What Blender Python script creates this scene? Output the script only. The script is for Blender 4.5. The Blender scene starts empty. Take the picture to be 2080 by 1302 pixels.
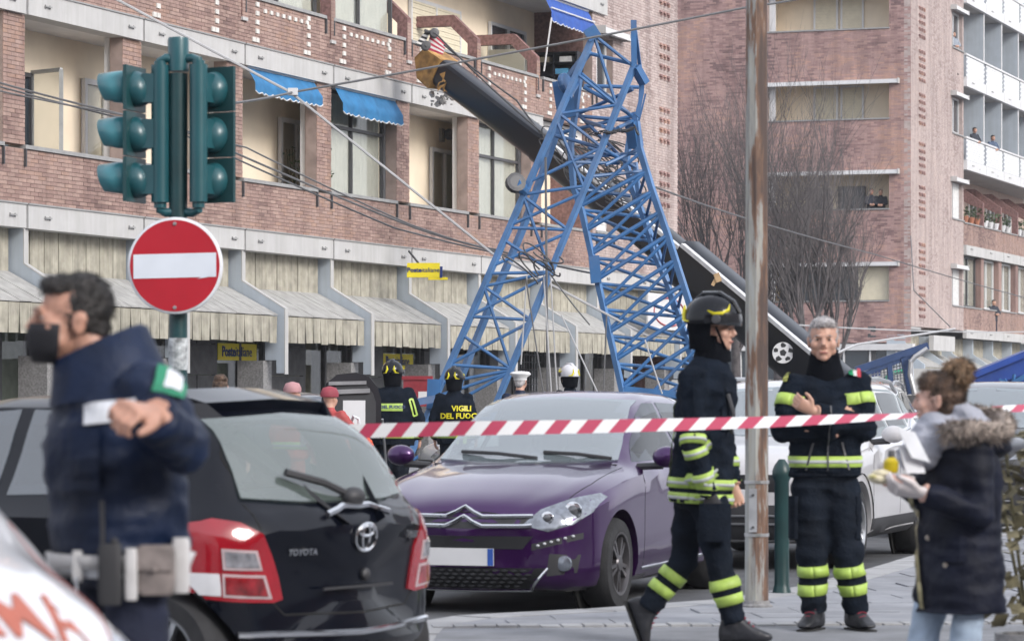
import bpy, bmesh, math, random
import numpy as np
from mathutils import Vector, Matrix, noise, geometry
from mathutils.bvhtree import BVHTree
R = random.Random(7)
V = Vector
sc = bpy.context.scene
COL = sc.collection
# ---------------------------------------------------------------- camera, sky, sun, exposure
FPX, HOR, CZ = 6500.0, 797.0, 1.48          # focal length and horizon measured on the 2080 px wide photograph
cam = bpy.data.cameras.new('camera'); camo = bpy.data.objects.new('camera', cam); COL.objects.link(camo)
camo.location = (0, 0, CZ); camo.rotation_euler = (math.radians(90), 0, 0)
cam.sensor_width = 36; cam.lens = 36*FPX/2080; cam.shift_y = (HOR-651)/2080
cam.clip_end = 3000; cam.clip_start = .5
cam.dof.use_dof = True; cam.dof.focus_distance = 42; cam.dof.aperture_fstop = 5.6
sc.camera = camo
SUN = V((.62, -.58, .48)).normalized()
el = math.asin(SUN.z); az = math.atan2(SUN.x, SUN.y)
w = bpy.data.worlds.new('World'); sc.world = w; w.use_nodes = True
nt = w.node_tree; bg = nt.nodes['Background']
sky = nt.nodes.new('ShaderNodeTexSky'); sky.sky_type = 'NISHITA'; sky.sun_disc = False
sky.sun_elevation = el; sky.sun_rotation = az; sky.dust_density = 4; sky.air_density = 1.2; sky.ozone_density = 1.0
hs = nt.nodes.new('ShaderNodeHueSaturation'); hs.inputs['Saturation'].default_value = .45
nt.links.new(sky.outputs[0], hs.inputs['Color']); cl = nt.nodes.new('ShaderNodeMixRGB'); cl.inputs['Fac'].default_value = .6; cl.inputs['Color2'].default_value = (6.0,6.25,7.0,1)   # thin even cloud over the clear sky
nt.links.new(hs.outputs[0], cl.inputs['Color1']); nt.links.new(cl.outputs[0], bg.inputs['Color'])
bg.inputs['Strength'].default_value = .15
sl = bpy.data.lights.new('sun', 'SUN'); slo = bpy.data.objects.new('sun', sl); COL.objects.link(slo)
sl.energy = 1.5; sl.angle = math.radians(20); sl.color = (1, .97, .94)
slo.rotation_euler = SUN.to_track_quat('Z', 'Y').to_euler()
sc.view_settings.view_transform = 'Standard'; sc.view_settings.look = 'None'
sc.view_settings.exposure = .68; sc.view_settings.gamma = 1
sc.render.engine = 'CYCLES'
sc.cycles.max_bounces = 6; sc.cycles.diffuse_bounces = 4; sc.cycles.glossy_bounces = 3
sc.cycles.transparent_max_bounces = 8; sc.cycles.sample_clamp_indirect = 6; sc.cycles.use_denoising = True

def P(u, v, Y):                              # photograph pixel at a known depth -> place in the world
    return V(((u-1040)/FPX*Y, Y, CZ-(v-HOR)/FPX*Y))
# ---------------------------------------------------------------- materials
MATS = {}
def mat(name, col, rough=.6, metal=0, var=.12, vs=6, bump=0, bs=40, coat=0, spec=None, ior=None, dirt=0, dirtcol=(.1,.09,.08), sss=0, alpha=1, sheen=0, streak=0):
    if name in MATS: return MATS[name]
    m = bpy.data.materials.new(name); m.use_nodes = True; t = m.node_tree; b = t.nodes['Principled BSDF']
    b.inputs['Roughness'].default_value = rough; b.inputs['Metallic'].default_value = metal
    if coat: b.inputs['Coat Weight'].default_value = coat; b.inputs['Coat Roughness'].default_value = .03
    if ior: b.inputs['IOR'].default_value = ior
    if spec is not None: b.inputs['Specular IOR Level'].default_value = spec
    if sss: b.inputs['Subsurface Weight'].default_value = sss; b.inputs['Subsurface Radius'].default_value = (.01,.004,.002)
    if sheen: b.inputs['Sheen Weight'].default_value = sheen
    tc = t.nodes.new('ShaderNodeTexCoord')
    n = t.nodes.new('ShaderNodeTexNoise'); n.inputs['Scale'].default_value = vs; n.inputs['Detail'].default_value = 6
    t.links.new(tc.outputs['Object'], n.inputs['Vector'])
    r = t.nodes.new('ShaderNodeValToRGB'); lo, hi = 1-var*1.6, 1+var*1.2
    r.color_ramp.elements[0].position = .3; r.color_ramp.elements[1].position = .7
    r.color_ramp.elements[0].color = (*[min(1, c*lo) for c in col], 1); r.color_ramp.elements[1].color = (*[min(1, c*hi) for c in col], 1)
    t.links.new(n.outputs['Fac'], r.inputs['Fac']); out = r.outputs['Color']
    if dirt:
        n2 = t.nodes.new('ShaderNodeTexNoise'); n2.inputs['Scale'].default_value = vs*.35; n2.inputs['Detail'].default_value = 9; n2.inputs['Roughness'].default_value = .7
        t.links.new(tc.outputs['Object'], n2.inputs['Vector'])
        r2 = t.nodes.new('ShaderNodeValToRGB'); r2.color_ramp.elements[0].position = .5; r2.color_ramp.elements[1].position = .72
        r2.color_ramp.elements[0].color = (0,0,0,1); r2.color_ramp.elements[1].color = (dirt,dirt,dirt,1)
        t.links.new(n2.outputs['Fac'], r2.inputs['Fac'])
        mx = t.nodes.new('ShaderNodeMixRGB'); t.links.new(r2.outputs['Color'], mx.inputs['Fac']); t.links.new(out, mx.inputs['Color1'])
        mx.inputs['Color2'].default_value = (*dirtcol, 1); out = mx.outputs['Color']
    if streak:      # rain streaks: noise drawn out along the vertical
        mp = t.nodes.new('ShaderNodeMapping'); mp.inputs['Scale'].default_value = (5,5,.35); t.links.new(tc.outputs['Object'], mp.inputs['Vector'])
        n4 = t.nodes.new('ShaderNodeTexNoise'); n4.inputs['Scale'].default_value = 1.6; n4.inputs['Detail'].default_value = 8; n4.inputs['Roughness'].default_value = .65; t.links.new(mp.outputs[0], n4.inputs['Vector'])
        r4 = t.nodes.new('ShaderNodeValToRGB'); r4.color_ramp.elements[0].position = .38; r4.color_ramp.elements[1].position = .62; k = 1-streak; r4.color_ramp.elements[0].color = (k,k,k*.98,1); r4.color_ramp.elements[1].color = (1,1,1,1)
        t.links.new(n4.outputs['Fac'], r4.inputs['Fac']); m4 = t.nodes.new('ShaderNodeMixRGB'); m4.blend_type = 'MULTIPLY'; m4.inputs['Fac'].default_value = 1; t.links.new(out, m4.inputs['Color1']); t.links.new(r4.outputs['Color'], m4.inputs['Color2']); out = m4.outputs['Color']
    t.links.new(out, b.inputs['Base Color'])
    if bump:
        n3 = t.nodes.new('ShaderNodeTexNoise'); n3.inputs['Scale'].default_value = bs; n3.inputs['Detail'].default_value = 4
        t.links.new(tc.outputs['Object'], n3.inputs['Vector'])
        bp = t.nodes.new('ShaderNodeBump'); bp.inputs['Strength'].default_value = bump; bp.inputs['Distance'].default_value = .02
        t.links.new(n3.outputs['Fac'], bp.inputs['Height']); t.links.new(bp.outputs['Normal'], b.inputs['Normal'])
    MATS[name] = m; return m
def brick_mat(name, cols, rough=.85):
    if name in MATS: return MATS[name]
    m = bpy.data.materials.new(name); m.use_nodes = True; t = m.node_tree; b = t.nodes['Principled BSDF']; b.inputs['Roughness'].default_value = rough
    g = t.nodes.new('ShaderNodeNewGeometry'); oi = t.nodes.new('ShaderNodeObjectInfo')
    a = t.nodes.new('ShaderNodeMath'); a.operation = 'ADD'; t.links.new(g.outputs['Random Per Island'], a.inputs[0]); t.links.new(oi.outputs['Random'], a.inputs[1])
    # patches of like bricks: low-frequency noise shifts the pick
    tc = t.nodes.new('ShaderNodeNewGeometry'); n = t.nodes.new('ShaderNodeTexNoise'); n.inputs['Scale'].default_value = .55; n.inputs['Detail'].default_value = 5
    t.links.new(tc.outputs['Position'], n.inputs['Vector'])
    f = t.nodes.new('ShaderNodeMath'); f.operation = 'FRACT'; t.links.new(a.outputs[0], f.inputs[0])
    mu = t.nodes.new('ShaderNodeMath'); mu.operation = 'MULTIPLY_ADD'; t.links.new(n.outputs['Fac'], mu.inputs[0]); mu.inputs[1].default_value = 1.5; mu.inputs[2].default_value = -.60
    ad = t.nodes.new('ShaderNodeMath'); ad.operation = 'MULTIPLY_ADD'; t.links.new(f.outputs[0], ad.inputs[0]); ad.inputs[1].default_value = .62; t.links.new(mu.outputs[0], ad.inputs[2])
    r = t.nodes.new('ShaderNodeValToRGB'); e = r.color_ramp.elements
    while len(e) < len(cols): e.new(.5)
    for i, c in enumerate(cols): e[i].position = i/(len(cols)-1); e[i].color = (*c, 1)
    t.links.new(ad.outputs[0], r.inputs['Fac'])
    n2 = t.nodes.new('ShaderNodeTexNoise'); n2.inputs['Scale'].default_value = 30; n2.inputs['Detail'].default_value = 4; t.links.new(tc.outputs['Position'], n2.inputs['Vector'])
    mx = t.nodes.new('ShaderNodeMixRGB'); mx.blend_type = 'OVERLAY'; mx.inputs['Fac'].default_value = .25; t.links.new(r.outputs['Color'], mx.inputs['Color1']); t.links.new(n2.outputs['Fac'], mx.inputs['Color2'])
    mp = t.nodes.new('ShaderNodeMapping'); mp.inputs['Scale'].default_value = (2.2,2.2,.22); t.links.new(tc.outputs['Position'], mp.inputs['Vector'])   # water streaks and soot
    n4 = t.nodes.new('ShaderNodeTexNoise'); n4.inputs['Scale'].default_value = 1.2; n4.inputs['Detail'].default_value = 9; n4.inputs['Roughness'].default_value = .68; t.links.new(mp.outputs[0], n4.inputs['Vector'])
    r4 = t.nodes.new('ShaderNodeValToRGB'); r4.color_ramp.elements[0].position = .36; r4.color_ramp.elements[1].position = .60; r4.color_ramp.elements[0].color = (.62,.60,.60,1); r4.color_ramp.elements[1].color = (1,1,1,1)
    t.links.new(n4.outputs['Fac'], r4.inputs['Fac']); m4 = t.nodes.new('ShaderNodeMixRGB'); m4.blend_type = 'MULTIPLY'; m4.inputs['Fac'].default_value = .8; t.links.new(mx.outputs['Color'], m4.inputs['Color1']); t.links.new(r4.outputs['Color'], m4.inputs['Color2'])
    t.links.new(m4.outputs['Color'], b.inputs['Base Color']); MATS[name] = m; return m
def glass_mat(name, tint=(.75,.82,.82), refl_ior=1.6, see=.6, base=(.03,.04,.045)):
    if name in MATS: return MATS[name]
    m = bpy.data.materials.new(name); m.use_nodes = True; t = m.node_tree; b = t.nodes['Principled BSDF']
    b.inputs['Base Color'].default_value = (*base, 1); b.inputs['Roughness'].default_value = .02; b.inputs['IOR'].default_value = refl_ior
    n = t.nodes.new('ShaderNodeTexNoise'); n.inputs['Scale'].default_value = 1.3; tc = t.nodes.new('ShaderNodeTexCoord'); t.links.new(tc.outputs['Object'], n.inputs['Vector'])
    bp = t.nodes.new('ShaderNodeBump'); bp.inputs['Strength'].default_value = .03; bp.inputs['Distance'].default_value = .05; t.links.new(n.outputs['Fac'], bp.inputs['Height']); t.links.new(bp.outputs['Normal'], b.inputs['Normal'])
    if see:
        tr = t.nodes.new('ShaderNodeBsdfTransparent'); tr.inputs['Color'].default_value = (*tint, 1)
        gl = t.nodes.new('ShaderNodeBsdfGlossy'); gl.inputs['Roughness'].default_value = .02; t.links.new(bp.outputs['Normal'], gl.inputs['Normal'])
        lw = t.nodes.new('ShaderNodeLayerWeight'); lw.inputs['Blend'].default_value = .5; pw = t.nodes.new('ShaderNodeMath'); pw.operation = 'POWER'; t.links.new(lw.outputs['Facing'], pw.inputs[0]); pw.inputs[1].default_value = 5
        f0 = ((refl_ior-1)/(refl_ior+1))**2; fr = t.nodes.new('ShaderNodeMath'); fr.operation = 'MULTIPLY_ADD'; t.links.new(pw.outputs[0], fr.inputs[0]); fr.inputs[1].default_value = 1-f0; fr.inputs[2].default_value = f0
        mx0 = t.nodes.new('ShaderNodeMixShader'); mx0.inputs['Fac'].default_value = see
        di = t.nodes.new('ShaderNodeBsdfDiffuse'); di.inputs['Color'].default_value = (*base, 1)
        t.links.new(di.outputs[0], mx0.inputs[1]); t.links.new(tr.outputs[0], mx0.inputs[2])
        mx = t.nodes.new('ShaderNodeMixShader'); t.links.new(fr.outputs[0], mx.inputs['Fac']); t.links.new(mx0.outputs[0], mx.inputs[1]); t.links.new(gl.outputs[0], mx.inputs[2])
        t.links.new(mx.outputs[0], t.nodes['Material Output'].inputs['Surface'])
    MATS[name] = m; return m
# ---------------------------------------------------------------- mesh collecting
class MB:
    def __init__(s): s.v = []; s.f = []
    def add(s, vs, fs):
        k = len(s.v); s.v += [tuple(p) for p in vs]; s.f += [tuple(i+k for i in q) for q in fs]
    def obox(s, o, a, b, c):
        o, a, b, c = V(o), V(a), V(b), V(c)
        s.add([o, o+a, o+a+b, o+b, o+c, o+a+c, o+a+b+c, o+b+c], [(3,2,1,0),(4,5,6,7),(0,1,5,4),(1,2,6,5),(2,3,7,6),(3,0,4,7)])
    def box(s, c, sz, rot=None):
        c = V(c); h = [V((sz[0],0,0)), V((0,sz[1],0)), V((0,0,sz[2]))]
        if rot is not None: h = [rot @ q for q in h]
        s.obox(c-(h[0]+h[1]+h[2])/2, *h)
    def ring_loft(s, rings, cap=True, closed=True):
        n = len(rings[0]); k = len(s.v); vs = [p for r in rings for p in r]; fs = []
        for i in range(len(rings)-1):
            for j in range(n if closed else n-1):
                a = i*n+j; b = i*n+(j+1) % n; fs.append((a, b, b+n, a+n))
        if cap: fs.append(tuple(range(n-1, -1, -1))); fs.append(tuple(range((len(rings)-1)*n, len(rings)*n)))
        s.add(vs, fs)
    def tube(s, pts, r, n=8, cap=True, flat=1.0, up=None):
        pts = [V(p) for p in pts]; rs = r if isinstance(r, (list, tuple)) else [r]*len(pts); rings = []; pn = None
        for i, p in enumerate(pts):
            d = (pts[min(i+1, len(pts)-1)]-pts[max(i-1, 0)])
            d = d.normalized() if d.length > 1e-9 else V((0,0,1))
            if pn is None:
                q = V(up) if up is not None else (V((0,0,1)) if abs(d.z) < .9 else V((1,0,0))); pn = (q-d*q.dot(d)).normalized()
            else:
                pn = pn-d*pn.dot(d); pn = pn.normalized() if pn.length > 1e-6 else d.orthogonal().normalized()
            b = d.cross(pn)
            rings.append([p+(pn*math.cos(2*math.pi*j/n)+b*math.sin(2*math.pi*j/n)*flat)*rs[i] for j in range(n)])
        s.ring_loft(rings, cap)
    def bar(s, a, b, w, h=None, up=(0,0,1)):
        a, b = V(a), V(b); d = (b-a).normalized(); u = V(up); u = u-d*u.dot(d)
        u = u.normalized() if u.length > 1e-4 else d.orthogonal().normalized(); q = d.cross(u); h = h or w
        s.obox(a-u*h/2-q*w/2, b-a, q*w, u*h)
    def prism(s, poly, ext):
        ext = V(ext); poly = [V(p) for p in poly]; n = len(poly)
        s.add(poly+[p+ext for p in poly], [tuple(range(n-1,-1,-1)), tuple(range(n, 2*n))]+[(i, (i+1) % n, n+(i+1) % n, n+i) for i in range(n)])
    def lathe(s, prof, c, axis=(0,0,1), n=24, cap=True):
        ax = V(axis).normalized(); a = ax.orthogonal().normalized(); b = ax.cross(a); c = V(c)
        s.ring_loft([[c+ax*h+(a*math.cos(2*math.pi*j/n)+b*math.sin(2*math.pi*j/n))*max(r, 1e-4) for j in range(n)] for r, h in prof], cap)
    def ball(s, c, r, nu=14, nv=9, rot=None):
        c = V(c); r = (r, r, r) if isinstance(r, (int, float)) else r; rings = []
        for i in range(nv):
            th = -math.pi/2+math.pi*(i+.5)/nv if False else -math.pi/2+math.pi*(i/(nv-1)*.98+.01); rg = []
            for j in range(nu):
                p = V((r[0]*math.cos(th)*math.cos(2*math.pi*j/nu), r[1]*math.cos(th)*math.sin(2*math.pi*j/nu), r[2]*math.sin(th)))
                rg.append(c+(rot @ p if rot is not None else p))
            rings.append(rg)
        s.ring_loft(rings)
    def mesh(s, name):
        me = bpy.data.meshes.new(name); me.from_pydata(s.v, [], s.f); me.update(); return me
    def obj(s, name, m, parent=None, smooth=False, ang=40):
        return link(name, s.mesh(name), m, parent, smooth, ang)
def shade(me, ang=40):
    me.polygons.foreach_set('use_smooth', [True]*len(me.polygons))
    if ang < 180: me.set_sharp_from_angle(angle=math.radians(ang))
def root_mat(o): return Matrix.LocRotScale(o.location, o.rotation_euler, o.scale)
def setpar(o, p):
    if p is not None:
        o.parent = p
def link(name, me, m, parent=None, smooth=False, ang=40):
    if m is not None and not me.materials: me.materials.append(m)
    if smooth: shade(me, ang)
    o = bpy.data.objects.new(name, me); COL.objects.link(o)
    if parent is not None:
        o.parent = parent; q = parent; M = Matrix()
        while q is not None: M = M @ q.get('_inv', None) if False else M; q = q.parent
        o.matrix_parent_inverse = world(parent).inverted()
    return o
def world(o):
    M = root_mat(o)
    if o.parent is not None: M = world(o.parent) @ o.matrix_parent_inverse @ M
    return M
def tag(o, label=None, cat=None, group=None, kind=None):
    if label: o['label'] = label
    if cat: o['category'] = cat
    if group: o['group'] = group
    if kind: o['kind'] = kind
    return o
def thing(name, label, cat, loc=(0,0,0), rz=0, group=None):
    o = bpy.data.objects.new(name, None); COL.objects.link(o); o.location = loc; o.rotation_euler = (0,0,rz); o.empty_display_size = .2
    return tag(o, label, cat, group)
def copy_tree(o, M, parent=None, label=None):   # a thing or part with its children, moved by M (world matrix)
    c = o.copy(); COL.objects.link(c)
    if parent is None: c.matrix_basis = M @ root_mat(o)
    else: c.parent = parent
    for ch in [x for x in COL.objects if x.parent is o]: copy_tree(ch, M, c)
    if label: c['label'] = label
    return c
def evalmesh(o):
    dg = bpy.context.evaluated_depsgraph_get(); me = bpy.data.meshes.new_from_object(o.evaluated_get(dg)); return me
def remesh(mb, name, voxel=.015, smooth=6, wr=0, wf=9, seed=0, boolean=None):
    me = mb.mesh(name); o = bpy.data.objects.new(name, me); COL.objects.link(o)
    r = o.modifiers.new('r', 'REMESH'); r.mode = 'VOXEL'; r.voxel_size = voxel
    if smooth: s = o.modifiers.new('s', 'SMOOTH'); s.factor = .5; s.iterations = smooth
    out = evalmesh(o); bpy.data.objects.remove(o); bpy.data.meshes.remove(me)
    if wr:
        out.update()
        co = [v.co.copy() for v in out.vertices]; no = [v.normal.copy() for v in out.vertices]
        for v, p, n in zip(out.vertices, co, no):
            q = V((p.x*wf*.6+seed, p.y*wf*.6, p.z*wf))
            v.co = p+n*wr*(noise.noise(q)*1.0+noise.noise(q*2.3)*.5-abs(noise.noise(V((q.x*.8,q.y*.8,q.z*1.9))+V((3,1,7))))*1.6-abs(noise.noise(V((q.x*2.2,q.y*2.2,q.z*.9))+V((9,4,2))))*.8)
    out.name = name; shade(out, 180); return out
def bvh_of(me): return BVHTree.FromPolygons([v.co for v in me.vertices], [tuple(p.vertices) for p in me.polygons])
def conform(name, poly, to3, d, bvh, m, parent, off=.004, thick=.01, step=.06, maxd=4, smooth=True):
    """a panel cut to a 2-D outline and laid on a body: outline points are sent along d until they meet it"""
    poly = [V((p[0], p[1])) for p in poly]; xs = [p.x for p in poly]; ys = [p.y for p in poly]
    # refine outline
    pl = []
    for i, p in enumerate(poly):
        q = poly[(i+1) % len(poly)]; k = max(1, int((q-p).length/step))
        pl += [p.lerp(q, j/k) for j in range(k)]
    pts = list(pl); edges = [(i, (i+1) % len(pl)) for i in range(len(pl))]
    def inside(x, y):
        c = False
        for i in range(len(pl)):
            a, b = pl[i], pl[i-1]
            if (a.y > y) != (b.y > y) and x < (b.x-a.x)*(y-a.y)/(b.y-a.y+1e-12)+a.x: c = not c
        return c
    def dmin(x, y): return min((p-V((x, y))).length for p in pl)
    x = min(xs)+step/2
    while x < max(xs):
        y = min(ys)+step/2
        while y < max(ys):
            if inside(x, y) and dmin(x, y) > step*.4: pts.append(V((x, y)))
            y += step
        x += step
    r = geometry.delaunay_2d_cdt(pts, edges, [], 1, 1e-6)
    d = V(d).normalized(); vs = []; ok = []; lastn = -d
    for p in r[0]:
        o = V(to3(p.x, p.y)); h = bvh.ray_cast(o, d, maxd)
        if h[0] is None:
            h2 = bvh.find_nearest(o+d*.5); h = h2
        n = h[1] if h[1].dot(d) < 0 else -h[1]
        vs.append((h[0], n))
    out = [tuple(p+n*(off)) for p, n in vs]; inn = [tuple(p+n*(off-thick)) for p, n in vs]
    k = len(out); fs = []; cnt = {}
    for f in r[2]:
        f = list(f); a, b, c = (V(out[f[0]]), V(out[f[1]]), V(out[f[2]]))
        if (b-a).cross(c-a).dot(d) > 0: f = f[::-1]
        fs.append(tuple(f))
        for i in range(len(f)): cnt[(f[i], f[(i+1) % len(f)])] = 1
    for (a, b) in list(cnt):
        if (b, a) not in cnt: fs.append((b, a, a+k, b+k))
    mb = MB(); mb.v = out+inn; mb.f = fs
    return mb.obj(name, m, parent, smooth, 35)
def text_mb(s, size, ext=.004, offset=0, sx=1):
    c = bpy.data.curves.new('t', 'FONT'); c.body = s; c.size = size; c.extrude = ext; c.offset = offset; c.align_x = 'CENTER'; c.align_y = 'CENTER'; c.resolution_u = 2
    o = bpy.data.objects.new('t', c); COL.objects.link(o); me = evalmesh(o); mb = MB()
    mb.v = [(v.co.x*sx, v.co.y, v.co.z) for v in me.vertices]; mb.f = [tuple(p.vertices) for p in me.polygons]
    bpy.data.objects.remove(o); return mb
def place_text(s, size, o, ax, ay, name, m, parent, ext=.004, offset=0, sx=1, mirror=False):
    mb = text_mb(s, size, ext, offset, sx); ax, ay, o = V(ax).normalized(), V(ay).normalized(), V(o); az = ax.cross(ay)
    mb.v = [tuple(o+ax*(-p[0] if mirror else p[0])+ay*p[1]+az*p[2]) for p in mb.v]
    return mb.obj(name, m, parent)
# ---------------------------------------------------------------- the setting: ground
asphalt = mat('asphalt', (.085,.088,.095), .85, var=.18, vs=2.5, bump=.25, bs=120, dirt=.35, dirtcol=(.13,.13,.135))
paving = mat('paving', (.25,.257,.278), .8, var=.14, vs=3, bump=.2, bs=60, dirt=.75, dirtcol=(.14,.142,.15))
kerbst = mat('kerb stone', (.33,.33,.335), .75, var=.12, vs=5, bump=.15, bs=50, dirt=.3)
g = MB(); g.obox((-300,-60,-.5), (600,0,0), (0,560,0), (0,0,.5)); tag(g.obj('road', asphalt), kind='structure')
E = V((.3394,.9407,0)).normalized(); N = V((E.y,-E.x,0)); Z = V((0,0,1))
class Fr:
    def __init__(s, O, e, n): s.O, s.e, s.n = V(O), V(e), V(n); s.h = n.cross(e).z > 0
    def p(s, t, w, z): return s.O+s.e*t+s.n*w+V((0,0,z))
    def box(s, mb, t0, t1, w0, w1, z0, z1):
        a, b = s.n*(w1-w0), s.e*(t1-t0)
        mb.obox(s.p(t0,w0,z0), *((a, b) if s.h else (b, a)), Z*(z1-z0))
F1 = Fr((-24.5,0,0), E, N)
# pavement: a slab whose far kerb rounds the corner, an asphalt apron on the near side
PZ = .13
edge = [(-.75,5),(-.72,17.2),(-.66,18.6),(-.35,19.35),(.45,19.95),(1.35,20.9),(2.05,22.4),(2.75,24.6),(3.35,26.6),(4.3,30),(5.6,34.4),(9.2,45)]
def offs(pl, d):
    o = []
    for i, p in enumerate(pl):
        a = V(pl[max(i-1,0)]); b = V(pl[min(i+1,len(pl)-1)]); t = (b-a).normalized(); o.append(V(p)+V((t.y,-t.x))*d)
    return o
inner = offs([V((x,y)) for x, y in edge], .28)
pv = MB(); poly = [V((p.x,p.y,0)) for p in inner]+[V((40,45,0)),V((40,5,0))]
pv.prism([p+V((0,0,-.02)) for p in poly], (0,0,PZ+.02)); pave = tag(pv.obj('pavement', paving), kind='structure')
# kerb stones, one by one
k = 0
for i in range(len(edge)-1):
    a, b = V(edge[i]), V(edge[i+1]); c, d = inner[i], inner[i+1]; L = (b-a).length; n = max(1, round(L/.9))
    for j in range(n):
        q = [a.lerp(b,(j+.01)/n), c.lerp(d,(j+.01)/n), c.lerp(d,(j+.985)/n), a.lerp(b,(j+.985)/n)]
        if q[0].y > 40 or q[0].y < 15.5: continue
        m = MB(); m.prism([V((x.x,x.y,-.02)) for x in q][::-1], (0,0,PZ+.024+R.uniform(-.003,.003))); m.obj('kerb_stone', kerbst, pave)
# paving slabs near the camera are pieces of their own
jl = V((1,.10,0)).normalized(); jt = V((-.10,1,0)).normalized(); cnt = 0
def in_edge(p):
    c = False; pl = [V((q.x,q.y)) for q in inner]+[V((40,45)),V((40,5))]
    for i in range(len(pl)):
        a, b = pl[i], pl[i-1]
        if (a.y > p.y) != (b.y > p.y) and p.x < (b.x-a.x)*(p.y-a.y)/(b.y-a.y)+a.x: c = not c
    return c
slabm = MB()
for r_ in range(0, 26):
    for c_ in range(-3, 22):
        o = V((.0,18.55,0))+jl*(c_*.62+(r_%2)*.31)+jt*(r_*.42)
        q = [o, o+jl*.61, o+jl*.61+jt*.41, o+jt*.41]
        if not all(in_edge(x) for x in q): continue
        s = MB(); hz = PZ+.006+R.uniform(-.003,.004); s.prism([x+V((0,0,PZ-.01)) for x in q], (0,0,hz-PZ+.01))
        if cnt < 290: s.obj('paving_slab', paving, pave); cnt += 1
        else: slabm.add(s.v, s.f)
if slabm.v: tag(slabm.obj('paving_slabs', paving, pave), kind='stuff')
# small stone setts along the apron
for i in range(60):
    o = V((-.45,18.32,PZ-.02))+jl*(i*.125); q = [o, o+jl*.112+jt*R.uniform(-.01,.01), o+jl*.112+jt*.17, o+jt*.17]
    s = MB(); s.prism(q, (0,0,.028+R.uniform(0,.008))); s.obj('stone_sett', kerbst, pave)
ap = MB(); ap.prism([V((-.42,5,PZ)), V((30,5,PZ)), V((30,21.3,PZ)), V((-.42,18.25,PZ))], (0,0,.003)); tag(ap.obj('apron_asphalt', mat('apron', (.20,.206,.222), .85, var=.16, vs=3, bump=.3, bs=120, dirt=.6, dirtcol=(.10,.10,.105)), pave), kind=None)
# pavement along the far building
pv2 = MB(); F1.box(pv2, 20, 140, -1.6, 2.6, -.02, .12); tag(pv2.obj('far_pavement', paving), kind='structure')
# ---------------------------------------------------------------- materials of the buildings
BR1 = brick_mat('brick pale', [(.20,.128,.115),(.29,.190,.166),(.335,.228,.197),(.38,.265,.228),(.35,.225,.18),(.42,.28,.215)])
BR2 = brick_mat('brick dark', [(.20,.125,.125),(.32,.20,.19),(.385,.25,.235),(.43,.285,.26),(.49,.30,.245),(.53,.34,.265)])
BRP = brick_mat('brick hazed lilac', [(.34,.265,.25),(.42,.335,.315),(.47,.385,.365),(.50,.415,.395),(.48,.385,.355),(.54,.44,.41)])  # paler copy of the brick, distance haze put into its colour
mortar = mat('mortar', (.31,.24,.215), .95, var=.15, vs=4)
cream = mat('cream render', (.80,.69,.54), .9, var=.05, vs=1.5, dirt=.15, dirtcol=(.6,.5,.38))
offw = mat('painted concrete', (.47,.465,.465), .75, var=.05, vs=2, dirt=.35, dirtcol=(.34,.335,.335), streak=.09)
fincol = mat('grey painted fin', (.40,.45,.51), .65, var=.05, vs=2, dirt=.2, dirtcol=(.30,.34,.39), streak=.08)
slatm = mat('weathered board', (.40,.375,.31), .85, var=.16, vs=5, dirt=.6, dirtcol=(.22,.205,.18), streak=.25)
slats2 = mat('weathered slope board', (.38,.375,.365), .8, var=.12, vs=5, dirt=.45, dirtcol=(.28,.275,.27), streak=.15)
dgrey = mat('dark metal', (.06,.06,.065), .5, var=.1)
sillm = mat('grey sill', (.28,.28,.28), .6, var=.1, vs=8)
granite = mat('granite', (.24,.235,.235), .6, var=.22, vs=30, dirt=.4, dirtcol=(.14,.14,.14))
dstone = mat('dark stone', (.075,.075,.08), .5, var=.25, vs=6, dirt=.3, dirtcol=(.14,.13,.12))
whitep = mat('white paint', (.60,.60,.61), .45, var=.04, vs=4, dirt=.15, dirtcol=(.55,.55,.55))
glassw = glass_mat('window glass', tint=(.95,.96,.95), refl_ior=1.5, see=.9, base=(.05,.06,.06))
glassd = glass_mat('dark window glass', refl_ior=1.6, see=.0, base=(.03,.04,.05))
curt = mat('curtain', (.78,.76,.68), .9, var=.05, vs=3)
bluefab = mat('blue awning cloth', (.024,.155,.34), .8, var=.12, vs=5, bump=.1, bs=200)
# ---------------------------------------------------------------- bricks
BL, BH, JT = .25, .066, .009
def bricks(t0, t1, z0, z1, holes=(), bl=BL, bh=BH):
    out = []; nr = int(round((z1-z0)/bh)); bh = (z1-z0)/nr
    for r in range(nr):
        a = z0+r*bh; b = a+bh-JT; x = t0-(bl/2 if r % 2 else 0)
        while x < t1-1e-3:
            s, e_ = max(x, t0), min(x+bl-JT, t1); x += bl
            for h in holes:
                if b > h[2] and a < h[3]:
                    if s >= h[0]-1e-4 and e_ <= h[1]+1e-4: s = e_; break
                    if s < h[0] < e_: e_ = h[0]
                    elif s < h[1] < e_: s = h[1]
            if e_-s > .03: out.append((s, e_, a, b))
    return out
def brick_mesh(name, fr, L, w, m, par, d=.013):
    v = []; f = []
    for (s, e_, a, b) in L:
        k = len(v); ww = w+R.uniform(-.003, .003)
        for q in ((s,w-d,a),(e_,w-d,a),(e_,w-d,b),(s,w-d,b),(s,ww,a),(e_,ww,a),(e_,ww,b),(s,ww,b)): v.append(tuple(fr.p(*q)))
        f += [(k+4,k+5,k+6,k+7),(k,k+1,k+5,k+4),(k+1,k+2,k+6,k+5),(k+2,k+3,k+7,k+6),(k+3,k,k+4,k+7)]
    mb = MB(); mb.v = v; mb.f = f; return mb.obj(name, m, par)
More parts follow.
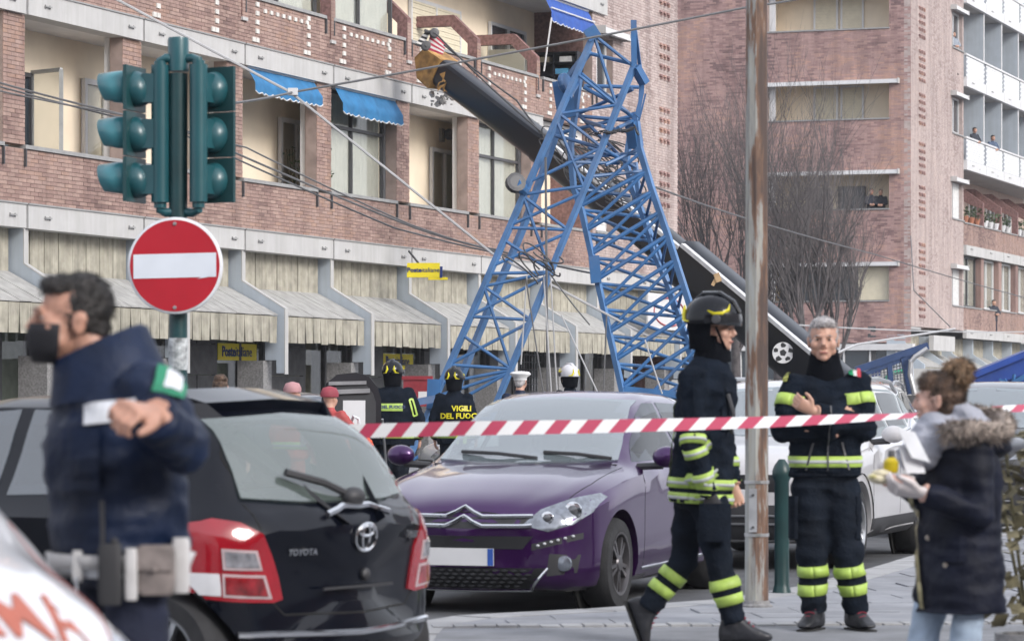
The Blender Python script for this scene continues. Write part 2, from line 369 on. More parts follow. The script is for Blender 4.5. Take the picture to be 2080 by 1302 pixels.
# ================================================================ building 1: long brick block with loggias
b1 = thing('apartment_building', 'long brick apartment block with loggias above a row of slatted shop canopies', 'building', F1.p(60,-3,0))
T0, T1 = 40, 86.6
wall = MB(); allb = []; MW = -.712
def brickrect(t0, t1, z0, z1, holes=(), depth=.22):
    allb.extend(bricks(t0, t1, z0, z1, holes))
    if not holes: F1.box(wall, t0, t1, MW-depth, MW, z0, z1)
    else:
        zs = sorted({z0, z1, *[h[2] for h in holes], *[h[3] for h in holes]})
        for a, b in zip(zs[:-1], zs[1:]):
            x = t0
            for h in sorted(h for h in holes if h[2] <= a and h[3] >= b): F1.box(wall, x, h[0], MW-depth, MW, a, b); x = h[1]
            F1.box(wall, x, t1, MW-depth, MW, a, b)
TP = 79.7
wins = [(80.0,81.25,5.3,6.75),(80.0,81.25,8.6,9.9),(80.0,81.25,11.9,13.2)]
brickrect(T0, TP, 4.385, 5.22); brickrect(T0, TP, 7.665, 8.50)
brickrect(TP, T1, 4.385, 14.0, wins)
for k in range(11, 20):
    t = 4*k; brickrect(t-.62, t+.06, 5.285, 7.28)
brickrect(76.0, TP, 10.95, 14.0)
# the 300 largest bricks are single objects, the rest one mass
allb.sort(key=lambda b: (b[0] if b[0] > 48 else 900+b[0]))
near = [b for b in allb if b[1]-b[0] > .2 and 50.5 < b[0] < 57][:298]; ns = set(near)
bm_ = MB(); F1v = Fr((0,0,0), E, N); F1v.box(bm_, 0, BL-JT, -.013, 0, 0, BH-JT-.0006); bme = bm_.mesh('brick')
bme.materials.append(BR1)
brick_mesh('brick_wall', F1, [b for b in allb if b not in ns and b[0] < TP-.01], -.70, BR1, b1)['kind'] = 'stuff'
brick_mesh('brick_wall', F1, [b for b in allb if b[0] >= TP-.01], -.70, BRP, b1)['kind'] = 'stuff'
for b in near:
    o = link('brick', bme, None, b1); o.location = F1.p(b[0], -.70+R.uniform(-.003,.003), b[2])
    o.matrix_parent_inverse = world(b1).inverted(); o.scale = (1,1,1)
wall.obj('wall', mortar, b1)
# inner shell of the loggias: slabs and back wall
sh = MB()
for z0, z1 in ((4.05,4.35),(7.30,7.64),(10.45,10.9),(13.6,14)): F1.box(sh, T0, TP, -2.3, -.96, z0, z1)
F1.box(sh, T0, T1, -9, -2.3, 13.7, 14.0)
sh.obj('floor_slab', mat('loggia soffit', (.68,.67,.67), .85, var=.04), b1)
bw = MB(); F1.box(bw, T0, TP, -2.5, -1.75, 4.35, 7.30); F1.box(bw, T0, TP, -2.5, -2.15, 7.64, 10.45); F1.box(bw, T0, 76, -2.5, -2.15, 10.9, 14); bw.obj('back_wall', cream, b1)
rvm = mat('brown brick reveal', (.20,.115,.105), .9, var=.25, vs=14, bump=.3, bs=25)
ew = MB(); F1.box(ew, T0-.3, T0-.01, -9, -.7, 0, 14); ew.obj('end_wall', rvm, b1); ew = MB(); F1.box(ew, TP, TP+.2, -2.5, -.94, 4.4, 14.0); ew.obj('end_wall', rvm, b1)
ew = MB(); F1.box(ew, T1-.25, T1-.004, -9, -.935, 0, 14); ew.obj('end_wall', rvm, b1)
# beams
def beam(t0, t1, z0, z1, par, fr=F1, br=True):
    m = MB(); fr.box(m, t0, t1, -.955, -.62, z0, z1); o = m.obj('beam', offw, par)
    c = MB(); fr.box(c, t0-.01, t1+.01, -.96, -.60, z1, z1+.025); c.obj('coping', sillm, o)
    if br:
        for t in (t0+.6, t1-.45):
            b = MB(); zz = (z0+z1)/2; fr.box(b, t-.10, t+.10, -.60, -.58, zz-.012, zz+.012)
            for d in (-.085, .07): fr.box(b, t+d, t+d+.015, -.62, -.60, zz-.03, zz+.03)
            b.obj('rail_bracket', sillm, o)
    return o
for k in range(11, 22):
    t = 4*k; beam(t+.03, t+3.96 if k < 21 else T1-.01, 4.0, 4.36, b1)
    if k < 19: beam(t+.03, t+3.96, 7.28, 7.64, b1)
beam(76.1, 80.6, 10.42, 10.86, b1)
for k in range(11, 20):
    pst = MB(); F1.box(pst, 4*k-.58, 4*k-.50, -1.06, -.94, 5.2, 7.29); pst.obj('frame_post', whitep, b1)
sd = MB()
for k in range(11, 20): F1.box(sd, 4*k-.615, 4*k+.05, -.945, -.935, 5.29, 7.28)
sd.obj('pillar_back', mortar, b1)
def sill(t0, t1, z, par, fr=F1):
    m = MB(); fr.box(m, t0, t1, -.97, -.66, z, z+.06); o = m.obj('sill', sillm, par)
    d = MB(); fr.box(d, t0, t0+.03, -.70, -.655, z-.28, z); fr.box(d, t1-.03, t1, -.70, -.655, z-.28, z); d.obj('drip_pipe', dgrey, o)
for k in range(11, 20):
    sill(4*k+.02, 4*k+3.36, 5.222, b1)
    if k > 14: sill(4*k+.12 if k < 19 else 76.12, 4*k+3.78 if k < 19 else TP-.05, 8.502, b1)
sill(79.95, 81.3, 5.24, b1); sill(79.95, 81.3, 8.54, b1)
# windows in the back wall, with frame, panes and blind
def window(t0, t1, z0, z1, wq, par, cols=2, fm=whitep, gm=glassd, fw=.07, inner=None, shutter=None, fr=F1, name='window'):
    m = MB(); d = .07
    fr.box(m, t0, t1, wq, wq+d, z0, z0+fw); fr.box(m, t0, t1, wq, wq+d, z1-fw, z1)
    for i in range(cols+1):
        x = t0+(t1-t0-fw)*i/cols; fr.box(m, x, x+fw, wq+.001, wq+d+.003, z0+fw, z1-fw)
    o = m.obj(name, fm, par)
    g = MB(); fr.box(g, t0+fw*.5, t1-fw*.5, wq+.02, wq+.03, z0+fw*.5, z1-fw*.5); g.obj('pane', gm, o)
    if inner:
        c = MB(); n = max(6, int((t1-t0)/.06)); top = []
        for j in range(n+1): top.append(fr.p(t0+.03+(t1-t0-.06)*j/n, wq-.03-.025*math.sin(j*1.9)-.01*math.sin(j*.7), 0))
        k0 = 0; c.v = [tuple(p+Z*z0) for p in top]+[tuple(p+Z*z1) for p in top]; c.f = [(j, j+1, n+2+j, n+1+j) for j in range(n)]
        c.obj('curtain', inner, o, True, 180)
    if shutter:
        s = MB(); n = int((z1-z0)/.055)
        for j in range(n): fr.box(s, t0+fw, t1-fw, wq+.035, wq+.055+.01*(j % 2), z0+.055*j, z0+.055*j+.05)
        s.obj('roller_shutter', shutter, o)
    return o
shut = mat('cream roller shutter', (.66,.60,.46), .6, var=.04)
for t in (47.9, 55.9, 63.9, 71.8): window(t, t+1.6, 4.5, 6.7, -1.73, b1, 2, gm=glassw, fw=.09)
for t in (63.9,71.8):
    c = MB(); F1.box(c, t+.85, t+1.5, -1.745, -1.74, 4.5, 6.6); c.obj('curtain', curt, b1)
# the casement that stands open in the first loggia
oc = MB(); a, b = F1.p(54.1,-1.68,0), F1.p(53.85,-1.02,0)
window(53.1, 54.1, 4.6, 6.6, -1.73, b1, 1, fm=dgrey, gm=glassd)
for z in (4.9, 6.62): oc.bar(a+Z*z, b+Z*z, .06)
for p in (a, b): oc.bar(p+Z*4.9, p+Z*6.62, .06, up=(1,0,0))
ocw = oc.obj('open_casement', mat('grey window frame', (.35,.36,.36), .4), b1)
gp = MB(); gp.bar(a+Z*5.76, b+Z*5.76, .012, 1.66); gp.obj('pane', glassw, ocw)
# glazed-in verandas: dark frame, glass and curtain behind the opening
for t in (64, 72):
    v_ = window(t+.15, t+3.36, 5.28, 7.27, -1.05, b1, 2, fm=dgrey, gm=glassw, fw=.05, inner=curt, name='veranda_glazing')
    m = MB(); F1.box(m, t+.15, t+3.36, -1.03, -.97, 6.55, 6.61); m.obj('transom', dgrey, v_)
# top floor in view: brick portals with a cut corner, standing across the balcony
rev = mat('portal brick', (.21,.115,.108), .88, var=.28, vs=16, bump=.35, bs=22)
def portal(t, z0=8.1, th=.2, glassy=None):
    out = [(-2.15,9.50),(-1.22,9.50),(-.68,8.98),(-.68,z0),(-.90,z0),(-.90,8.88),(-1.30,9.27),(-2.15,9.27)]
    m = MB(); m.prism([F1.p(t,w_,z) for w_, z in out], E*th); o = m.obj('brick_portal', rev, b1)
    f = MB(); F1.box(f, t-.01, t+th+.01, -.70, -.66, z0-.03, z0+.03); f.obj('bracket_foot', offw, o)
    for i in range(int((8.95-z0)/BH)):
        q = MB(); F1.box(q, t-.004, t+th+.004, -.684, -.672, z0+i*BH, z0+i*BH+BH-JT); q.obj('brick', BR1, o)
    if glassy:
        gl = MB(); gl.prism([F1.p(t+.08,w_,z) for w_, z in [(-2.15,9.27),(-1.30,9.27),(-.90,8.88),(-.90,8.5),(-2.15,8.5)]], E*.012); gl.obj('pane', glassw, o)
        c = MB(); F1.box(c, t+.35, t+.37, -1.95, -1.1, 8.4, 9.2); c.obj('curtain', curt, o)
portal(60); portal(64); portal(67.9); portal(71.9); portal(75.7, glassy=True)
window(64.3, 67.7, 8.56, 10.4, -1.0, b1, 2, fm=dgrey, gm=glassw, fw=.05, inner=curt, name='veranda_glazing')
window(60.3, 63.9, 8.56, 10.4, -1.0, b1, 2, fm=dgrey, gm=glassw, fw=.05, inner=curt, name='veranda_glazing')
window(71.6, 74.6, 7.75, 9.9, -2.13, b1, 2, shutter=shut); window(76.5,78.9,7.7,9.9,-2.13,b1,2)
# narrow windows of the blank end with their awning boxes
for t0, t1, z0, z1 in wins:
    window(t0+.45, t1-.02, z0+.02, z1-.02, -.93, b1, 1, shutter=mat('white slat shutter', (.70,.70,.69), .5) if z0 < 6 else None)
    q = MB(); F1.box(q, t0+.002, t0+.45, -.93, -.90, z0, z1); q.obj('reveal_panel', dgrey, b1)
def cassette(fr, t0, t1, z, w0, par):
    m = MB(); fr.box(m, t0, t1, w0, w0+.22, z, z+.11); o = m.obj('awning_box', whitep, par)
    for x in (t0-.04, t1):
        e_ = MB(); fr.box(e_, x, x+.04, w0, w0+.25, z-.05, z+.14); e_.obj('end_cap', offw, o)
    f = MB(); fr.box(f, t0, t1, w0+.22, w0+.245, z-.04, z+.02); f.obj('front_rail', whitep, o)
cassette(F1, 79.95, 81.9, 9.98, -.69, b1); cassette(F1, 79.95, 81.9, 13.3, -.69, b1)
# ornament: small openings edged in pale concrete, in lines round the upper parapets
orn = MB(); ob = mat('ornament block', (.62,.60,.57), .8, var=.1)
for t in (56, 60, 64, 68, 72, 76):
    for side in (.95, 3.25):
        for j in range(5): F1.box(orn, t+side-.35, t+side-.22, -.70, -.675, 7.74+j*.16, 7.82+j*.16)
        F1.box(orn, t+side-.50, t+side-.37, -.70, -.675, 7.74, 7.82)
    for j in range(8): F1.box(orn, t+.95+j*.27, t+1.06+j*.27, -.70, -.675, 8.30, 8.37)
oo = orn.obj('ornament_blocks', ob, b1); oo['kind'] = 'stuff'
orn2 = MB()
for z0 in (4.6,6.2,7.8,9.4,11.0):
    for r_ in range(4):
        for c_ in range(3):
            t, z = 85.0+c_*.30, z0+r_*.26
            F1.box(orn2, t, t+.13, -.70, -.64, z, z+.05); F1.box(orn2, t+.10, t+.16, -.70, -.64, z-.07, z)
orn2.obj('ornament_blocks', BR2, b1)['kind'] = 'stuff'
# ---- canopies over the shops
def canopy(fr, t, par, w0=-.93, w1=0.0, zt=4.0, zm=3.33, zl=2.83, zb=2.36, W=3.80, seed=0, det=True):
    rr = random.Random(seed)
    m = MB(); fr.box(m, t+.15, t+.15+W, w0-.06, w0-.03, zm, zt)
    m.prism([fr.p(t+.15,w0-.03,zm-.05),fr.p(t+.15,w1-.04,zl-.05),fr.p(t+.15,w1-.04,zl-.02),fr.p(t+.15,w0-.03,zm-.02)], fr.e*W)
    o = m.obj('canopy', dgrey, par)
    def slab(name, a, b, c, d, th, m_):
        q = MB(); q.prism([a,b,c,d], th); q.obj(name, m_, o)
    for i in range(8):
        x0, x1 = t+.16+W*i/8, t+.16+W*(i+1)/8-.022; d = rr.uniform(0,.012)
        slab('board', fr.p(x0,w0-.02+d,zm), fr.p(x1,w0-.02+d,zm), fr.p(x1,w0-.02+d,zt), fr.p(x0,w0-.02+d,zt), fr.n*.02, slatm)
    for i in range(11):
        x0, x1 = t+.16+W*i/11, t+.16+W*(i+1)/11-.012; d = rr.uniform(0,.008)
        slab('sloped_board', fr.p(x0,w0,zm+d), fr.p(x1,w0,zm+d), fr.p(x1,w1+.03,zl+d), fr.p(x0,w1+.03,zl+d), Z*.018, slats2)
    for i in range(11):
        x0, x1 = t+.16+W*i/11, t+.16+W*(i+1)/11-.010; s = rr.uniform(-.012,.012); d = rr.uniform(0,.015); z = zb+rr.uniform(-.012,.012)
        slab('fringe_board', fr.p(x0+.022+s,w1+d,z), fr.p(x1-.022+s,w1+d,z), fr.p(x1,w1,zl-.01), fr.p(x0,w1,zl-.01), fr.n*.016, slatm)
def fin(fr, t, par, m=None):
    q = MB(); pl = [(-.955,3.995),(-.70,3.995),(-.70,3.45),(.13,2.95),(.13,1.82),(-.02,1.82),(-.02,2.05),(-.24,2.05),(-.24,2.62),(-.955,3.05)]
    q.prism([fr.p(t,w_,z) for w_, z in pl], fr.e*.13); o = q.obj('canopy_fin', m or fincol, par)
    e_ = MB(); 
    e_.prism([fr.p(t-.003,w_,z) for w_, z in [(-.698,3.45),(.132,2.95),(.132,1.80),(.150,1.80),(.150,2.962),(-.680,3.464),(-.680,3.99),(-.698,3.99)]], fr.e*.136); e_.obj('fin_edge', offw, o)
for k in range(11, 22):
    canopy(F1, 4*k, b1, seed=k); fin(F1, 4*k, b1)
    m = MB(); F1.box(m, 4*k-.12, 4*k+.24, -.72, -.22, 0, 2.04); m.obj('granite_pier', granite, b1)
# ---- shop fronts in the shade under the canopies
sw = MB(); F1.box(sw, T0, T1-.3, -9, -8.8, 0, 4); F1.box(sw, T0, T1, -2.2, -.96, 4.0-.004, 4.04); F1.box(sw,T0,T1-.3,-9,-2.0,4.04,4.3); sw.obj('shop_shell', mat('shop interior', (.30,.29,.25), .9), b1)
for k in range(11, 22):
    t = 4*k; m = MB()
    for j in range(5):
        for i in range(2): F1.box(m, t-.55+i*.86, t-.55+i*.86+.85, -2.0, -1.72+R.uniform(0,.02), .12+j*.56, .12+j*.56+.55)
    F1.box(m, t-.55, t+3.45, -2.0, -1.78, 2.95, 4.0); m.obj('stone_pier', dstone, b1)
    window(t+1.2, t+3.42, .2, 2.93, -1.85, b1, 2, fm=dgrey, gm=glassw, fw=.09, name='shop_window')
    q = MB(); F1.box(q, t+1.25, t+3.4, -2.6, -2.55, .2, 2.9); q.obj('shop_partition', mat('shop back green', (.33,.38,.30), .8) if k % 2 else mat('shop back cream', (.36,.33,.25), .8), b1)
yellow = mat('sign yellow', (.80,.66,.02), .5, var=.03); navy = mat('sign blue', (.01,.03,.16), .5)
def poste(o, ax, ay, sz, par):
    ax, ay, o = V(ax).normalized(), V(ay).normalized(), V(o); az = ax.cross(ay); A_, B_ = text_mb('Poste', sz, .004, sz*.03), text_mb('italiane', sz, .004, 0)
    wd = lambda m: max(p[0] for p in m.v)-min(p[0] for p in m.v)
    wa, wb = wd(A_)+sz*.05, wd(B_); x = -(wa+wb)/2
    for m_, w_ in ((A_, wa), (B_, wb)):
        m0 = min(p[0] for p in m_.v); m_.v = [tuple(o+ax*(p[0]-m0+x)+ay*p[1]+az*p[2]) for p in m_.v]; m_.obj('lettering', navy, par); x += w_
for t, a in ((60.55, 2.05),(68.5,1.95)):
    q = MB(); F1.box(q, t+.8, t+2.5, -1.80, -1.785, a+.02, a+.33); o = q.obj('window_sign', yellow, b1)
    poste(F1.p(t+1.62,-1.778,a+.175), E, Z, .26, o)
gr = MB()
for i in range(12): F1.box(gr, 76.9+i*.18, 76.93+i*.18, -1.70, -1.67, .2, 2.6)
for i in range(14): F1.box(gr, 76.9, 78.95, -1.695, -1.675, .3+i*.17, .32+i*.17)
gr.obj('shop_grille', dgrey, b1)
# street sign of the post office, hanging from a bracket by a fin
ps = thing('hanging_sign', 'yellow post office box sign on a bracket below the long white beam', 'sign', F1.p(67.9,-.3,3.9))
q = MB(); ctr = P(860,549,62.6); ax = V((1,-.05,0)).normalized(); ay = V((.02,0,1)).normalized()
q.obox(ctr-ax*.32-ay*.14-V((0,.05,0)), ax*.64, V((0,.14,0)), ay*.28); so = q.obj('sign_box', yellow, ps)
q = MB(); q.obox(ctr+ax*.325-ay*.15-V((0,.06,0)), ax*.05, V((0,.16,0)), ay*.22); q.obj('end_cap', navy, ps)
q = MB(); q.obox(ctr+ax*.1-ay*.19-V((0,.04,0)), ax*.38, V((0,.12,0)), ay*.05); q.obj('lower_lip', yellow, ps)
poste(ctr-V((0,.056,0)), ax, ay, .125, so)
q = MB(); q.bar(ctr-ax*.1+ay*.14, ctr-ax*.1+ay*.14+V((-.2,.3,.25)), .03); q.obj('bracket', dgrey, ps)
# oval shop sign further on
os_ = thing('shop_sign', 'white board with a dark red oval above the last slatted canopies', 'sign', F1.p(82,0,3))
q = MB(); F1.box(q, 81.2, 84.6, .16, .20, 3.0, 3.86); q.obj('board', whitep, os_)
q = MB(); c = F1.p(82.9,.205,3.43); q.tube([c+E*1.25*math.cos(a)+Z*.34*math.sin(a) for a in [i*math.pi/16 for i in range(33)]], .022, 6); q.obj('oval', mat('sign red', (.35,.05,.06), .5), os_)
place_text('Trattoria' if False else '', .2, c, E, Z, 'x', whitep, os_) if False else None
# red letter box on the pier
lb = thing('letter_box', 'dark red letter box on the shop wall between the two helmeted firefighters', 'letter box', P(848,900,58))
c = P(848,793,60.0); q = MB(); q.obox(c+V((-.26,-.15,-.30)), (.52,0,0), (0,.3,0), (0,0,.50)); q.obj('body', mat('letter box red', (.23,.02,.03), .4), lb)
q = MB(); q.obox(c+V((-.29,-.18,.2)), (.58,0,0), (0,.36,0), (0,0,.07)); q.obj('hood', mat('letter box red', (.23,.02,.03), .4), lb)
q = MB(); q.obox(c+V((.02,-.16,-.16)), (.16,0,0), (0,.01,0), (0,0,.14)); q.obj('notice', whitep, lb)
q = MB(); q.tube([c+V((0,0,-.3)), V((c.x,c.y,.12))], .05, 8); q.obj('post', dgrey, lb)
# ---- awnings, lamps, plants and furniture of the loggias: things of their own
def awning(t0, t1, zt, zb, label, wi=-.72, wo=-.54, m=bluefab, rods=False, grp='blue fabric awnings of the brick block'):
    th = thing('window_awning', label, 'awning', F1.p((t0+t1)/2,-.7,zt), group=grp); rr = random.Random(int(t0*10))
    n, k = 44, 9; vs = []; fs = []
    for j in range(k+1):
        r = j/k
        for i in range(n+1):
            s = i/n; fold = .018*math.sin(s*26+rr.random()*.2)*r+.012*noise.noise(V((s*9,r*3,t0)))
            z = zt+(zb-zt)*r-(.045*abs(math.sin(s*math.pi*12)) if j == k else 0)-.02*math.sin(s*math.pi)*r
            vs.append(F1.p(t0+(t1-t0)*s, wi+(wo-wi)*min(1,r*1.5)+fold, z))
    for j in range(k):
        for i in range(n): a = j*(n+1)+i; fs.append((a,a+1,a+n+2,a+n+1))
    mb = MB(); mb.add(vs, fs); o = mb.obj('cloth', m, th, True, 180)
    e_ = MB(); e_.tube([vs[k*(n+1)+i]+N*.004 for i in range(n+1)], .012, 5); e_.obj('hem', whitep, o)
    q = MB(); q.tube([F1.p(t0,wi,zt), F1.p(t1,wi,zt)], .035, 8); q.obj('roller', whitep, th)
    if rods:
        q = MB(); q.tube([F1.p(t0,wo,zb+.05),F1.p(t0,-.72,8.7)], .02, 6); q.tube([F1.p(t1,wo,zb+.05),F1.p(t1,-.72,zb+.3)], .02, 6)
        q.tube([F1.p(t0,wo,(zt+zb)/2),F1.p(t1,wo,(zt+zb)/2)], .02, 6); q.obj('frame', whitep, th)
awning(60.25, 63.25, 7.28, 6.84, 'blue scalloped awning beside the traffic light, above a window with a green plant')
awning(64.25, 67.3, 7.28, 6.80, 'blue scalloped awning just left of the torn beam end hit by the crane boom')
awning(76.3, 79.4, 10.40, 9.85, 'darker blue awning high above the black shelf unit on the top balcony', rods=True, m=mat('blue awning cloth dark', (.03,.09,.36), .8, var=.1))
def wlamp(t, z, label):
    th = thing('wall_lamp', label, 'lamp', F1.p(t,-1.7,z), group='wall lamps in the loggias')
    q = MB(); F1.box(q, t-.09, t+.09, -1.745, -1.68, z-.14, z+.14); q.obj('back_plate', mat('lamp metal', (.25,.24,.23), .5), th)
    q = MB(); q.lathe([(.05,0),(.12,.06),(.10,.2),(.03,.24)], F1.p(t+.05,-1.56,z-.1), Z, 10); q.obj('lantern', dgrey, th)
wlamp(72.5, 7.0, 'small dark wall lamp above the white balcony door under the boom'); wlamp(65.2, 6.95, 'small dark wall lamp just below the awning nearest the traffic light')
leaf = mat('leaf', (.045,.085,.03), .6, var=.35, vs=9)
def potplant(c, h, label, n=60, spread=.22, pot=True, grp=None, m=leaf, potm=None, lf=.09):
    th = thing('potted_plant', label, 'plant', c, group=grp); rr = random.Random(int(c.x*100)); q = MB(); st = MB()
    if pot:
        p = MB(); p.lathe([(.10,0),(.15,.22),(.16,.22),(.16,.26),(.13,.26),(.12,.2)], c, Z, 12); p.obj('pot', potm or mat('terracotta', (.35,.14,.08), .8), th)
    z0 = .22 if pot else 0
    for i in range(5):
        a = rr.uniform(0,6.28); st.tube([c+V((0,0,z0)), c+V((math.cos(a)*spread*.4,math.sin(a)*spread*.4,z0+h*.5)), c+V((math.cos(a)*spread*.7,math.sin(a)*spread*.7,z0+h*.95))], .008, 4)
    for i in range(n):
        a = rr.uniform(0,6.28); r_ = spread*math.sqrt(rr.random()); z = z0+h*(.1+.9*rr.random()); p = c+V((math.cos(a)*r_,math.sin(a)*r_,z)); s = lf*rr.uniform(.6,1.2)
        d = V((rr.uniform(-1,1),rr.uniform(-1,1),rr.uniform(-.9,.5))).normalized(); q_ = d.cross(V((rr.uniform(-1,1),rr.uniform(-1,1),1))).normalized()*s*.38
        q.add([p, p+d*s*.5+q_, p+d*s, p+d*s*.5-q_], [(0,1,2,3)])
    st.obj('stems', mat('plant stem', (.09,.08,.04), .8), th); q.obj('foliage', leaf if m is None else m, th)
potplant(F1.p(64.0,-1.45,4.45), 1.5, 'dark green potted plant behind the sill under the first awning', 70)
potplant(F1.p(64.25,-.86,5.285), 1.35, 'thin climbing plant at the brick pillar between the two blue awnings', 34, .10, False)
# black shelf unit on the top balcony
su = thing('shelf_unit', 'black open shelf unit full of boxes on the top balcony', 'shelf', F1.p(79.3,-1.5,7.7)); blk = mat('black board', (.015,.017,.025), .5)
q = MB()
for wq in (-2.1,-1.5,-.92): F1.box(q, 79.15, 79.6, wq, wq+.03, 7.7, 9.45)
q.obj('side_panel', blk, su)
for z in (7.8,8.35,8.62,8.9,9.18,9.42):
    q = MB(); F1.box(q, 79.15, 79.58, -2.07, -.92, z, z+.03); q.obj('shelf', blk, su)
q = MB(); F1.box(q, 79.58, 79.6, -2.07, -.9, 7.8, 9.42); q.obj('back_panel', blk, su)
for i, (wq, z, c_) in enumerate(((-1.9,8.65,(.5,.6,.7)),(-1.3,8.65,(.55,.55,.5)),(-1.45,8.93,(.1,.35,.6)),(-1.9,9.21,(.45,.4,.3)),(-1.35,9.21,(.7,.7,.7)),(-1.0,8.38,(.6,.6,.6)),(-1.8,8.38,(.12,.25,.4)))):
    q = MB(); F1.box(q, 79.2, 79.5, wq, wq+.3, z, z+.13); o = q.obj('storage_box', mat('box%d' % i, c_, .6)); tag(o, ['pale blue box at the left of the third shelf of the black unit','beige box right of the middle of the black shelf unit','bright blue box alone in the middle of the black shelf unit','tan box at the top left of the black shelf unit','white box at the top right of the black shelf unit','light grey box at the low right end of the black shelf unit','navy box at the low left of the black shelf unit'][i], 'box', 'boxes on the black shelf unit')
ld = thing('step_ladder', 'folded aluminium step ladder behind the glass of the top balcony', 'ladder', F1.p(76.05,-1.75,7.7)); al = mat('aluminium', (.6,.6,.6), .4, .6)
for d in (0,.22):
    q = MB(); q.bar(F1.p(76.0,-1.85+d,7.7), F1.p(76.2,-1.78+d,9.0), .04); q.obj('rail', al, ld)
for j in range(4):
    q = MB(); q.bar(F1.p(76.05+j*.05,-1.84+j*.01,8.0+j*.3), F1.p(76.05+j*.05,-1.60+j*.01,8.0+j*.3), .03, .06); q.obj('step', al, ld)
# ================================================================ building 2: the block across the side street
CN = V((14.52,116.5,0)); FA = Fr(CN, V((-E.y,E.x,0)), -E); FB = Fr(CN, E, N)
b2 = thing('corner_building', 'dark red brick corner block with white balconies beyond the bare trees', 'building', CN)
SA = 15; sillz = [4.85,8.2,11.5,14.8]
hA = [(.81,5.4,z,z+1.3) for z in sillz]
hB = [(7.15,9.05,z,z+1.42) for z in sillz]
def wallf(fr, t0, t1, z0, z1, holes, m, d=.25):
    q = MB(); zs = sorted({z0, z1, *[h[2] for h in holes], *[h[3] for h in holes]})
    for a, b in zip(zs[:-1], zs[1:]):
        x = t0
        for h in sorted(h for h in holes if h[2] <= a and h[3] >= b): fr.box(q, x, h[0], -d, -.013, a, b); x = h[1]
        fr.box(q, x, t1, -d, -.013, a, b)
    return q.obj('wall', m, b2)
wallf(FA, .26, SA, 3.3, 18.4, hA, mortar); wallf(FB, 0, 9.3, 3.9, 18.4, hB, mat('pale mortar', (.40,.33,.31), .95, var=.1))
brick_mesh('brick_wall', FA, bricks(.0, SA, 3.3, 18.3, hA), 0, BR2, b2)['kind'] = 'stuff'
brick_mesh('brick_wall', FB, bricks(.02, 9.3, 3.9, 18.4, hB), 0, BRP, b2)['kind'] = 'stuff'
bk = MB()
for z in sillz:
    FA.box(bk, .4, 6, -1.3, -1.2, z-1, z+2); FA.box(bk, .4, 6, -1.2, -.25, z+1.4, z+1.6); FA.box(bk, .4, 6, -1.2, -.25, z-1.1, z-1.0); FA.box(bk, .55, .75, -1.2, -.25, z-1, z+1.4); FA.box(bk,5.42,5.6,-1.2,-.25,z-1,z+1.4)
bk.obj('loggia_lining', cream, b2)
for i, z in enumerate(sillz):
    q = MB(); FA.box(q, .79, 5.42, -.25, .04, z-.05, z); q.obj('sill', sillm, b2)
    if i < 3: cassette(FA, .45, 5.4, z+1.28, .0, b2)
    q = MB(); FA.box(q, 5.15, 5.38, -.3, -.2, z, z+1.3); q.obj('frame_post', whitep, b2)
    if i in (2, 3): window(3.0, 3.93, z-.9, z+1.32, -1.18, b2, 1, shutter=shut, fr=FA); window(2.02, 2.9, z-.9, z+1.32, -1.18, b2, 1, shutter=shut, fr=FA)
    elif i == 1: window(1.95, 3.0, z-.9, z+.9, -1.18, b2, 1, gm=glassd, fm=dgrey, fr=FA); window(3.3, 4.2, z-.9, z+.85, -1.18, b2, 1, gm=glassd, fm=dgrey, fr=FA)
    else:
        q = MB(); n = 18
        for j in range(n): FA.box(q, .83, 2.0, -.20, -.185+.008*(j % 2), z+.02+j*1.2/n, z+.02+(j+.92)*1.2/n)
        q.obj('roller_blind', shut, b2); q = MB(); FA.box(q, 2.0, 5.1, -.9, -.88, z-.5, z+1.35); q.obj('pane', glassd, b2)
for i, z in enumerate(sillz):
    window(7.9, 9.03, z+.02, z+1.4, -.2, b2, 1, shutter=mat('white slat shutter', (.70,.70,.69), .5) if i < 2 else None, fr=FB)
    q = MB(); FB.box(q, 7.16, 9.3, -.2, .05, z-.05, z); q.obj('sill', sillm, b2); cassette(FB, 6.9, 9.2, z+1.44, .0, b2)
orn3 = MB()
for fr, t0 in ((FB, 1.3),):
    for z0 in (4.3,5.9,8.0,9.6,11.4,13.0,14.6):
        for r_ in range(5):
            for c_ in range(3):
                t, z = t0+c_*.35, z0+r_*.26; fr.box(orn3, t, t+.16, 0, .07, z, z+.05); fr.box(orn3, t+.12, t+.18, 0, .07, z-.08, z)
orn3.obj('ornament_blocks', BR2, b2)['kind'] = 'stuff'
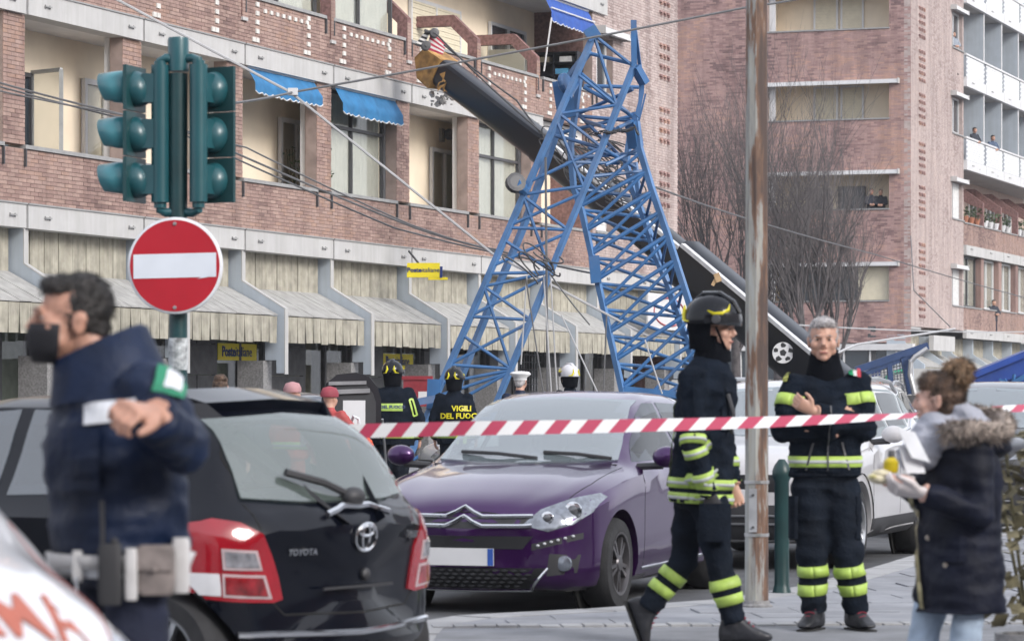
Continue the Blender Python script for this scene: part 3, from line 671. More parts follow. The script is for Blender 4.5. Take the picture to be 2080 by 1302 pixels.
# balconies
bl = [9.36, 13.2, 16.85, 20.46, 24.1, 27.7]; panelm = mat('white balcony panel', (.70,.71,.72), .6, var=.05, vs=4, dirt=.2, dirtcol=(.55,.56,.58))
pink = mat('pink render', (.55,.42,.36), .9, var=.06)
sh2 = MB()
FB.box(sh2, 9.3, 30, -1.7, -1.55, 3.9, 18.4)
sh2.obj('back_wall', pink, b2)
sl2 = MB()
for z in (6.9,10.22,13.48,16.75): FB.box(sl2, 9.32, 30, -1.55, -.02, z, z+.3)
sl2.obj('balcony_slab', offw, b2)
for zb, zp, zt in ((13.46,13.86,14.75),(10.2,10.6,11.5),(16.72,17.12,18.0)):
    for i in range(5):
        q = MB(); FB.box(q, bl[i]+.02, bl[i+1]-.02, -.04, .12, zb, zp-.02); o = q.obj('fascia', whitep, b2)
        q = MB(); FB.box(q, bl[i]+1.0, bl[i]+1.4, .12, .15, zp-.2, zp-.18); q.obj('rail_bracket', sillm, o)
        q = MB(); FB.box(q, bl[i]+.12, bl[i+1]-.08, .02, .06, zp, zt-.08); o = q.obj('balcony_panel', mat('balcony grey', (.30,.32,.36), .7), b2)
        nr = 9
        for r_ in range(nr):
            b_ = MB(); z0 = zp+.01+(zt-.1-zp)*r_/nr
            for c_ in range(7):
                x0 = bl[i]+.14+3.36*c_/7+(.2 if r_ % 2 else 0); FB.box(b_, x0, min(x0+.46, bl[i+1]-.1), .06, .075, z0, z0+(zt-.1-zp)/nr-.012)
            b_.obj('panel_course', panelm, o)
        q = MB(); FB.box(q, bl[i]-.02, bl[i+1]+.0, .0, .11, zt-.07, zt); q.obj('handrail', whitep, b2)
        f = MB(); FB.box(f, bl[i+1]-.07, bl[i+1]+.07, -1.5, .0, zt-.9, zb+3.25 if zb < 16 else 18.4); o = f.obj('dividing_wall', fincol, b2)
        e_ = MB(); FB.box(e_, bl[i+1]-.075, bl[i+1]+.075, .0, .02, zt, zb+3.25 if zb < 16 else 18.4); e_.obj('edge', whitep, o)
        for x in (.9, 2.2): window(bl[i]+x, bl[i]+x+1.0, zb+.35, zb+2.5, -1.53, b2, 1, fr=FB)
# brick balcony floor with sloped dividers, and the storey below it
def bandw(z0, z1):
    for i in range(5):
        q = MB(); FB.box(q, bl[i]+.02, bl[i+1]-.02, -.05, .10, z0, z1); o = q.obj('beam', offw, b2)
        q = MB(); FB.box(q, bl[i]+.8, bl[i]+1.2, .10, .13, z1-.14, z1-.12); q.obj('rail_bracket', dgrey, o)
bandw(6.87,7.25); bandw(3.6,3.94)
brick_mesh('brick_wall', FB, bricks(9.34, 27.7, 7.26, 8.1)+bricks(9.34, 27.7, 3.95, 4.8), .0, BR1, b2)['kind'] = 'stuff'
q = MB(); FB.box(q, 9.3, 27.7, -.2, -.013, 7.26, 8.1); FB.box(q, 9.3, 27.7, -.2, -.013, 3.95, 4.8); q.obj('wall', mortar, b2)
for i in range(5):
    q = MB(); FB.box(q, bl[i], bl[i+1]-.3, -.2, .05, 8.1, 8.15); q.obj('sill', sillm, b2); q = MB(); FB.box(q, bl[i], bl[i+1]-.5, -.2, .05, 4.8, 4.85); q.obj('sill', sillm, b2)
    q = MB(); q.prism([FB.p(bl[i+1]-.12,a,z) for a, z in [(-1.5,9.9),(-1.1,9.9),(.0,9.1),(.0,7.9),(-.25,7.9),(-.25,8.9),(-1.5,9.5)]], E*.2); q.obj('brick_divider', rev, b2)
    q = MB(); FB.box(q, bl[i+1]-.55, bl[i+1]+.05, -.3, -.0, 4.85, 6.87); q.obj('brick_pier', brick_mat('brick pale', []), b2)
    window(bl[i]+.1, bl[i+1]-.6, 4.86, 6.85, -.28, b2, 2, gm=glassw, inner=curt, fr=FB, fm=whitep if i else dgrey)
    window(bl[i]+.6, bl[i]+2.4, 7.3, 9.6, -1.53, b2, 2, fr=FB)
for i in range(4):
    rr = random.Random(i)
    for j in range(3 if i < 2 else 2):
        potplant(FB.p(bl[i]+.6+j*1.1,-.08,8.15), .45, ['red flowerpot plant first on the brick parapet of the far balconies','green trailing plant in a white pot on the far brick parapet','small bushy plant in a pot on the far brick parapet'][j]+[' by the corner',', second balcony',', third balcony',', fourth balcony'][i], 36, .26, True, 'potted plants on the far brick parapet', potm=whitep if i else None, lf=.14)
# shops: glazed front on the side street, canopies on the main street
q = MB(); FA.box(q, .3, 9, -.3, -.02, 1.3, 3.0); q.obj('shop_glazing', glassd, b2)
for i in range(9):
    q = MB(); FA.box(q, .5+i*.98, .56+i*.98, -.02, .06, 1.9, 3.0); q.obj('mullion', whitep, b2)
q = MB(); FA.box(q, -.1, 9, -.25, .18, 3.02, 3.25); q.obj('shop_lintel', whitep, b2)
for i in range(10):
    q = MB(); q.prism([FA.p(.3+i*.88,0,1.95),FA.p(.3+i*.88,.9,1.45),FA.p(.3+i*.88,.9,1.40),FA.p(.3+i*.88,0,1.90)], FA.e*.86); q.obj('sloped_board', slats2, b2)
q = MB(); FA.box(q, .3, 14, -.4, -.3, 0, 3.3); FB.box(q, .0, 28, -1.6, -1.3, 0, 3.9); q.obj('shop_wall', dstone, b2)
q = MB(); FB.box(q, 3.5, 7.3, -.1, .08, 3.05, 3.62); q.obj('fascia', offw, b2)
for i in range(6): canopy(FB, bl[0]-9.3+i*4.0+ (9.4 if False else 0), b2, seed=40+i, zt=3.6, zm=2.9, zl=2.4, zb=1.95, w1=.35, w0=-.6)
for i in range(7):
    q = MB(); q.prism([FB.p(i*4,a,z) for a, z in [(-.9,3.59),(-.2,3.59),(-.2,3.0),(.5,2.5),(.5,1.4),(.2,1.4),(-.9,2.6)]], E*.14); q.obj('canopy_fin', fincol, b2)
rb = MB(); FA.box(rb, .05, SA, -10, -.3, 18.3, 18.6); rb.obj('roof', sillm, b2)
# far end of the street, mostly hidden: a plain pale block closing the view
b3 = thing('distant_building', 'pale distant block at the end of the street', 'building', (60,230,0))
F3 = Fr((20,215,0), V((1,0,0)), V((0,-1,0))); q = MB(); F3.box(q, 0, 90, -12, 0, 0, 20); q.obj('wall', offw, b3)
for i in range(12):
    for j in range(5): window(4+i*6, 6.2+i*6, 3.5+j*3.3, 5.3+j*3.3, .01, b3, 2, fr=F3)
# ================================================================ bare trees before the side wall
bark = mat('bark', (.085,.076,.078), .9, var=.25, vs=6, bump=.3, bs=30)
def tree(x, y, h, label, seed, spread=1.0, nb=7):
    th = thing('bare_tree', label, 'tree', (x,y,0), group='bare trees in front of the side wall'); rr = random.Random(seed); tr = MB(); cr = MB(); tw = MB()
    base = V((x,y,0)); top = base+V((rr.uniform(-.2,.2),rr.uniform(-.2,.2),h*.30))
    tr.tube([base, base.lerp(top,.5)+V((rr.uniform(-.08,.08),0,0)), top], [.20,.16,.14], 10)
    cnt = [0]
    def grow(p, d, L, r, lv):
        pts = [p]; k = 4; dd = V(d)
        for i in range(k):
            dd = (dd+V((rr.uniform(-.16,.16),rr.uniform(-.16,.16),.10+rr.uniform(-.05,.1)))).normalized(); pts.append(pts[-1]+dd*L/k)
        (cr if lv < 3 else tw).tube(pts, [r*(1-.16*i) for i in range(k+1)], 5 if lv < 2 else 3, cap=False); cnt[0] += 1
        if lv >= 4: return
        n = (5,4,4,2)[lv]
        for i in range(n):
            q = pts[1+int((i+.5)/n*3.5)] if i else pts[-1]; a = rr.uniform(0,6.28); sp = rr.uniform(.28,.62)
            s = dd.orthogonal().normalized(); s2 = dd.cross(s); nd = (dd+(s*math.cos(a)+s2*math.sin(a))*sp+V((0,0,.14))).normalized()
            grow(q, nd, L*rr.uniform(.55,.85), max(r*.50,.0055), lv+1)
    for i in range(nb):
        a = 6.28*i/nb+rr.uniform(-.3,.3); t = rr.uniform(.3,.75)*spread
        grow(base.lerp(top, rr.uniform(.75,1)), V((math.cos(a)*t,math.sin(a)*t,1)).normalized(), h*rr.uniform(.24,.36), .072, 0)
    tr.obj('trunk', bark, th, True, 60); o = cr.obj('crown', bark, th); t_ = tw.obj('twigs', bark, o); t_['kind'] = 'stuff'
tree(P(1500,0,104).x, 104, 11.5, 'bare tree with dense upright branches left of the rusty pole', 3, .8)
tree(P(1632,0,101).x, 101, 10.2, 'bare tree showing its thick trunk just right of the rusty pole', 5, .9)
tree(P(1688,0,106).x, 106, 8.2, 'bare wide tree in front of the lowered cream blind', 9, .85)
tree(P(1580,0,108).x, 108, 9.0, 'bare tree hidden mostly behind the rusty pole', 12, .8)
# ================================================================ outside the picture: plain blocks added to darken reflections in the cars
for lab, fr, Lg, H_ in (('unseen brick block added across the street, facing the long loggia block', Fr(F1.p(-10,47,0), E, -N), 60, 11), ('unseen brick block added opposite the wrecked crane', Fr((-30,-24,0), V((1,0,0)), V((0,1,0))), 70, 15)):
    bb = thing('unseen_block', lab, 'building', fr.p(0,-6,0)); q = MB(); fr.box(q, 0, Lg, -12, 0, 0, H_); q.obj('wall', mat('plain brick wall', (.24,.15,.13), .9, var=.2, vs=3), bb)
    for i in range(int(Lg/4.4)):
        for j in range(4): window(1.5+i*4.4, 3.3+i*4.4, 1.2+j*3.4, 3.0+j*3.4, .01, bb, 2, gm=glassd, fr=fr)
# ================================================================ fallen lattice crane
cblue = mat('crane blue paint', (.032,.122,.295), .45, var=.14, vs=3, dirt=.6, dirtcol=(.11,.11,.15), bump=.04, bs=60)
cdark = mat('crane blue deep', (.012,.05,.26), .4, var=.12, vs=3, dirt=.3, dirtcol=(.05,.10,.28))
wirem = mat('steel cable', (.16,.16,.165), .5, .5, var=.1); wirel = mat('light cable', (.45,.45,.46), .5, .2, var=.05)
cr = thing('lattice_crane', 'blue lattice crane collapsed in an A shape against the boom', 'crane', P(1000,960,48))
def strut(a, b, w_, tube=True, m=cblue, name='strut', par=None):
    q = MB()
    if tube: q.tube([a, b], w_/2, 7)
    else: q.bar(a, b, w_)
    return q.obj(name, m, par or cr, tube)
def bent(pts, w_, m=cblue, name='chord', par=None):
    q = MB(); q.tube(pts, w_*.62, 4, True, up=(.3,-1,.2)); return q.obj(name, mat('crane chord paint', (.080,.185,.38), .45, var=.14, vs=3, dirt=.55, dirtcol=(.20,.25,.36)) if m is cblue else m, par or cr)
Y1, D1 = 48.0, 1.15
L = lambda v: 1207+(v-70)*-.4385 if v < 300 else 1106.2+(v-300)*-.4375
Rr = lambda v: 1287-(v-136)*.4480 if v < 300 else 1222-(v-300)*.4110
ch = lambda f, v, d=0: P(f(v), v, Y1+d)
def chord(f, vs, d=0, wdt=.09): bent([ch(f, v, d) for v in vs], wdt)
chord(L, (66,300,500,744,985)); chord(Rr, (130,300,470,556,750,860,985))
back = lambda f: (lambda v: f(v)+30)
# front face of the standing mast: pairs of (chord, height in the picture)
S = []
FL = [232,399,582,739]; FRt = [214,378,467,553,650,749]
seg1 = [((L,72),(Rr,136)),((L,232),(Rr,214)),((L,72),(Rr,214)),((L,150),(Rr,214)),((L,232),(Rr,300)),((L,245),(Rr,385)),((L,370),(Rr,300)),((L,395),(Rr,378)),
 ((L,399),(Rr,467)),((L,399),(Rr,553)),((L,463),(Rr,467)),((L,457),(Rr,392)),((L,488),(Rr,550)),((L,540),(Rr,474)),((L,556),(Rr,553)),((L,582),(Rr,553)),((L,582),(Rr,650)),((L,582),(Rr,749)),
 ((L,641),(Rr,560)),((L,643),(Rr,650)),((L,681),(Rr,749)),((L,739),(Rr,655)),((L,741),(Rr,749)),((L,778),(Rr,752)),((L,806),(Rr,756)),((L,850),(Rr,756)),((L,850),(Rr,850)),((L,940),(Rr,850)),((L,940),(Rr,950))]
for (f1, v1), (f2, v2) in seg1: strut(ch(f1, v1), ch(f2, v2), .052)
# its rear face, bent where it folded
Bk = [P(1197,105,Y1+.7), P(1153,160,Y1+D1), P(1143,230,Y1+D1), P(1110,330,Y1+D1), P(1060,470,Y1+D1), P(1000,610,Y1+D1), P(935,770,Y1+D1), P(890,930,Y1+D1)]
bent(Bk, .10)
Bk2 = [P(1300,165,Y1+D1), P(1310,170,Y1+D1), P(1304,230,Y1+D1)]
for a, b in (((L,120),(1,)),): pass
for a, b in [(P(1180,160,Y1+D1),P(1157,200,Y1)),(P(1186,175,Y1+D1),P(1300,178,Y1+D1)),(P(1178,230,Y1+D1),P(1285,182,Y1+.4)),(P(1180,150,Y1),P(1295,246,Y1+D1)),(P(1168,236,Y1+D1),P(1284,246,Y1+D1)),(P(1140,270,Y1+D1),P(1290,235,Y1+D1)),
             (P(1200,110,Y1+.3),P(1282,130,Y1)),(P(1128,276,Y1+.4),P(1218,300,Y1)),(P(1170,228,Y1+D1),P(1262,320,Y1+D1)),(P(1186,178,Y1+.2),P(1252,214,Y1)),(P(1255,216,Y1),P(1282,235,Y1+.8)),(P(1255,260,Y1),P(1288,245,Y1+.9)),(P(1190,247,Y1+D1),P(1225,257,Y1)),(P(1225,258,Y1+D1),P(1295,272,Y1+D1))]: strut(a, b, .06)
# head plate, mast peak, folded plates on the right
q = MB(); q.bar(P(1196,58,Y1), P(1210,80,Y1), .16, .2); q.obj('head_plate', cblue, cr)
strut(P(1287,42,Y1), P(1288,136,Y1), .085, False, name='peak_bar'); strut(P(1289,52,Y1+.05), P(1302,150,Y1+.6), .05, False, name='peak_bar')
q = MB(); q.bar(P(1290,136,Y1), P(1309,170,Y1+.1), .16, .10); q.obj('bent_plate', cblue, cr)
q = MB(); q.prism([P(1299,168,Y1+.2),P(1309,168,Y1+.2),P(1308,190,Y1+.2),P(1298,240,Y1+.2),P(1290,232,Y1+.2),P(1297,205,Y1+.2)], (0,.12,0)); q.obj('bent_plate', cblue, cr)
q = MB(); q.prism([P(1310,190,Y1+.35),P(1313,192,Y1+.35),P(1300,245,Y1+.35),P(1296,245,Y1+.35)], (0,.1,0)); q.obj('bent_plate', cblue, cr)
q = MB(); q.lathe([(.14,-.05),(.16,-.03),(.16,.03),(.14,.05)], P(1148,170,Y1+.3), (.8,-.5,.2), 14); q.obj('hinge_eye', cblue, cr)
q = MB(); q.bar(P(1140,165,Y1+.6), P(1152,240,Y1+.6), .13, .28, up=(1,0,0)); q.obj('gusset_plate', cblue, cr)
q = MB(); q.tube([P(1047,372,Y1-.1),P(1064,386,Y1),P(1072,392,Y1)], .09, 9); q.obj('sheave_arm', cblue, cr)
q = MB(); q.lathe([(.1,-.06),(.15,-.05),(.11,0),(.15,.05),(.1,.06)], P(1047,372,Y1-.1), (.3,-.9,.3), 14); q.obj('sheave', dgrey, cr)
# second mast, leaning the other way
Y2 = 48.8; M = lambda v: np.interp(v, [150,300,381,425,540,798,985], [1178,1159,1165,1181,1207,1265,1304])
Nn = lambda v: np.interp(v, [228,300,381,474,556,605,720,985], [1290,1299,1323,1355,1381,1397,1434,1520])
Pp = lambda v: np.interp(v, [250,330,375,441,510,560,634,685,985], [1284,1272,1282,1307,1335,1351,1373,1391,1486])
c2 = lambda f, v, d=0: P(float(f(v)), v, Y2+d)
bent([c2(M, v) for v in (150,300,381,425,540,660,798,985)], .09); bent([c2(Nn, v) for v in (228,300,381,474,556,640,760,985)], .10)
bent([c2(Pp, v, 1.2) for v in (250,330,375,441,510,560,634,700,985)], .09)
bent([P(1290,330,Y2+.9),P(1300,420,Y2+.9),P(1330,520,Y2+.9),P(1365,600,Y2+.9),P(1400,700,Y2+.9),P(1460,985,Y2+.9)], .075)
Ml = [419,468,516,568,621,675,731,790,850,915]; Nr = [348,389,431,478,528,578,632,688,745,805]; Nu = [310,348,392,437,484,533,586,640,697,755]
for i in range(10):
    strut(c2(M, Ml[i]), c2(Nn, Nr[i]), .07); strut(c2(M, Ml[i]-4), c2(Nn, Nu[i]), .056)
    if i < 9:
        strut(c2(M, Ml[i]+12), c2(Pp, Ml[i]+68, 1.2), .056); strut(c2(M, Ml[i]+8), c2(Pp, Ml[i]+22, 1.2), .056)
        strut(c2(Nn, Nr[i]), c2(Pp, Nr[i]+60, 1.2), .05); strut(c2(Nn, Nr[i]+2), c2(Pp, Nr[i]+12, 1.2), .05)
for a, b in [((1165,320),(1297,312)),((1163,330),(1258,332)),((1162,345),(1240,300)),((1192,360),(1307,348)),((1195,300),(1262,322)),((1170,384),(1280,398)),((1222,300),(1290,340)),((1150,330),(1215,390)),((1230,335),(1305,300))]: strut(P(a[0],a[1],Y2), P(b[0],b[1],Y2+.3), .058)
q = MB(); q.bar(P(1206,520,Y2-.05), P(1211,575,Y2-.05), .2, .16, up=(1,0,0)); q.obj('splice_sleeve', cblue, cr)
q = MB(); q.bar(P(1268,790,Y2), P(1430,806,Y2), .09); q.obj('cross_bar', cblue, cr)
q = MB(); q.bar(P(838,818,Y1-.5), P(905,806,Y1-.3), .10); q.bar(P(882,770,Y1), P(880,830,Y1), .2,.2); q.obj('base_beam', cblue, cr)
q = MB(); q.bar(P(1284,246,Y2), P(1292,300,Y2+.1), .16, .2); q.obj('splice_sleeve', cblue, cr)
# loose tackle: chain round the joint, wire nests
chain = thing('lifting_chain', 'slack lifting chain strung across the top of the folded blue mast', 'chain', P(1200,265,Y1)); q = MB()
pts = [P(1195,268,Y1+.3), P(1225,266,Y1-.1), P(1255,264,Y1-.1), P(1290,257,Y1-.1), P(1297,270,Y1)]
for i in range(4):
    for j in range(9):
        p = pts[i].lerp(pts[i+1], j/9)+V((0,0,-.04*math.sin(math.pi*j/9))); d = (pts[i+1]-pts[i]).normalized(); u = V((0,0,1)) if j % 2 else V((0,1,0))
        q.tube([p+d*.04*math.cos(a)+u*.022*math.sin(a) for a in [x*math.pi/4 for x in range(9)]], .009, 4, False)
q.obj('links', dgrey, chain)
def nest(name, c, n, r, seed, label):
    th = thing(name, label, 'cable', c); rr = random.Random(seed); q = MB()
    for i in range(n):
        o = c+V((rr.uniform(-.8,.8)*r, rr.uniform(-.3,.3)*r, rr.uniform(-.35,.35)*r-.0)); a0 = rr.uniform(0,6); rx, rz = r*rr.uniform(.25,.8), r*rr.uniform(.15,.4); tl = rr.uniform(-.9,-.3)
        q.tube([o+V((rx*math.cos(a0+t*.2), .12*r*math.sin(t*.5+i), rz*math.sin(a0+t*.2)+tl*rx*math.cos(a0+t*.2))) for t in range(0, rr.randint(14,30))], .013, 5, False)
    q.obj('strands', dgrey, th, True)
nest('tangled_cable', P(1205,330,53.5), 30, .62, 4, 'tangle of black hoist rope on the boom behind the blue masts')
nest('loose_rope', P(1262,385,52), 9, .45, 8, 'loops of dark rope hanging where the second mast bends')
nest('wire_bundle', P(1085,537,46.8), 7, .35, 5, 'coiled wires caught on the lower bracing of the left mast')
# ================================================================ telescopic boom
bo = thing('telescopic_boom', 'black telescopic crane boom leaning with its striped head against the facade', 'boom', P(1600,985,57))
blackp = mat('black gloss paint', (.004,.006,.012), .28, var=.2, vs=2, ior=1.5, dirt=.25, dirtcol=(.022,.025,.034))
def bsec(a, b, h, w_, m, name, n0=1.0):
    d = (b-a).normalized(); u = (Z-d*d.z).normalized(); s = d.cross(u); pr = []
    for t in range(13):
        an = math.pi*t/12; pr.append((math.cos(an)*w_*.5, -h*.18-math.sin(an)*h*.34))
    pr = [(w_*.5,h*.36),(w_*.42,h*.46),(w_*.30,h*.5),(-w_*.30,h*.5),(-w_*.42,h*.46),(-w_*.5,h*.36)]+pr[::-1]
    q = MB(); q.ring_loft([[c+s*x*k+u*y*k for x, y in pr] for c, k in ((a,1),(b,1))]); return q.obj(name, m, bo, True, 25), d, u, s
A0, A1, A2, A3 = P(903,150,62.6), P(1100,300,61), P(1390,535,59), P(1700,795,57)
o1, d_, u_, s_ = bsec(A0, A1+(A1-A0)*.1, .58, .50, blackp, 'inner_section')
bsec(A1, A2, .62, .54, blackp, 'middle_section'); bsec(A2-(A2-A1)*.02, A3, .88, .66, blackp, 'outer_section'); bsec(A3, A3+(A3-A2)*.5, .92, .70, blackp, 'base_section')
for c, h in ((A1,.73),(A2,.90)):
    q = MB(); q.tube([c-d_*.05, c+d_*.03], h*.53, 20, flat=.8, up=u_); 
pale = mat('pale strip and highlight', (.62,.63,.65), .4, .1, var=.12)  # pale band that also imitates the sky highlight on the top edge
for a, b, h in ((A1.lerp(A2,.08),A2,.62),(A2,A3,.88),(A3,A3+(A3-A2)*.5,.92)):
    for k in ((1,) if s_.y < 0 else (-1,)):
        q = MB(); q.bar(a+u_*h*.43+s_*k*(h*.36), b+u_*h*.43+s_*k*(h*.36), .13, .07, up=u_); q.obj('top_highlight_strip', pale if a is not A1 else pale, bo)
# head: rusty sheave box, striped flap, pulleys
rust = mat('rusty yellow', (.34,.19,.06), .75, var=.4, vs=5, dirt=1, dirtcol=(.10,.055,.035))
q = MB(); c = A0-d_*.02
q.prism([c+u_*.28+s_*.27, c-u_*.36+s_*.27, c-u_*.33-d_*.35+s_*.27, c-u_*.02-d_*.62+s_*.27, c+u_*.26-d_*.5+s_*.27], -s_*.54); hd = q.obj('boom_head', rust, bo)
def striped(name, o, a, b, n, m1, m2, th, par):
    for i in range(n):
        q = MB(); x0, x1 = i/n, (i+1)/n; q.prism([o+a*x0, o+a*x1, o+a*x1+b, o+a*x0+b], th); q.obj('stripe', m1 if i % 2 == 0 else m2, par)
redp = mat('warning red', (.45,.03,.07), .5, var=.1); wht = mat('warning white', (.7,.68,.66), .5, var=.08, dirt=.2); blk2 = mat('black paint', (.02,.02,.022), .5)
fl = MB(); fo = c-d_*.62+u_*.20; fl.bar(fo+s_*.0, fo+d_*.5, .42, .04, up=u_); flo = fl.obj('warning_flap', wht, bo)
X = V((1,0,0)); fa = P(862,105,61.9); 
# red and white striped plate facing the street, black and white edge plate beside it
pa, pb, pc, pd = P(866,100,61.9), P(876,64,61.9), P(906,92,61.9), P(899,112,61.9)
for i in range(7):
    t0, t1 = i/7, (i+1)/7; q = MB(); q.prism([pb.lerp(pa,t0), pb.lerp(pa,t1), pc.lerp(pd,t1)+(pd-pc)*.0, pc.lerp(pd,t0)], (0,.03,0)); q.obj('stripe', redp if i % 2 == 0 else wht, flo)
ea, eb = P(842,92,61.85), P(866,62,61.85)
for i in range(8):
    t0, t1 = i/8, (i+1)/8; q = MB(); a, b = ea.lerp(eb,t0), ea.lerp(eb,t1); w_ = P(866,98,61.85)-P(845,91,61.85); w2 = P(876,66,61.85)-P(866,62,61.85)
    q.prism([a, b, b+w_.lerp(w2,t1)*.8, a+w_.lerp(w2,t0)*.8], (0,.03,0)); q.obj('stripe', blk2 if i % 2 == 0 else wht, flo)
for u, v in ((882,68),(865,94)):
    q = MB(); q.lathe([(.05,-.07),(.09,-.06),(.06,0),(.09,.06),(.05,.07)], P(u,v,61.8), (.2,-1,.1), 16); q.lathe([(.03,-.09),(.03,.09)], P(u,v,61.8), (.2,-1,.1), 10); q.obj('pulley', dgrey, hd, True)
q = MB(); q.tube([P(862,62,61.8),P(872,66,61.8),P(880,62,61.8)], .03, 6); q.obj('grab_hook', dgrey, hd)
# torn steel under the head
q = MB(); rr = random.Random(3)
for i in range(14):
    p = P(896+rr.uniform(-9,10), 164+rr.uniform(-14,18), 62.3); s = rr.uniform(.05,.13)
    q.add([p, p+V((s,rr.uniform(-.1,0),rr.uniform(-.1,.1))), p+V((rr.uniform(-.05,.1),-.05,-s))], [(0,1,2)])
q.obj('torn_steel', rust, hd)
# chips in the paint: thin flakes lifted on the side plate
q = MB()
for i in range(70):
    t = rr.random()*rr.random(); p = A0.lerp(A1, .25+.8*t)+u_*rr.uniform(-.2,.08)-s_*0+V((0,-.285,0)); s = rr.uniform(.01,.05)
    q.add([p, p+d_*s*rr.uniform(1,3), p+d_*s+u_*s*.6], [(0,1,2)])
q.obj('paint_chips', mat('bare steel', (.6,.6,.62), .5), o1)['kind'] = 'stuff'
# round emblem: a ball with dark patches
q = MB(); ec = P(1587,717,57.55)+V((0,-.36,0)); q.lathe([(.19,0),(.19,.012)], ec, (0,-1,0), 28); em = q.obj('round_emblem', whitep, bo)
rr = random.Random(6); q = MB(); q.lathe([(.065,.012),(.065,.016)], ec, (0,-1,0), 5)
for i in range(5):
    a = math.pi/2+i*2*math.pi/5; p = ec+V((math.cos(a)*.135,0,math.sin(a)*.135)); q.prism([p+V((math.cos(b)*rr.uniform(.03,.065),-.0121,math.sin(b)*rr.uniform(.025,.06))) for b in [j*math.pi/4 for j in range(8)]], (0,-.004,0))
q.obj('patches', blk2, em)
q = MB(); q.bar(P(1447,580,57.4), P(1458,560,57.4), .06); q.bar(P(1452,566,57.4), P(1463,562,57.4), .11, .16); q.obj('rope_guide', mat('raw wood', (.45,.30,.16), .7), bo)
# hoist ropes along the boom
for a, b, sag in (((884,68),(1108,276),.05),((902,92),(1050,205),.02),((1050,205),(1110,285),.02)):
    q = MB(); p0, p1 = P(*a,61.6), P(*b,60.6); q.tube([p0.lerp(p1,i/10)-Z*sag*math.sin(math.pi*i/10) for i in range(11)], .018, 5); q.obj('hoist_rope', dgrey, bo)
# torn end of the beam where the boom struck: rubble of concrete on the coping
ru = MB(); cc = P(893,195,62.9)
for i in range(26): 
    s = rr.uniform(.03,.12); ru.box(P(898+rr.uniform(-24,30), 197+rr.uniform(-10,16), 63.0), (s,s*.8,s*.6), Matrix.Rotation(rr.uniform(0,3),3,V((rr.random(),rr.random(),1)).normalized()))
tag(ru.obj('rubble', offw), kind='stuff')
# ================================================================ wires over the street
def wire(label, pts, r=.014, sag=.0, m=wirem, grp='overhead wires', n=16, name='overhead_wire'):
    pts = [P(*p) for p in pts]; out = []
    for a, b in zip(pts[:-1], pts[1:]): out += [a.lerp(b, i/n)-Z*sag*4*(i/n)*(1-i/n) for i in range(n)]
    q = MB(); q.tube(out+[pts[-1]], r, 5); o = q.obj(name, m, None, True); tag(o, label, 'wire', grp); return o
wire('upper of the three dark wires crossing behind the traffic light', [(-60,152,46),(360,258,47),(840,462,49),(1010,508,49.5),(1230,560,50)], .017, .03)
wire('middle of the three dark wires crossing behind the traffic light', [(-60,160,46.2),(360,268,47),(800,463,49),(1060,525,50)], .015, .02)
wire('lowest of the three dark wires crossing behind the traffic light', [(-60,172,45),(262,236,45.5),(500,300,46.5),(830,455,48),(1010,512,49)], .013, .02)
wire('pale stay wire running down from the top edge to the left mast', [(200,-20,44),(590,188,46),(1000,515,48),(1330,690,49)], .02, .0, wirel)
wire('dark span wire rising from the traffic light to the top right', [(440,214,42),(595,188,46),(1510,17,48),(1720,-22,49)], .018, .02)
q = MB(); q.box(P(595,187,46), (.14,.12,.10)); tag(q.obj('wire_clamp', whitep), 'small white clamp where two wires cross before the first awning', 'clamp')
wire('thin wire from the boom past the pole to the corner building', [(1325,378,49),(1530,448,70),(1770,515,88),(2100,610,100)], .016, .02)
wire('white tie rod from the crossed arms officer up to the far corner', [(1600,760,60),(1740,700,75),(1940,668,96)], .03, .0, wirel)
wire('level tram wire under the far brick corner', [(1560,656,80),(1760,668,92),(1940,674,96),(2100,674,100)], .02, .01, wirel)
wire('slanting stay wire against the far plain brick corner', [(1850,480,100),(1856,590,98),(1930,664,96)], .016, .0, wirem)
for i, (a, b, lab) in enumerate((((1108,320,47.9),(1112,800,47.9),'vertical hoist rope hanging inside the left mast'),((1104,560,47),(1120,800,47),'second hoist rope hanging by the white helmet'),((1118,556,47.2),(1132,806,47.2),'third hoist rope beside the white helmet'),((1140,640,47),(1215,800,47),'pale rope slanting down beside the white helmet'),((1070,560,47),(1058,740,47),'pale rope hanging down to the white cap'),((1068,566,46.9),(1104,800,46.9),'dark rope slanting inside the lower left mast'),((1116,555,47),(1198,660,47),'dark rope slanting to a knot on the canopy boards'),((1232,640,47.5),(1226,790,47.5),'dark rope hanging before the barred shop front'),((1310,690,47.6),(1345,800,47.6),'pale ropes hanging inside the lower second mast'))):
    wire(lab, [a, b], .012 if i != 0 else .02, .0 if i % 2 else .02, wirem if i in (0,5,6,7) else wirel, 'loose ropes hanging from the wrecked crane', 8, 'hanging_rope')
# ================================================================ crane chassis and fallen jib at the right
cg = thing('crane_jib', 'dark blue fallen crane girder slanting up at the right edge', 'girder', P(2030,960,62))
q = MB(); q.prism([P(1955,775,62),P(2140,700,62),P(2140,742,62),P(1960,800,62)], (0,.5,0)); q.prism([P(1955,765,61.9),P(2140,690,61.9),P(2140,703,61.9),P(1955,778,61.9)], (0,.7,0)); q.obj('girder', cdark, cg)
q = MB(); q.prism([P(1962,800,62.2),P(2140,742,62.2),P(2140,830,62.2),P(1990,850,62.2)], (0,.3,0)); q.obj('web_plate', cdark, cg)
for a, b, w_ in (((2020,800),(2110,748),.09),((2000,795),(2060,835),.06),((2030,850),(2120,790),.07),((2040,770),(2060,800),.05),((2025,845),(2120,815),.12),((2030,770),(2110,820),.05),((2060,760),(2050,850),.05)): strut(P(a[0],a[1],61.7), P(b[0],b[1],61.6), w_, False, cblue if w_ < .1 else cdark, 'brace', cg)
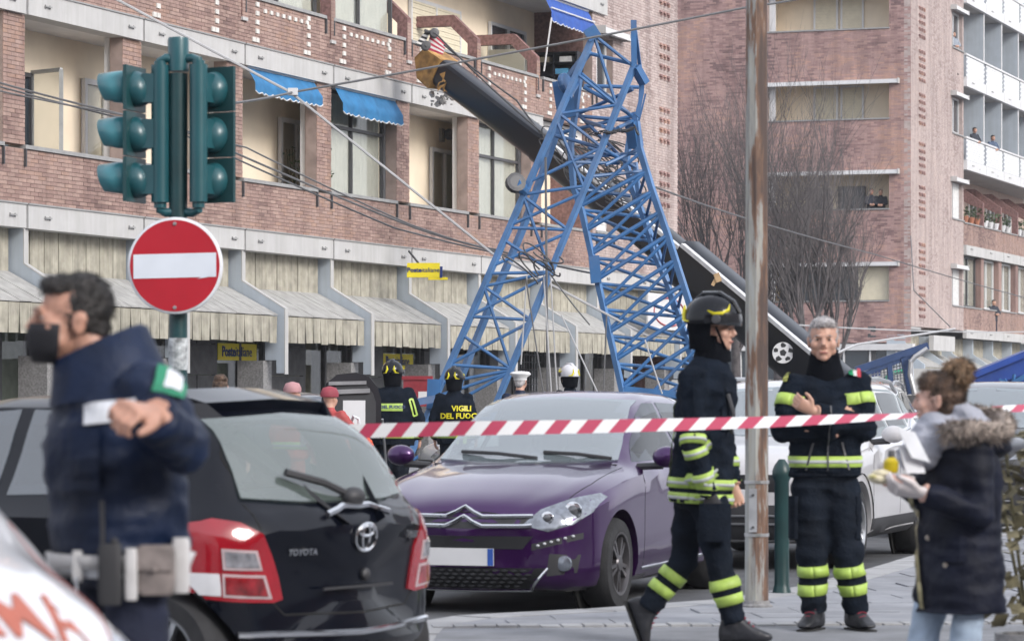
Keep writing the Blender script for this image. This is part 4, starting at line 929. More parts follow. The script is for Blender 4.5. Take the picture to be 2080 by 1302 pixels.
tk = thing('crane_truck', 'pale truck bed behind a dark blue rail with white mesh at the right', 'truck', P(1800,960,64))
navyp = mat('navy rail', (.03,.06,.15), .4, var=.1)
for a, b, w_ in (((1738,752),(1885,702),.14),((1738,766),(1880,712),.09),((1806,735),(1812,800),.10),((1836,725),(1850,800),.14),((1735,770),(1752,800),.08)): strut(P(a[0],a[1],64), P(b[0],b[1],64), w_, False, navyp, 'rail', tk)
q = MB(); q.tube([P(1858,802,63.8),P(1848,760,63.8),P(1850,735,63.8),P(1858,725,63.8),P(1884,708,63.8)], .05, 8); q.obj('handrail', mat('steel rail', (.5,.5,.5), .35, .6), tk)
q = MB()
for i in range(16): q.bar(P(1756+i*6.5,756-i*2.0,64.1), P(1760+i*6.5,802,64.1), .02)
for i in range(9): q.bar(P(1752,760+i*5,64.1), P(1850,738+i*7,64.1), .02)
q.obj('mesh_side', mat('white mesh', (.6,.62,.65), .6), tk)
q = MB(); q.obox(P(1740,803,65.5), (1.9,0,0), (0,2,0), (0,0,.55)); q.obj('truck_bed', offw, tk)
q = MB(); q.tube([P(1792,802,65.2),P(1797,772,65.2),P(1812,758,65.2),P(1838,752,65.2),P(1850,752,65.2)], .05, 8); q.obj('green_hose', mat('green hose', (.03,.28,.16), .5), tk)
q = MB(); q.tube([P(1755,790,65.2),P(1775,783,65.2),P(1792,776,65.2)], .06, 8); q.obj('orange_strap', mat('orange strap', (.5,.12,.03), .6), tk)
q = MB(); q.box(P(1776,795,65.0), (.5,.2,.25)); q.box(P(1780,755,65.2), (.2,.1,.2)); q.obj('blue_panel', navy, tk)
for i in range(3):
    q = MB(); q.lathe([(.42,-.14),(.5,-.1),(.5,.1),(.42,.14)], V((tk.location.x-.7+i*1.3,65.6,.5)), (0,1,0), 24); q.obj('wheel', dgrey, tk)
q = MB(); q.obox(V((tk.location.x-1.1,65.2,.5)), (4,0,0), (0,1.6,0), (0,0,.5)); q.obj('chassis', dgrey, tk)
# ================================================================ street furniture close to the camera
tgreen = mat('signal green', (.009,.070,.085), .38, var=.08, vs=4, coat=.2, dirt=.2, dirtcol=(.03,.12,.12))
tdark = mat('signal pole green', (.010,.045,.05), .4, var=.15, vs=6, dirt=.3, dirtcol=(.03,.07,.07))
TY = 20.0; tl = thing('traffic_light', 'green traffic light with two three-lamp heads back to back on one pole', 'traffic light', P(362,0,TY)*V((1,1,0)) if False else V((P(362,0,TY).x, TY, 0)))
px = P(362,0,TY).x
q = MB(); q.tube([V((px,TY,0)), V((px,TY,P(0,150,TY).z))], .058, 20); q.obj('pole', tdark, tl, True, 60)
q = MB(); q.lathe([(.066,-.19),(.066,0.0),(.062,.02),(.0,.03)], V((px,TY,P(0,84,TY).z)), Z, 20); q.obj('pole_cap', tgreen, tl, True)
def sighead(cx, cy, face, col, hl):
    """three lamps seen from behind: thin front plates, domed backs, a rounded column carrying them"""
    z1, z0 = P(0,134,TY).z, P(0,412,TY).z; f = V(face).normalized(); s = V((-f.y,f.x,0)); H = z1-z0; c = V((cx,cy,0))
    q = MB(); kc = c-f*.175+s*col*.02; pr = [kc+V((math.cos(a)*.056,math.sin(a)*.056,0)) for a in [i*math.pi/10 for i in range(20)]]; q.prism([p+Z*(z0-.0) for p in pr], Z*H); q.prism([p+Z*(z0-.035) for p in [kc+(x-kc)*.7 for x in pr]], Z*(H+.06)); colo = q.obj('column', tgreen, tl, True, 40)
    for i in range(3):
        a = z0+H*i/3+.003; b = z0+H*(i+1)/3-.003; zc = (a+b)/2; q = MB()
        q.obox(c-s*.15-f*.012+Z*a, *((s*.30, f*.024) if s.cross(f).z > 0 else (f*.024, s*.30)), Z*(b-a)); o = q.obj('front_plate', tdark2, tl)
        q = MB(); rings = []
        for k in range(9):
            t = k/8; r = .106*math.cos(t*1.35)**.7; d = .095*math.sin(t*1.35); rings.append([c-f*(.012+d)+s*r*math.cos(x)+Z*(zc+r*1.06*math.sin(x)-.02*t) for x in [j*math.pi/14 for j in range(28)]])
        q.ring_loft(rings); q.obj('domed_back', tgreen, o, True, 60)
        q = MB(); q.obox(c-f*.17-s*.05+Z*(zc-.09), *((s*.10, f*.10) if s.cross(f).z > 0 else (f*.10, s*.10)), Z*.18); q.obj('housing_web', tgreen, o)
        o_ = c+f*.013+Z*zc; q = MB(); q.lathe([(.105,0),(.09,.02),(.05,.035),(.0,.04)], o_, f, 20); q.obj('lens', mat('dark lens', (.02,.03,.03), .1), o, True)
        rings = []; n = 26
        for r0, t in ((.117,0),(.115,.5),(.104,1)):
            rg = []
            for j in range(n+1):
                an = math.radians(-50)+math.radians(280)*j/n; le = hl*t*(.93+.16*math.sin(an)); rg.append(o_+s*math.cos(an)*r0+Z*(math.sin(an)*r0*(1-.05*t)+.004*t)+f*le)
            rings.append(rg)
        q = MB(); q.ring_loft(rings, False, False); h = q.obj('lamp_hood', mat('signal hood', (.045,.21,.245), .35, var=.06, coat=.2), o, True, 60)
        so = h.modifiers.new('t', 'SOLIDIFY'); so.thickness = .006
    for z_, u in ((z0-.02,-1),(z1+.0,1)):
        q = MB(); q.tube([V((px,TY,z_+.035*u)), V((kc.x*.7+px*.3,TY-.03,z_+.045*u)), kc+Z*(z_+.03*u), kc+Z*(z_-.03*u)], .028, 10); q.obj('bracket_arm', tgreen, colo, True)
tdark2 = mat('signal plate green', (.008,.05,.055), .45, var=.1)
sighead(P(272,0,TY).x, TY+.03, (-.955,.30,0), 0, .20); sighead(P(434,0,TY).x, TY+.08, (.50,.866,0), 0, .05)
for zz in (2.22,):
    q = MB(); q.lathe([(.0585,0),(.0605,.0),(.0605,R.uniform(.16,.2)),(.0585,.2)], V((px,TY,zz-.6)), Z, 20); q.obj('sticker_patch', mat('torn sticker', (.42,.44,.45), .8, var=.4, vs=20, dirt=.8, dirtcol=(.03,.07,.07)), tl)
# no-entry sign on the same pole
ns_ = thing('no_entry_sign', 'round red no entry sign with a white bar under the traffic light', 'sign', V((px,TY-.1,2.0)))
sr = mat('sign face red', (.42,.012,.025), .35, var=.05, vs=3, coat=.3, dirt=.12, dirtcol=(.5,.1,.1)); sw_ = mat('sign face white', (.66,.70,.76), .4, var=.03)
nx = V((-.12,-1,0)).normalized(); c = P(356,540,TY-.11); sx_ = V((-nx.y,nx.x,0)); sx_ = sx_ if sx_.x > 0 else -sx_
q = MB(); q.lathe([(.295,-.012),(.302,-.006),(.302,.006),(.296,.012)], c, nx, 56); q.obj('plate', mat('sign rim white', (.68,.69,.72), .4), ns_, True, 50)
q = MB(); q.lathe([(.284,.0125),(.284,.0145)], c, nx, 56); q.obj('red_face', sr, ns_)
q = MB(); rt = V((0,0,1))+sx_*.0; ax_ = (sx_+Z*.02).normalized(); q.obox(c-ax_*.262-Z*.075+nx*.0148, ax_*.524, -nx*.002 if False else Z*.15, nx*.002); q.obj('white_bar', sw_, ns_)
for z_ in (.26,-.26):
    q = MB(); q.lathe([(.013,.0145),(.011,.021),(0,.022)], c+Z*z_, nx, 10); q.obj('bolt', mat('bolt steel', (.55,.55,.55), .3, .8), ns_, True)
q = MB(); q.prism([c+ax_*.14-Z*.085+nx*.0165, c+ax_*.26-Z*.055+nx*.0165, c+ax_*.262-Z*.04+nx*.0165, c+ax_*.2-Z*.078+nx*.0165], nx*.001); q.obj('peeled_film', sw_, ns_)
q = MB(); q.obox(c-V((.07,-.02,.02)), (.14,0,0), (0,.13,0), (0,0,.04)); q.obj('clamp', dgrey, ns_)
# big rusty pole
PY = 20.05; x0_ = P(1537,0,PY).x; pp = thing('street_pole', 'tall grey steel pole with rusty streaks on the pavement', 'pole', V((P(1537,0,PY).x,PY,PZ)))
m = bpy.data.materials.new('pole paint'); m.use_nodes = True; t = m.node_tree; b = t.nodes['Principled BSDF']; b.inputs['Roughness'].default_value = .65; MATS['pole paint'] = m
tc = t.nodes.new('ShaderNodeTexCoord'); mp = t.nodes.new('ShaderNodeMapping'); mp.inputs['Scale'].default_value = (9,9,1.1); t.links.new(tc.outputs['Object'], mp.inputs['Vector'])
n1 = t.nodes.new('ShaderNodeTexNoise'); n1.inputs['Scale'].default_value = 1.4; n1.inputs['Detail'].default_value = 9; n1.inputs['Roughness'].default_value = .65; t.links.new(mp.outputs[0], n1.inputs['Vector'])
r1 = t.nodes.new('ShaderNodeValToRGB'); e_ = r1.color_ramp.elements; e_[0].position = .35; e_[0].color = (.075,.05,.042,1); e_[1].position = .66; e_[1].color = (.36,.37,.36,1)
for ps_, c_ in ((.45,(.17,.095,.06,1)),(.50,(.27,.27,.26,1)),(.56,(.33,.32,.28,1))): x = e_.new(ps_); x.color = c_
sx = t.nodes.new('ShaderNodeSeparateXYZ'); t.links.new(tc.outputs['Object'], sx.inputs[0])   # rust thickens upward; shade on the right side is painted in along X
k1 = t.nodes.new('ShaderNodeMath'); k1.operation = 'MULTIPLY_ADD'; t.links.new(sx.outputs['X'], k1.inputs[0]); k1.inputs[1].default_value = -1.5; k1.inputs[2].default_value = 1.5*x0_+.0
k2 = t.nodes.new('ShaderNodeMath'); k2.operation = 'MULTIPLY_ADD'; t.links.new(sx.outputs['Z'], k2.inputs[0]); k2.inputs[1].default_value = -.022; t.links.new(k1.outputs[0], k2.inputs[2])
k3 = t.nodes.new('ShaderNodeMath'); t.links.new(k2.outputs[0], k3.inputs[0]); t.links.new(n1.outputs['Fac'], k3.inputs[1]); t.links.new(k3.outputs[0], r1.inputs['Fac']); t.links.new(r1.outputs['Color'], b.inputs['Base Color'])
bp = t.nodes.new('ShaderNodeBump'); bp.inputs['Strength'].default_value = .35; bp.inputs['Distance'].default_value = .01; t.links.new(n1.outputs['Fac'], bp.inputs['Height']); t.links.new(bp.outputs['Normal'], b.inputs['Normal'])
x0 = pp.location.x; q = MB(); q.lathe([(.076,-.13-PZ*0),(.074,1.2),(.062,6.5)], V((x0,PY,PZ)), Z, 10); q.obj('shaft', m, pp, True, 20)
for z_ in (.78,.45):
    q = MB(); q.lathe([(.073,0),(.079,0),(.079,.02),(.073,.02)], V((x0,PY,PZ+z_)), Z, 12); q.obj('strap', mat('bolt steel', (.55,.55,.55), .3, .8), pp)
q = MB(); q.obox(V((x0-.055,PY-.088,PZ+.48)), (.05,0,0), (0,.02,0), (0,0,.27)); hp = q.obj('hatch_plate', mat('galvanised', (.33,.34,.36), .45, .3, var=.2), pp)
for z_ in (.51,.71):
    q = MB(); q.lathe([(.009,0),(.009,.012)], V((x0-.03,PY-.088,PZ+z_)), (0,-1,0), 8); q.obj('bolt', dgrey, hp)
q = MB(); q.lathe([(.10,0),(.10,.02),(.085,.03),(.082,.05)], V((x0,PY,PZ)), Z, 12); q.obj('base_collar', granite, pp)
# green bollard by the kerb
bx = thing('bollard', 'dark green bollard between the rusty pole and the officer with crossed arms', 'bollard', V((P(1588,0,21.6).x,21.6,PZ)))
q = MB(); q.lathe([(.065,0),(.055,.04),(.05,.06),(.05,.75),(.065,.78),(.065,.82),(.05,.86),(.02,.9)], bx.location, Z, 16); q.obj('post', mat('bollard green', (.007,.036,.036), .4, var=.15), bx, True, 40)
# barrier tape
tape = MB(); prof = []
pts = [(610,894,20.0,.070),(640,884,17.4,.070),(690,876,16.3,.072),(820,873,16.25,.072),(950,870,16.2,.072),(1200,866,16.15,.068),(1380,862,16.1,.062),(1560,857,16.1,.056),(1700,851,16.1,.045),(1830,845,16.15,.026),(1900,841,16.2,.024),(2000,833,16.3,.036),(2200,822,16.6,.036)]
cp = [P(a,b,c) for a, b, c, _ in pts]; hh = [d for *_, d in pts]; ML = [0]
den = [];
for i in range(len(cp)-1):
    for j in range(10): den.append((cp[i].lerp(cp[i+1], j/10), hh[i]+(hh[i+1]-hh[i])*j/10))
den.append((cp[-1], hh[-1])); s = 0; tv = []; sv = []
for i, (p, h) in enumerate(den):
    if i: s += (p-den[i-1][0]).length
    tw = .5*noise.noise(V((s*.7,2,0))); lean = math.acos(min(1, h/.072))*1.0; d = V((0,math.sin(lean),math.cos(lean)))*.036
    tv += [p-d, p+d]; sv.append(s)
mt = bpy.data.materials.new('barrier tape'); mt.use_nodes = True; t = mt.node_tree; b = t.nodes['Principled BSDF']; b.inputs['Roughness'].default_value = .35
uv = t.nodes.new('ShaderNodeTexCoord'); sp = t.nodes.new('ShaderNodeSeparateXYZ'); t.links.new(uv.outputs['UV'], sp.inputs[0])
a1 = t.nodes.new('ShaderNodeMath'); a1.operation = 'MULTIPLY_ADD'; t.links.new(sp.outputs['Y'], a1.inputs[0]); a1.inputs[1].default_value = -.37; t.links.new(sp.outputs['X'], a1.inputs[2])
a2 = t.nodes.new('ShaderNodeMath'); a2.operation = 'FRACT'; t.links.new(a1.outputs[0], a2.inputs[0]); a3 = t.nodes.new('ShaderNodeMath'); a3.operation = 'GREATER_THAN'; a3.inputs[1].default_value = .5; t.links.new(a2.outputs[0], a3.inputs[0])
mx = t.nodes.new('ShaderNodeMixRGB'); mx.inputs['Color1'].default_value = (.72,.72,.72,1); mx.inputs['Color2'].default_value = (.43,.05,.10,1); t.links.new(a3.outputs[0], mx.inputs['Fac']); t.links.new(mx.outputs[0], b.inputs['Base Color'])
me = bpy.data.meshes.new('barrier_tape'); n = len(den); me.from_pydata(tv, [], [(2*i,2*i+2,2*i+3,2*i+1) for i in range(n-1)]); ul = me.uv_layers.new(name='UVMap')
for p in me.polygons:
    for li in p.loop_indices:
        vi = me.loops[li].vertex_index; ul.data[li].uv = (sv[vi//2]/.162, vi % 2)
tag(link('barrier_tape', me, mt, None, True, 180), 'red and white striped barrier tape stretched across the whole scene', 'tape')
# planter shrub at the right edge
potplant(V((P(2092,0,14.5).x,14.5,PZ)), .95, 'dry leafy shrub cut by the right edge behind the woman', 260, .24, True, None, mat('dry leaf', (.16,.14,.08), .8, var=.4, vs=12), granite)
# ================================================================ cars
def cr_interp(xs, ys, x):        # monotone-ish cubic through the stations
    i = max(0, min(len(xs)-2, int(np.searchsorted(xs, x))-1)); x0, x1 = xs[i], xs[i+1]; t = (x-x0)/(x1-x0)
    def sl(j):
        if j == 0: return (ys[1]-ys[0])/(xs[1]-xs[0])
        if j == len(xs)-1: return (ys[-1]-ys[-2])/(xs[-1]-xs[-2])
        a = (ys[j]-ys[j-1])/(xs[j]-xs[j-1]); b = (ys[j+1]-ys[j])/(xs[j+1]-xs[j])
        return 0 if a*b <= 0 else 2*a*b/(a+b)
    h = x1-x0; m0, m1 = sl(i)*h, sl(i+1)*h; t2, t3 = t*t, t*t*t
    return (2*t3-3*t2+1)*ys[i]+(t3-2*t2+t)*m0+(-2*t3+3*t2)*ys[i+1]+(t3-t2)*m1
tyre = mat('tyre rubber', (.022,.022,.024), .85, var=.2, vs=10, bump=.2, bs=60); plast = mat('black car plastic', (.03,.03,.033), .55, var=.1)
chrome = mat('chrome', (.72,.73,.75), .12, 1, var=.02); alloy = mat('alloy', (.42,.43,.45), .3, .8, var=.05); darkalloy = mat('dark alloy', (.10,.095,.10), .35, .6, var=.1)
cglass = glass_mat('car glass', tint=(.50,.56,.55), refl_ior=1.9, see=.95, base=(.03,.04,.04)); wsglass = glass_mat('windscreen glass', tint=(.62,.72,.72), refl_ior=3.4, see=.66, base=(.42,.50,.54))  # windscreen base colour lightened to imitate sky glare on the glass
lampg = mat('headlamp glass', (.22,.24,.28), .12, .45, var=.22, vs=22, coat=1); lampd = mat('headlamp dark', (.13,.13,.14), .12, .3, coat=1)
redl = mat('tail lamp red', (.27,.004,.012), .12, var=.12, vs=5, coat=1); whl = mat('tail lamp clear', (.60,.60,.62), .1, var=.1, coat=1); well = mat('wheel well', (.008,.008,.008), .95)
def paint(name, c, coat=1, rough=.35, dirt=.15, metal=0, spec=.25): return mat(name, c, rough, metal, spec=spec, var=.05, vs=3, coat=coat, dirt=dirt, dirtcol=tuple(min(1, x*.7+.05) for x in c))
class Car:
    def __init__(s, name, label, loc, ang, st, m, foh, wb, wr=.31, tw=.195, rim=None, cat='car', spokes=6, low=None, grp='parked cars', wheels=True, curve=.16, rcurve=.10, archm=None):
        s.r = thing(name, label, cat, (loc[0],loc[1],0), ang, grp); s.M = world(s.r); s.foh, s.wb, s.m = foh, wb, m
        xs = [q[0] for q in st]; Lg = xs[-1]; s.L = Lg; s.hw = max(q[2] for q in st)
        cols = list(zip(*st)); NX, NS = 84, 56; rings = []
        for i in range(NX):
            u = i/(NX-1); u = .5-.5*math.cos(math.pi*u) if True else u; x = Lg*(.55*u+.45*i/(NX-1))
            zb, hw, zs, hs, zt, ht = [cr_interp(xs, c, x) for c in cols[1:]]
            ctl = [(0,zb),(hw*.82,zb),(hw*.965,zb+.05),(hw*.995,zb+.14),(hw,zb+.42*(zs-zb)),(hw*.995,zb+.70*(zs-zb)),((hw*.97+hs*.03),zs-.05),(hs,zs),(ht+(hs-ht)*.42,zs+(zt-zs)*.50),(ht+(hs-ht)*.03,zt-.05*min(1,(zt-zs)/.3)),(ht*.86,zt-.012),(ht*.5,zt+.004),(0,zt+.012)]
            d = [0]
            for a, b in zip(ctl[:-1], ctl[1:]): d.append(d[-1]+math.hypot(b[0]-a[0], b[1]-a[1])+1e-4)
            half = []
            for j in range(NS//2+1):
                q = d[-1]*j/(NS//2); half.append((cr_interp(d, [c[0] for c in ctl], q), cr_interp(d, [c[1] for c in ctl], q)))
            def wx(y, z):
                f = (y/s.hw)**2; fr = max(0, 1-x/1.3); re = max(0, 1-(Lg-x)/1.1); return foh-x-curve*f*fr**1.0+rcurve*f*re
            rg = [V((wx(y,z), y, z)) for y, z in half]+[V((wx(y,z), -y, z)) for y, z in half[-2:0:-1]]
            rings.append(rg)
        q = MB(); q.ring_loft(rings, False)
        n = len(rings[0])
        for end in (0, -1):
            rg = rings[end]; c = sum(rg, V((0,0,0)))/n; k0 = (0 if end == 0 else (NX-1)*n); prev = list(range(k0, k0+n)); bul = .03 if end == 0 else -.03
            for sc_ in (.8,.55,.3):
                nb = len(q.v); q.v += [tuple(c+(p-c)*sc_+V((bul*(1-sc_)**.5,0,0))) for p in rg]
                for j in range(n):
                    f = (prev[j], nb+j, nb+(j+1)%n, prev[(j+1)%n]); q.f.append(f if end == 0 else f[::-1])
                prev = list(range(nb, nb+n))
            f = tuple(prev); q.f.append(f[::-1] if end else f)
        bmh = bmesh.new(); me = q.mesh('body'); bmh.from_mesh(me); bmesh.ops.recalc_face_normals(bmh, faces=bmh.faces); bmh.to_mesh(me); bmh.free()
        if wheels:
            bo_ = bpy.data.objects.new('tmp', me); COL.objects.link(bo_); cut = []
            for X in (0, -wb):
                for sg in (1, -1):
                    cmb = MB(); cmb.lathe([(wr+.055,0),(wr+.055,.42)], V((X, sg*(s.hw+.15), wr)), (0,-sg,0), 40); co_ = bpy.data.objects.new('cut', cmb.mesh('cut')); COL.objects.link(co_); cut.append(co_)
                    md = bo_.modifiers.new('b', 'BOOLEAN'); md.operation = 'DIFFERENCE'; md.object = co_; md.solver = 'EXACT'
            me2 = evalmesh(bo_); bpy.data.objects.remove(bo_)
            for c_ in cut: bpy.data.objects.remove(c_)
            me = me2
        me.materials.clear(); me.name = 'body'; shade(me, 32)
        s.cuts = []; s.bvh = bvh_of(me); s.body = s.local('body', me, m)
        if wheels:
            q = MB()
            for X in (0, -wb):
                for sg in (1, -1): q.lathe([(wr+.05,0),(wr+.05,.02)], V((X, sg*(s.hw-.26), wr)), (0,sg,0), 28)
            s.local('wheel_well', q.mesh('wheel_well'), well)
            for X in (0, -wb):
                for sg in (1, -1): s.wheel(V((X, sg*(s.hw-.02), wr)), sg, wr, tw, rim or alloy, spokes)
    def local(s, name, me, m, par=None, smooth=False, ang=35):
        if m is not None and not me.materials: me.materials.append(m)
        if smooth: shade(me, ang)
        o = bpy.data.objects.new(name, me); COL.objects.link(o); o.parent = par or s.r; return o
    def add(s, name, mb, m, par=None, smooth=True, ang=35): return s.local(name, mb.mesh(name), m, par, smooth, ang)
    def wheel(s, c, sg, wr, tw, rim, spokes):
        q = MB(); a = V((0,sg,0)); o = q
        q.lathe([(wr*.66,-tw),(wr*.9,-tw-.01),(wr*.985,-tw*.85),(wr,-tw*.6),(wr,-tw*.3),(wr*.985,-.03),(wr*.93,0),(wr*.70,.004),(wr*.67,-.01),(wr*.66,-tw)], c, a, 40, False)
        w_ = s.add('wheel', q, tyre); q = MB()
        q.lathe([(wr*.68,-.012),(wr*.69,.006),(wr*.64,.004),(wr*.60,-.03),(wr*.58,-tw*.8)], c, a, 36, False)
        e1 = V((1,0,0)); e2 = a.cross(e1)
        for k in range(spokes):
            an = 2*math.pi*k/spokes+.3; d = e1*math.cos(an)+e2*math.sin(an); t = -e1*math.sin(an)+e2*math.cos(an)
            for off in (-.022, .022): q.prism([c+d*wr*.12+t*(off*.4-.012)+a*-.005, c+d*wr*.12+t*(off*.4+.012)+a*-.005, c+d*wr*.63+t*(off*1.5+.014)+a*-.012, c+d*wr*.63+t*(off*1.5-.014)+a*-.012], a*-.03)
        q.lathe([(.0,.004),(.05,.002),(.06,-.01),(.06,-.05)], c, a, 16)
        s.add('rim', q, rim, w_, True, 30); q = MB(); q.lathe([(.0,-.07),(wr*.58,-.07)], c, a, 24); s.add('brake_disc', q, darkalloy, w_, False)
    def hollow(s, seats=((-1.15,.36),(-1.15,-.36),(-2.0,.36),(-2.0,-.36)), top=1.18):
        bmh = bmesh.new(); bmh.from_mesh(s.body.data); kill = []
        for poly, to, d, ax in s.cuts:
            pl = [V(p) for p in poly]
            def ins(p):
                x, y = ax(p); c = False
                for i in range(len(pl)):
                    a, b = pl[i], pl[i-1]
                    if (a[1] > y) != (b[1] > y) and x < (b[0]-a[0])*(y-a[1])/(b[1]-a[1]+1e-12)+a[0]: c = not c
                return c
            for f in bmh.faces:
                if f.normal.dot(d) < -.12 and all(ins(v.co) for v in f.verts): kill.append(f)
        bmesh.ops.delete(bmh, geom=list(set(kill)), context='FACES'); bmh.to_mesh(s.body.data); bmh.free()
        im = mat('car interior', (.035,.035,.038), .85, var=.2, vs=8)
        for x, y in seats:
            q = MB(); q.ring_loft([[V((x+dx+math.sin(a)*.07, y+math.cos(a)*w_, z)) for a in [i*math.pi/8 for i in range(16)]] for dx, w_, z in ((.05,.20,.5),(.0,.24,.62),(-.10,.23,.95),(-.14,.17,1.02))]); q.ring_loft([[V((x-.15+math.sin(a)*.05, y+math.cos(a)*w_, z)) for a in [i*math.pi/8 for i in range(16)]] for w_, z in ((.09,1.04),(.13,1.08),(.13,top-.01),(.09,top+.03))]); s.add('seat', q, im)
        q = MB(); q.box((-.62,0,.90), (.34,1.35,.16)); q.box((-1.45,0,.40), (1.7,1.3,.1)); s.add('dashboard', q, im, None, False)
        q = MB(); c = V((-.90,.36,.93)); q.tube([c+V((.05*math.sin(a),.17*math.cos(a),.15*math.sin(a))) for a in [i*math.pi/10 for i in range(21)]], .014, 6, False); s.add('steering_wheel', q, im)
    def panel(s, name, poly, view, m, par=None, off=.004, thick=.012, step=.06, smooth=True):
        B = 6
        if view == 'front': to, d = (lambda a, b: (B, a, b)), (-1,0,0)
        elif view == 'rear': to, d = (lambda a, b: (-B-s.L, a, b)), (1,0,0)
        elif view == 'left': to, d = (lambda a, b: (a, B, b)), (0,-1,0)
        elif view == 'right': to, d = (lambda a, b: (a, -B, b)), (0,1,0)
        elif view in ('rl','rr'):
            k = 1 if view == 'rl' else -1; q_ = .70711; to, d = (lambda a, b: (s.foh-s.L+.20+q_*a-q_*B, k*(.75+q_*a+q_*B), b)), (q_,-k*q_,0)
        else: to, d = (lambda a, b: (a, b, B)), (0,0,-1)
        if name in ('windscreen','side_window','rear_window'):
            ax = {'front':lambda p:(p.y,p.z),'rear':lambda p:(p.y,p.z),'left':lambda p:(p.x,p.z),'right':lambda p:(p.x,p.z)}[view]; s.cuts.append((poly, to, V(d), ax))
        o = conform(name, poly, to, d, s.bvh, m, None, off, thick, step, 14, smooth); o.parent = par or s.r; return o
    def hit(s, view, a, b, off=0):
        B = 6; o, d = {'front':((B,a,b),(-1,0,0)),'rear':((-B-s.L,a,b),(1,0,0)),'left':((a,B,b),(0,-1,0)),'right':((a,-B,b),(0,1,0)),'top':((a,b,B),(0,0,-1))}[view]
        h = s.bvh.ray_cast(V(o), V(d), 14)
        if h[0] is None: h = s.bvh.find_nearest(V(o)+V(d)*(B-.5 if view != 'rear' else B-.5))
        n = h[1] if h[1].dot(V(d)) < 0 else -h[1]; return h[0]+n*off, n
    def line(s, name, pts, view, r, m, par=None, off=.0, n=6, flat=1):
        out = []
        for a, b in zip(pts[:-1], pts[1:]):
            k = max(2, int((V(b)-V(a)).length/.04)); out += [s.hit(view, a[0]+(b[0]-a[0])*j/k, a[1]+(b[1]-a[1])*j/k, off)[0] for j in range(k)]
        out.append(s.hit(view, *pts[-1], off)[0]); q = MB(); q.tube(out, r, n, True, flat); return s.add(name, q, m, par)
    def mirror(s, x, z, m, sg=1, y=None):
        y = y or s.hw; q = MB(); c = V((x, sg*(y+.13), z)); q.ball(c, (.07,.105,.075), 16, 10); o = s.add('wing_mirror', q, m, None, True, 180)
        q = MB(); q.tube([V((x-.02, sg*(y-.09), z-.07)), c+V((-.0,-sg*.03,-.06))], .025, 8); s.add('mirror_arm', q, plast, o)
        q = MB(); q.lathe([(.0,.0),(.062,.0)], c+V((-.072,0,0)), (-1,0,0), 16); s.add('mirror_glass', q, cglass, o)
def ang_of(th): return math.atan2(-math.cos(th), -math.sin(th))
HATCH = [(0,.27,.50,.58,.46,.62,.34),(.05,.20,.66,.64,.60,.71,.42),(.14,.16,.74,.70,.68,.765,.50),(.30,.15,.815,.775,.735,.82,.58),(.60,.15,.855,.85,.79,.895,.62),(1.0,.16,.865,.905,.815,.955,.64),(1.28,.16,.865,.925,.82,1.00,.64),(1.50,.16,.865,.935,.82,1.14,.62),(1.80,.16,.865,.945,.82,1.32,.585),(2.10,.16,.865,.955,.82,1.43,.56),(2.5,.16,.865,.97,.82,1.48,.55),(3.0,.16,.865,.99,.815,1.475,.545),(3.4,.17,.86,1.0,.80,1.42,.55),(3.65,.20,.83,1.0,.78,1.29,.57),(3.82,.24,.80,.98,.75,1.10,.58),(3.90,.28,.74,.92,.68,.98,.52),(3.94,.34,.62,.85,.56,.90,.45)]
# ---- the purple hatchback
purple = paint('purple metallic', (.046,.008,.080), dirt=.02, metal=.65, rough=.28)
pc = Car('parked_car', 'purple hatchback seen from the front, in the middle of the street', (-.06,22.1), ang_of(math.radians(19)), HATCH, purple, .80, 2.466, .315, .2, darkalloy, spokes=5, grp='cars parked along the kerb')
def facelift(c):
    pass
ws = [(-.66,1.0),(-.60,1.22),(-.53,1.415),(0,1.44),(.53,1.415),(.60,1.22),(.66,1.0),(.35,.985),(0,.98),(-.35,.985)]
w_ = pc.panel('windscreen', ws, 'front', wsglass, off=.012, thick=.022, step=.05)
for sg in (1, -1):
    hl = [(sg*y, z) for y, z in ((.40,.60),(.56,.555),(.70,.60),(.79,.68),(.825,.775),(.79,.80),(.66,.77),(.50,.70))]
    if sg < 0: hl = hl[::-1]
    h = pc.panel('headlight', hl, 'front', lampg, off=.006, thick=.02, step=.04)
    for yy, zz, rr_ in ((.69,.69,.062),(.55,.645,.045)):
        p, n = pc.hit('front', sg*yy, zz, .004); q = MB(); q.lathe([(rr_,0),(rr_*.95,.008),(rr_*.6,.012)], p, (1,0,0), 20); hb = pc.add('lamp_ring', q, chrome, h); q = MB(); q.lathe([(rr_*.6,.013),(rr_*.3,.022),(0,.024)], p, (1,0,0), 16); pc.add('bulb_lens', q, lampd, hb)
    fg = [(sg*y, z) for y, z in ((.55,.26),(.72,.28),(.74,.40),(.57,.41))]; f = pc.panel('fog_lamp_recess', fg if sg > 0 else fg[::-1], 'front', plast, off=.003)
    p, n = pc.hit('front', sg*.655, .345, .008); q = MB(); q.lathe([(.055,0),(.05,.015),(.02,.022),(0,.023)], p, (1,0,0), 18); pc.add('fog_lamp', q, lampg, f)
    for k in range(6):
        p, n = pc.hit('front', sg*(.50+k*.04), .465+k*.012, .008); q = MB(); q.ball(p, (.012,.013,.010), 8, 6); pc.add('daytime_light', q, whl)
    dr = [(sg*y, z) for y, z in ((.46,.43),(.75,.505),(.75,.545),(.46,.475))]; pc.panel('light_slot', dr if sg > 0 else dr[::-1], 'front', plast, off=.003, step=.05)
    pc.mirror(-.62, 1.03, purple, sg)
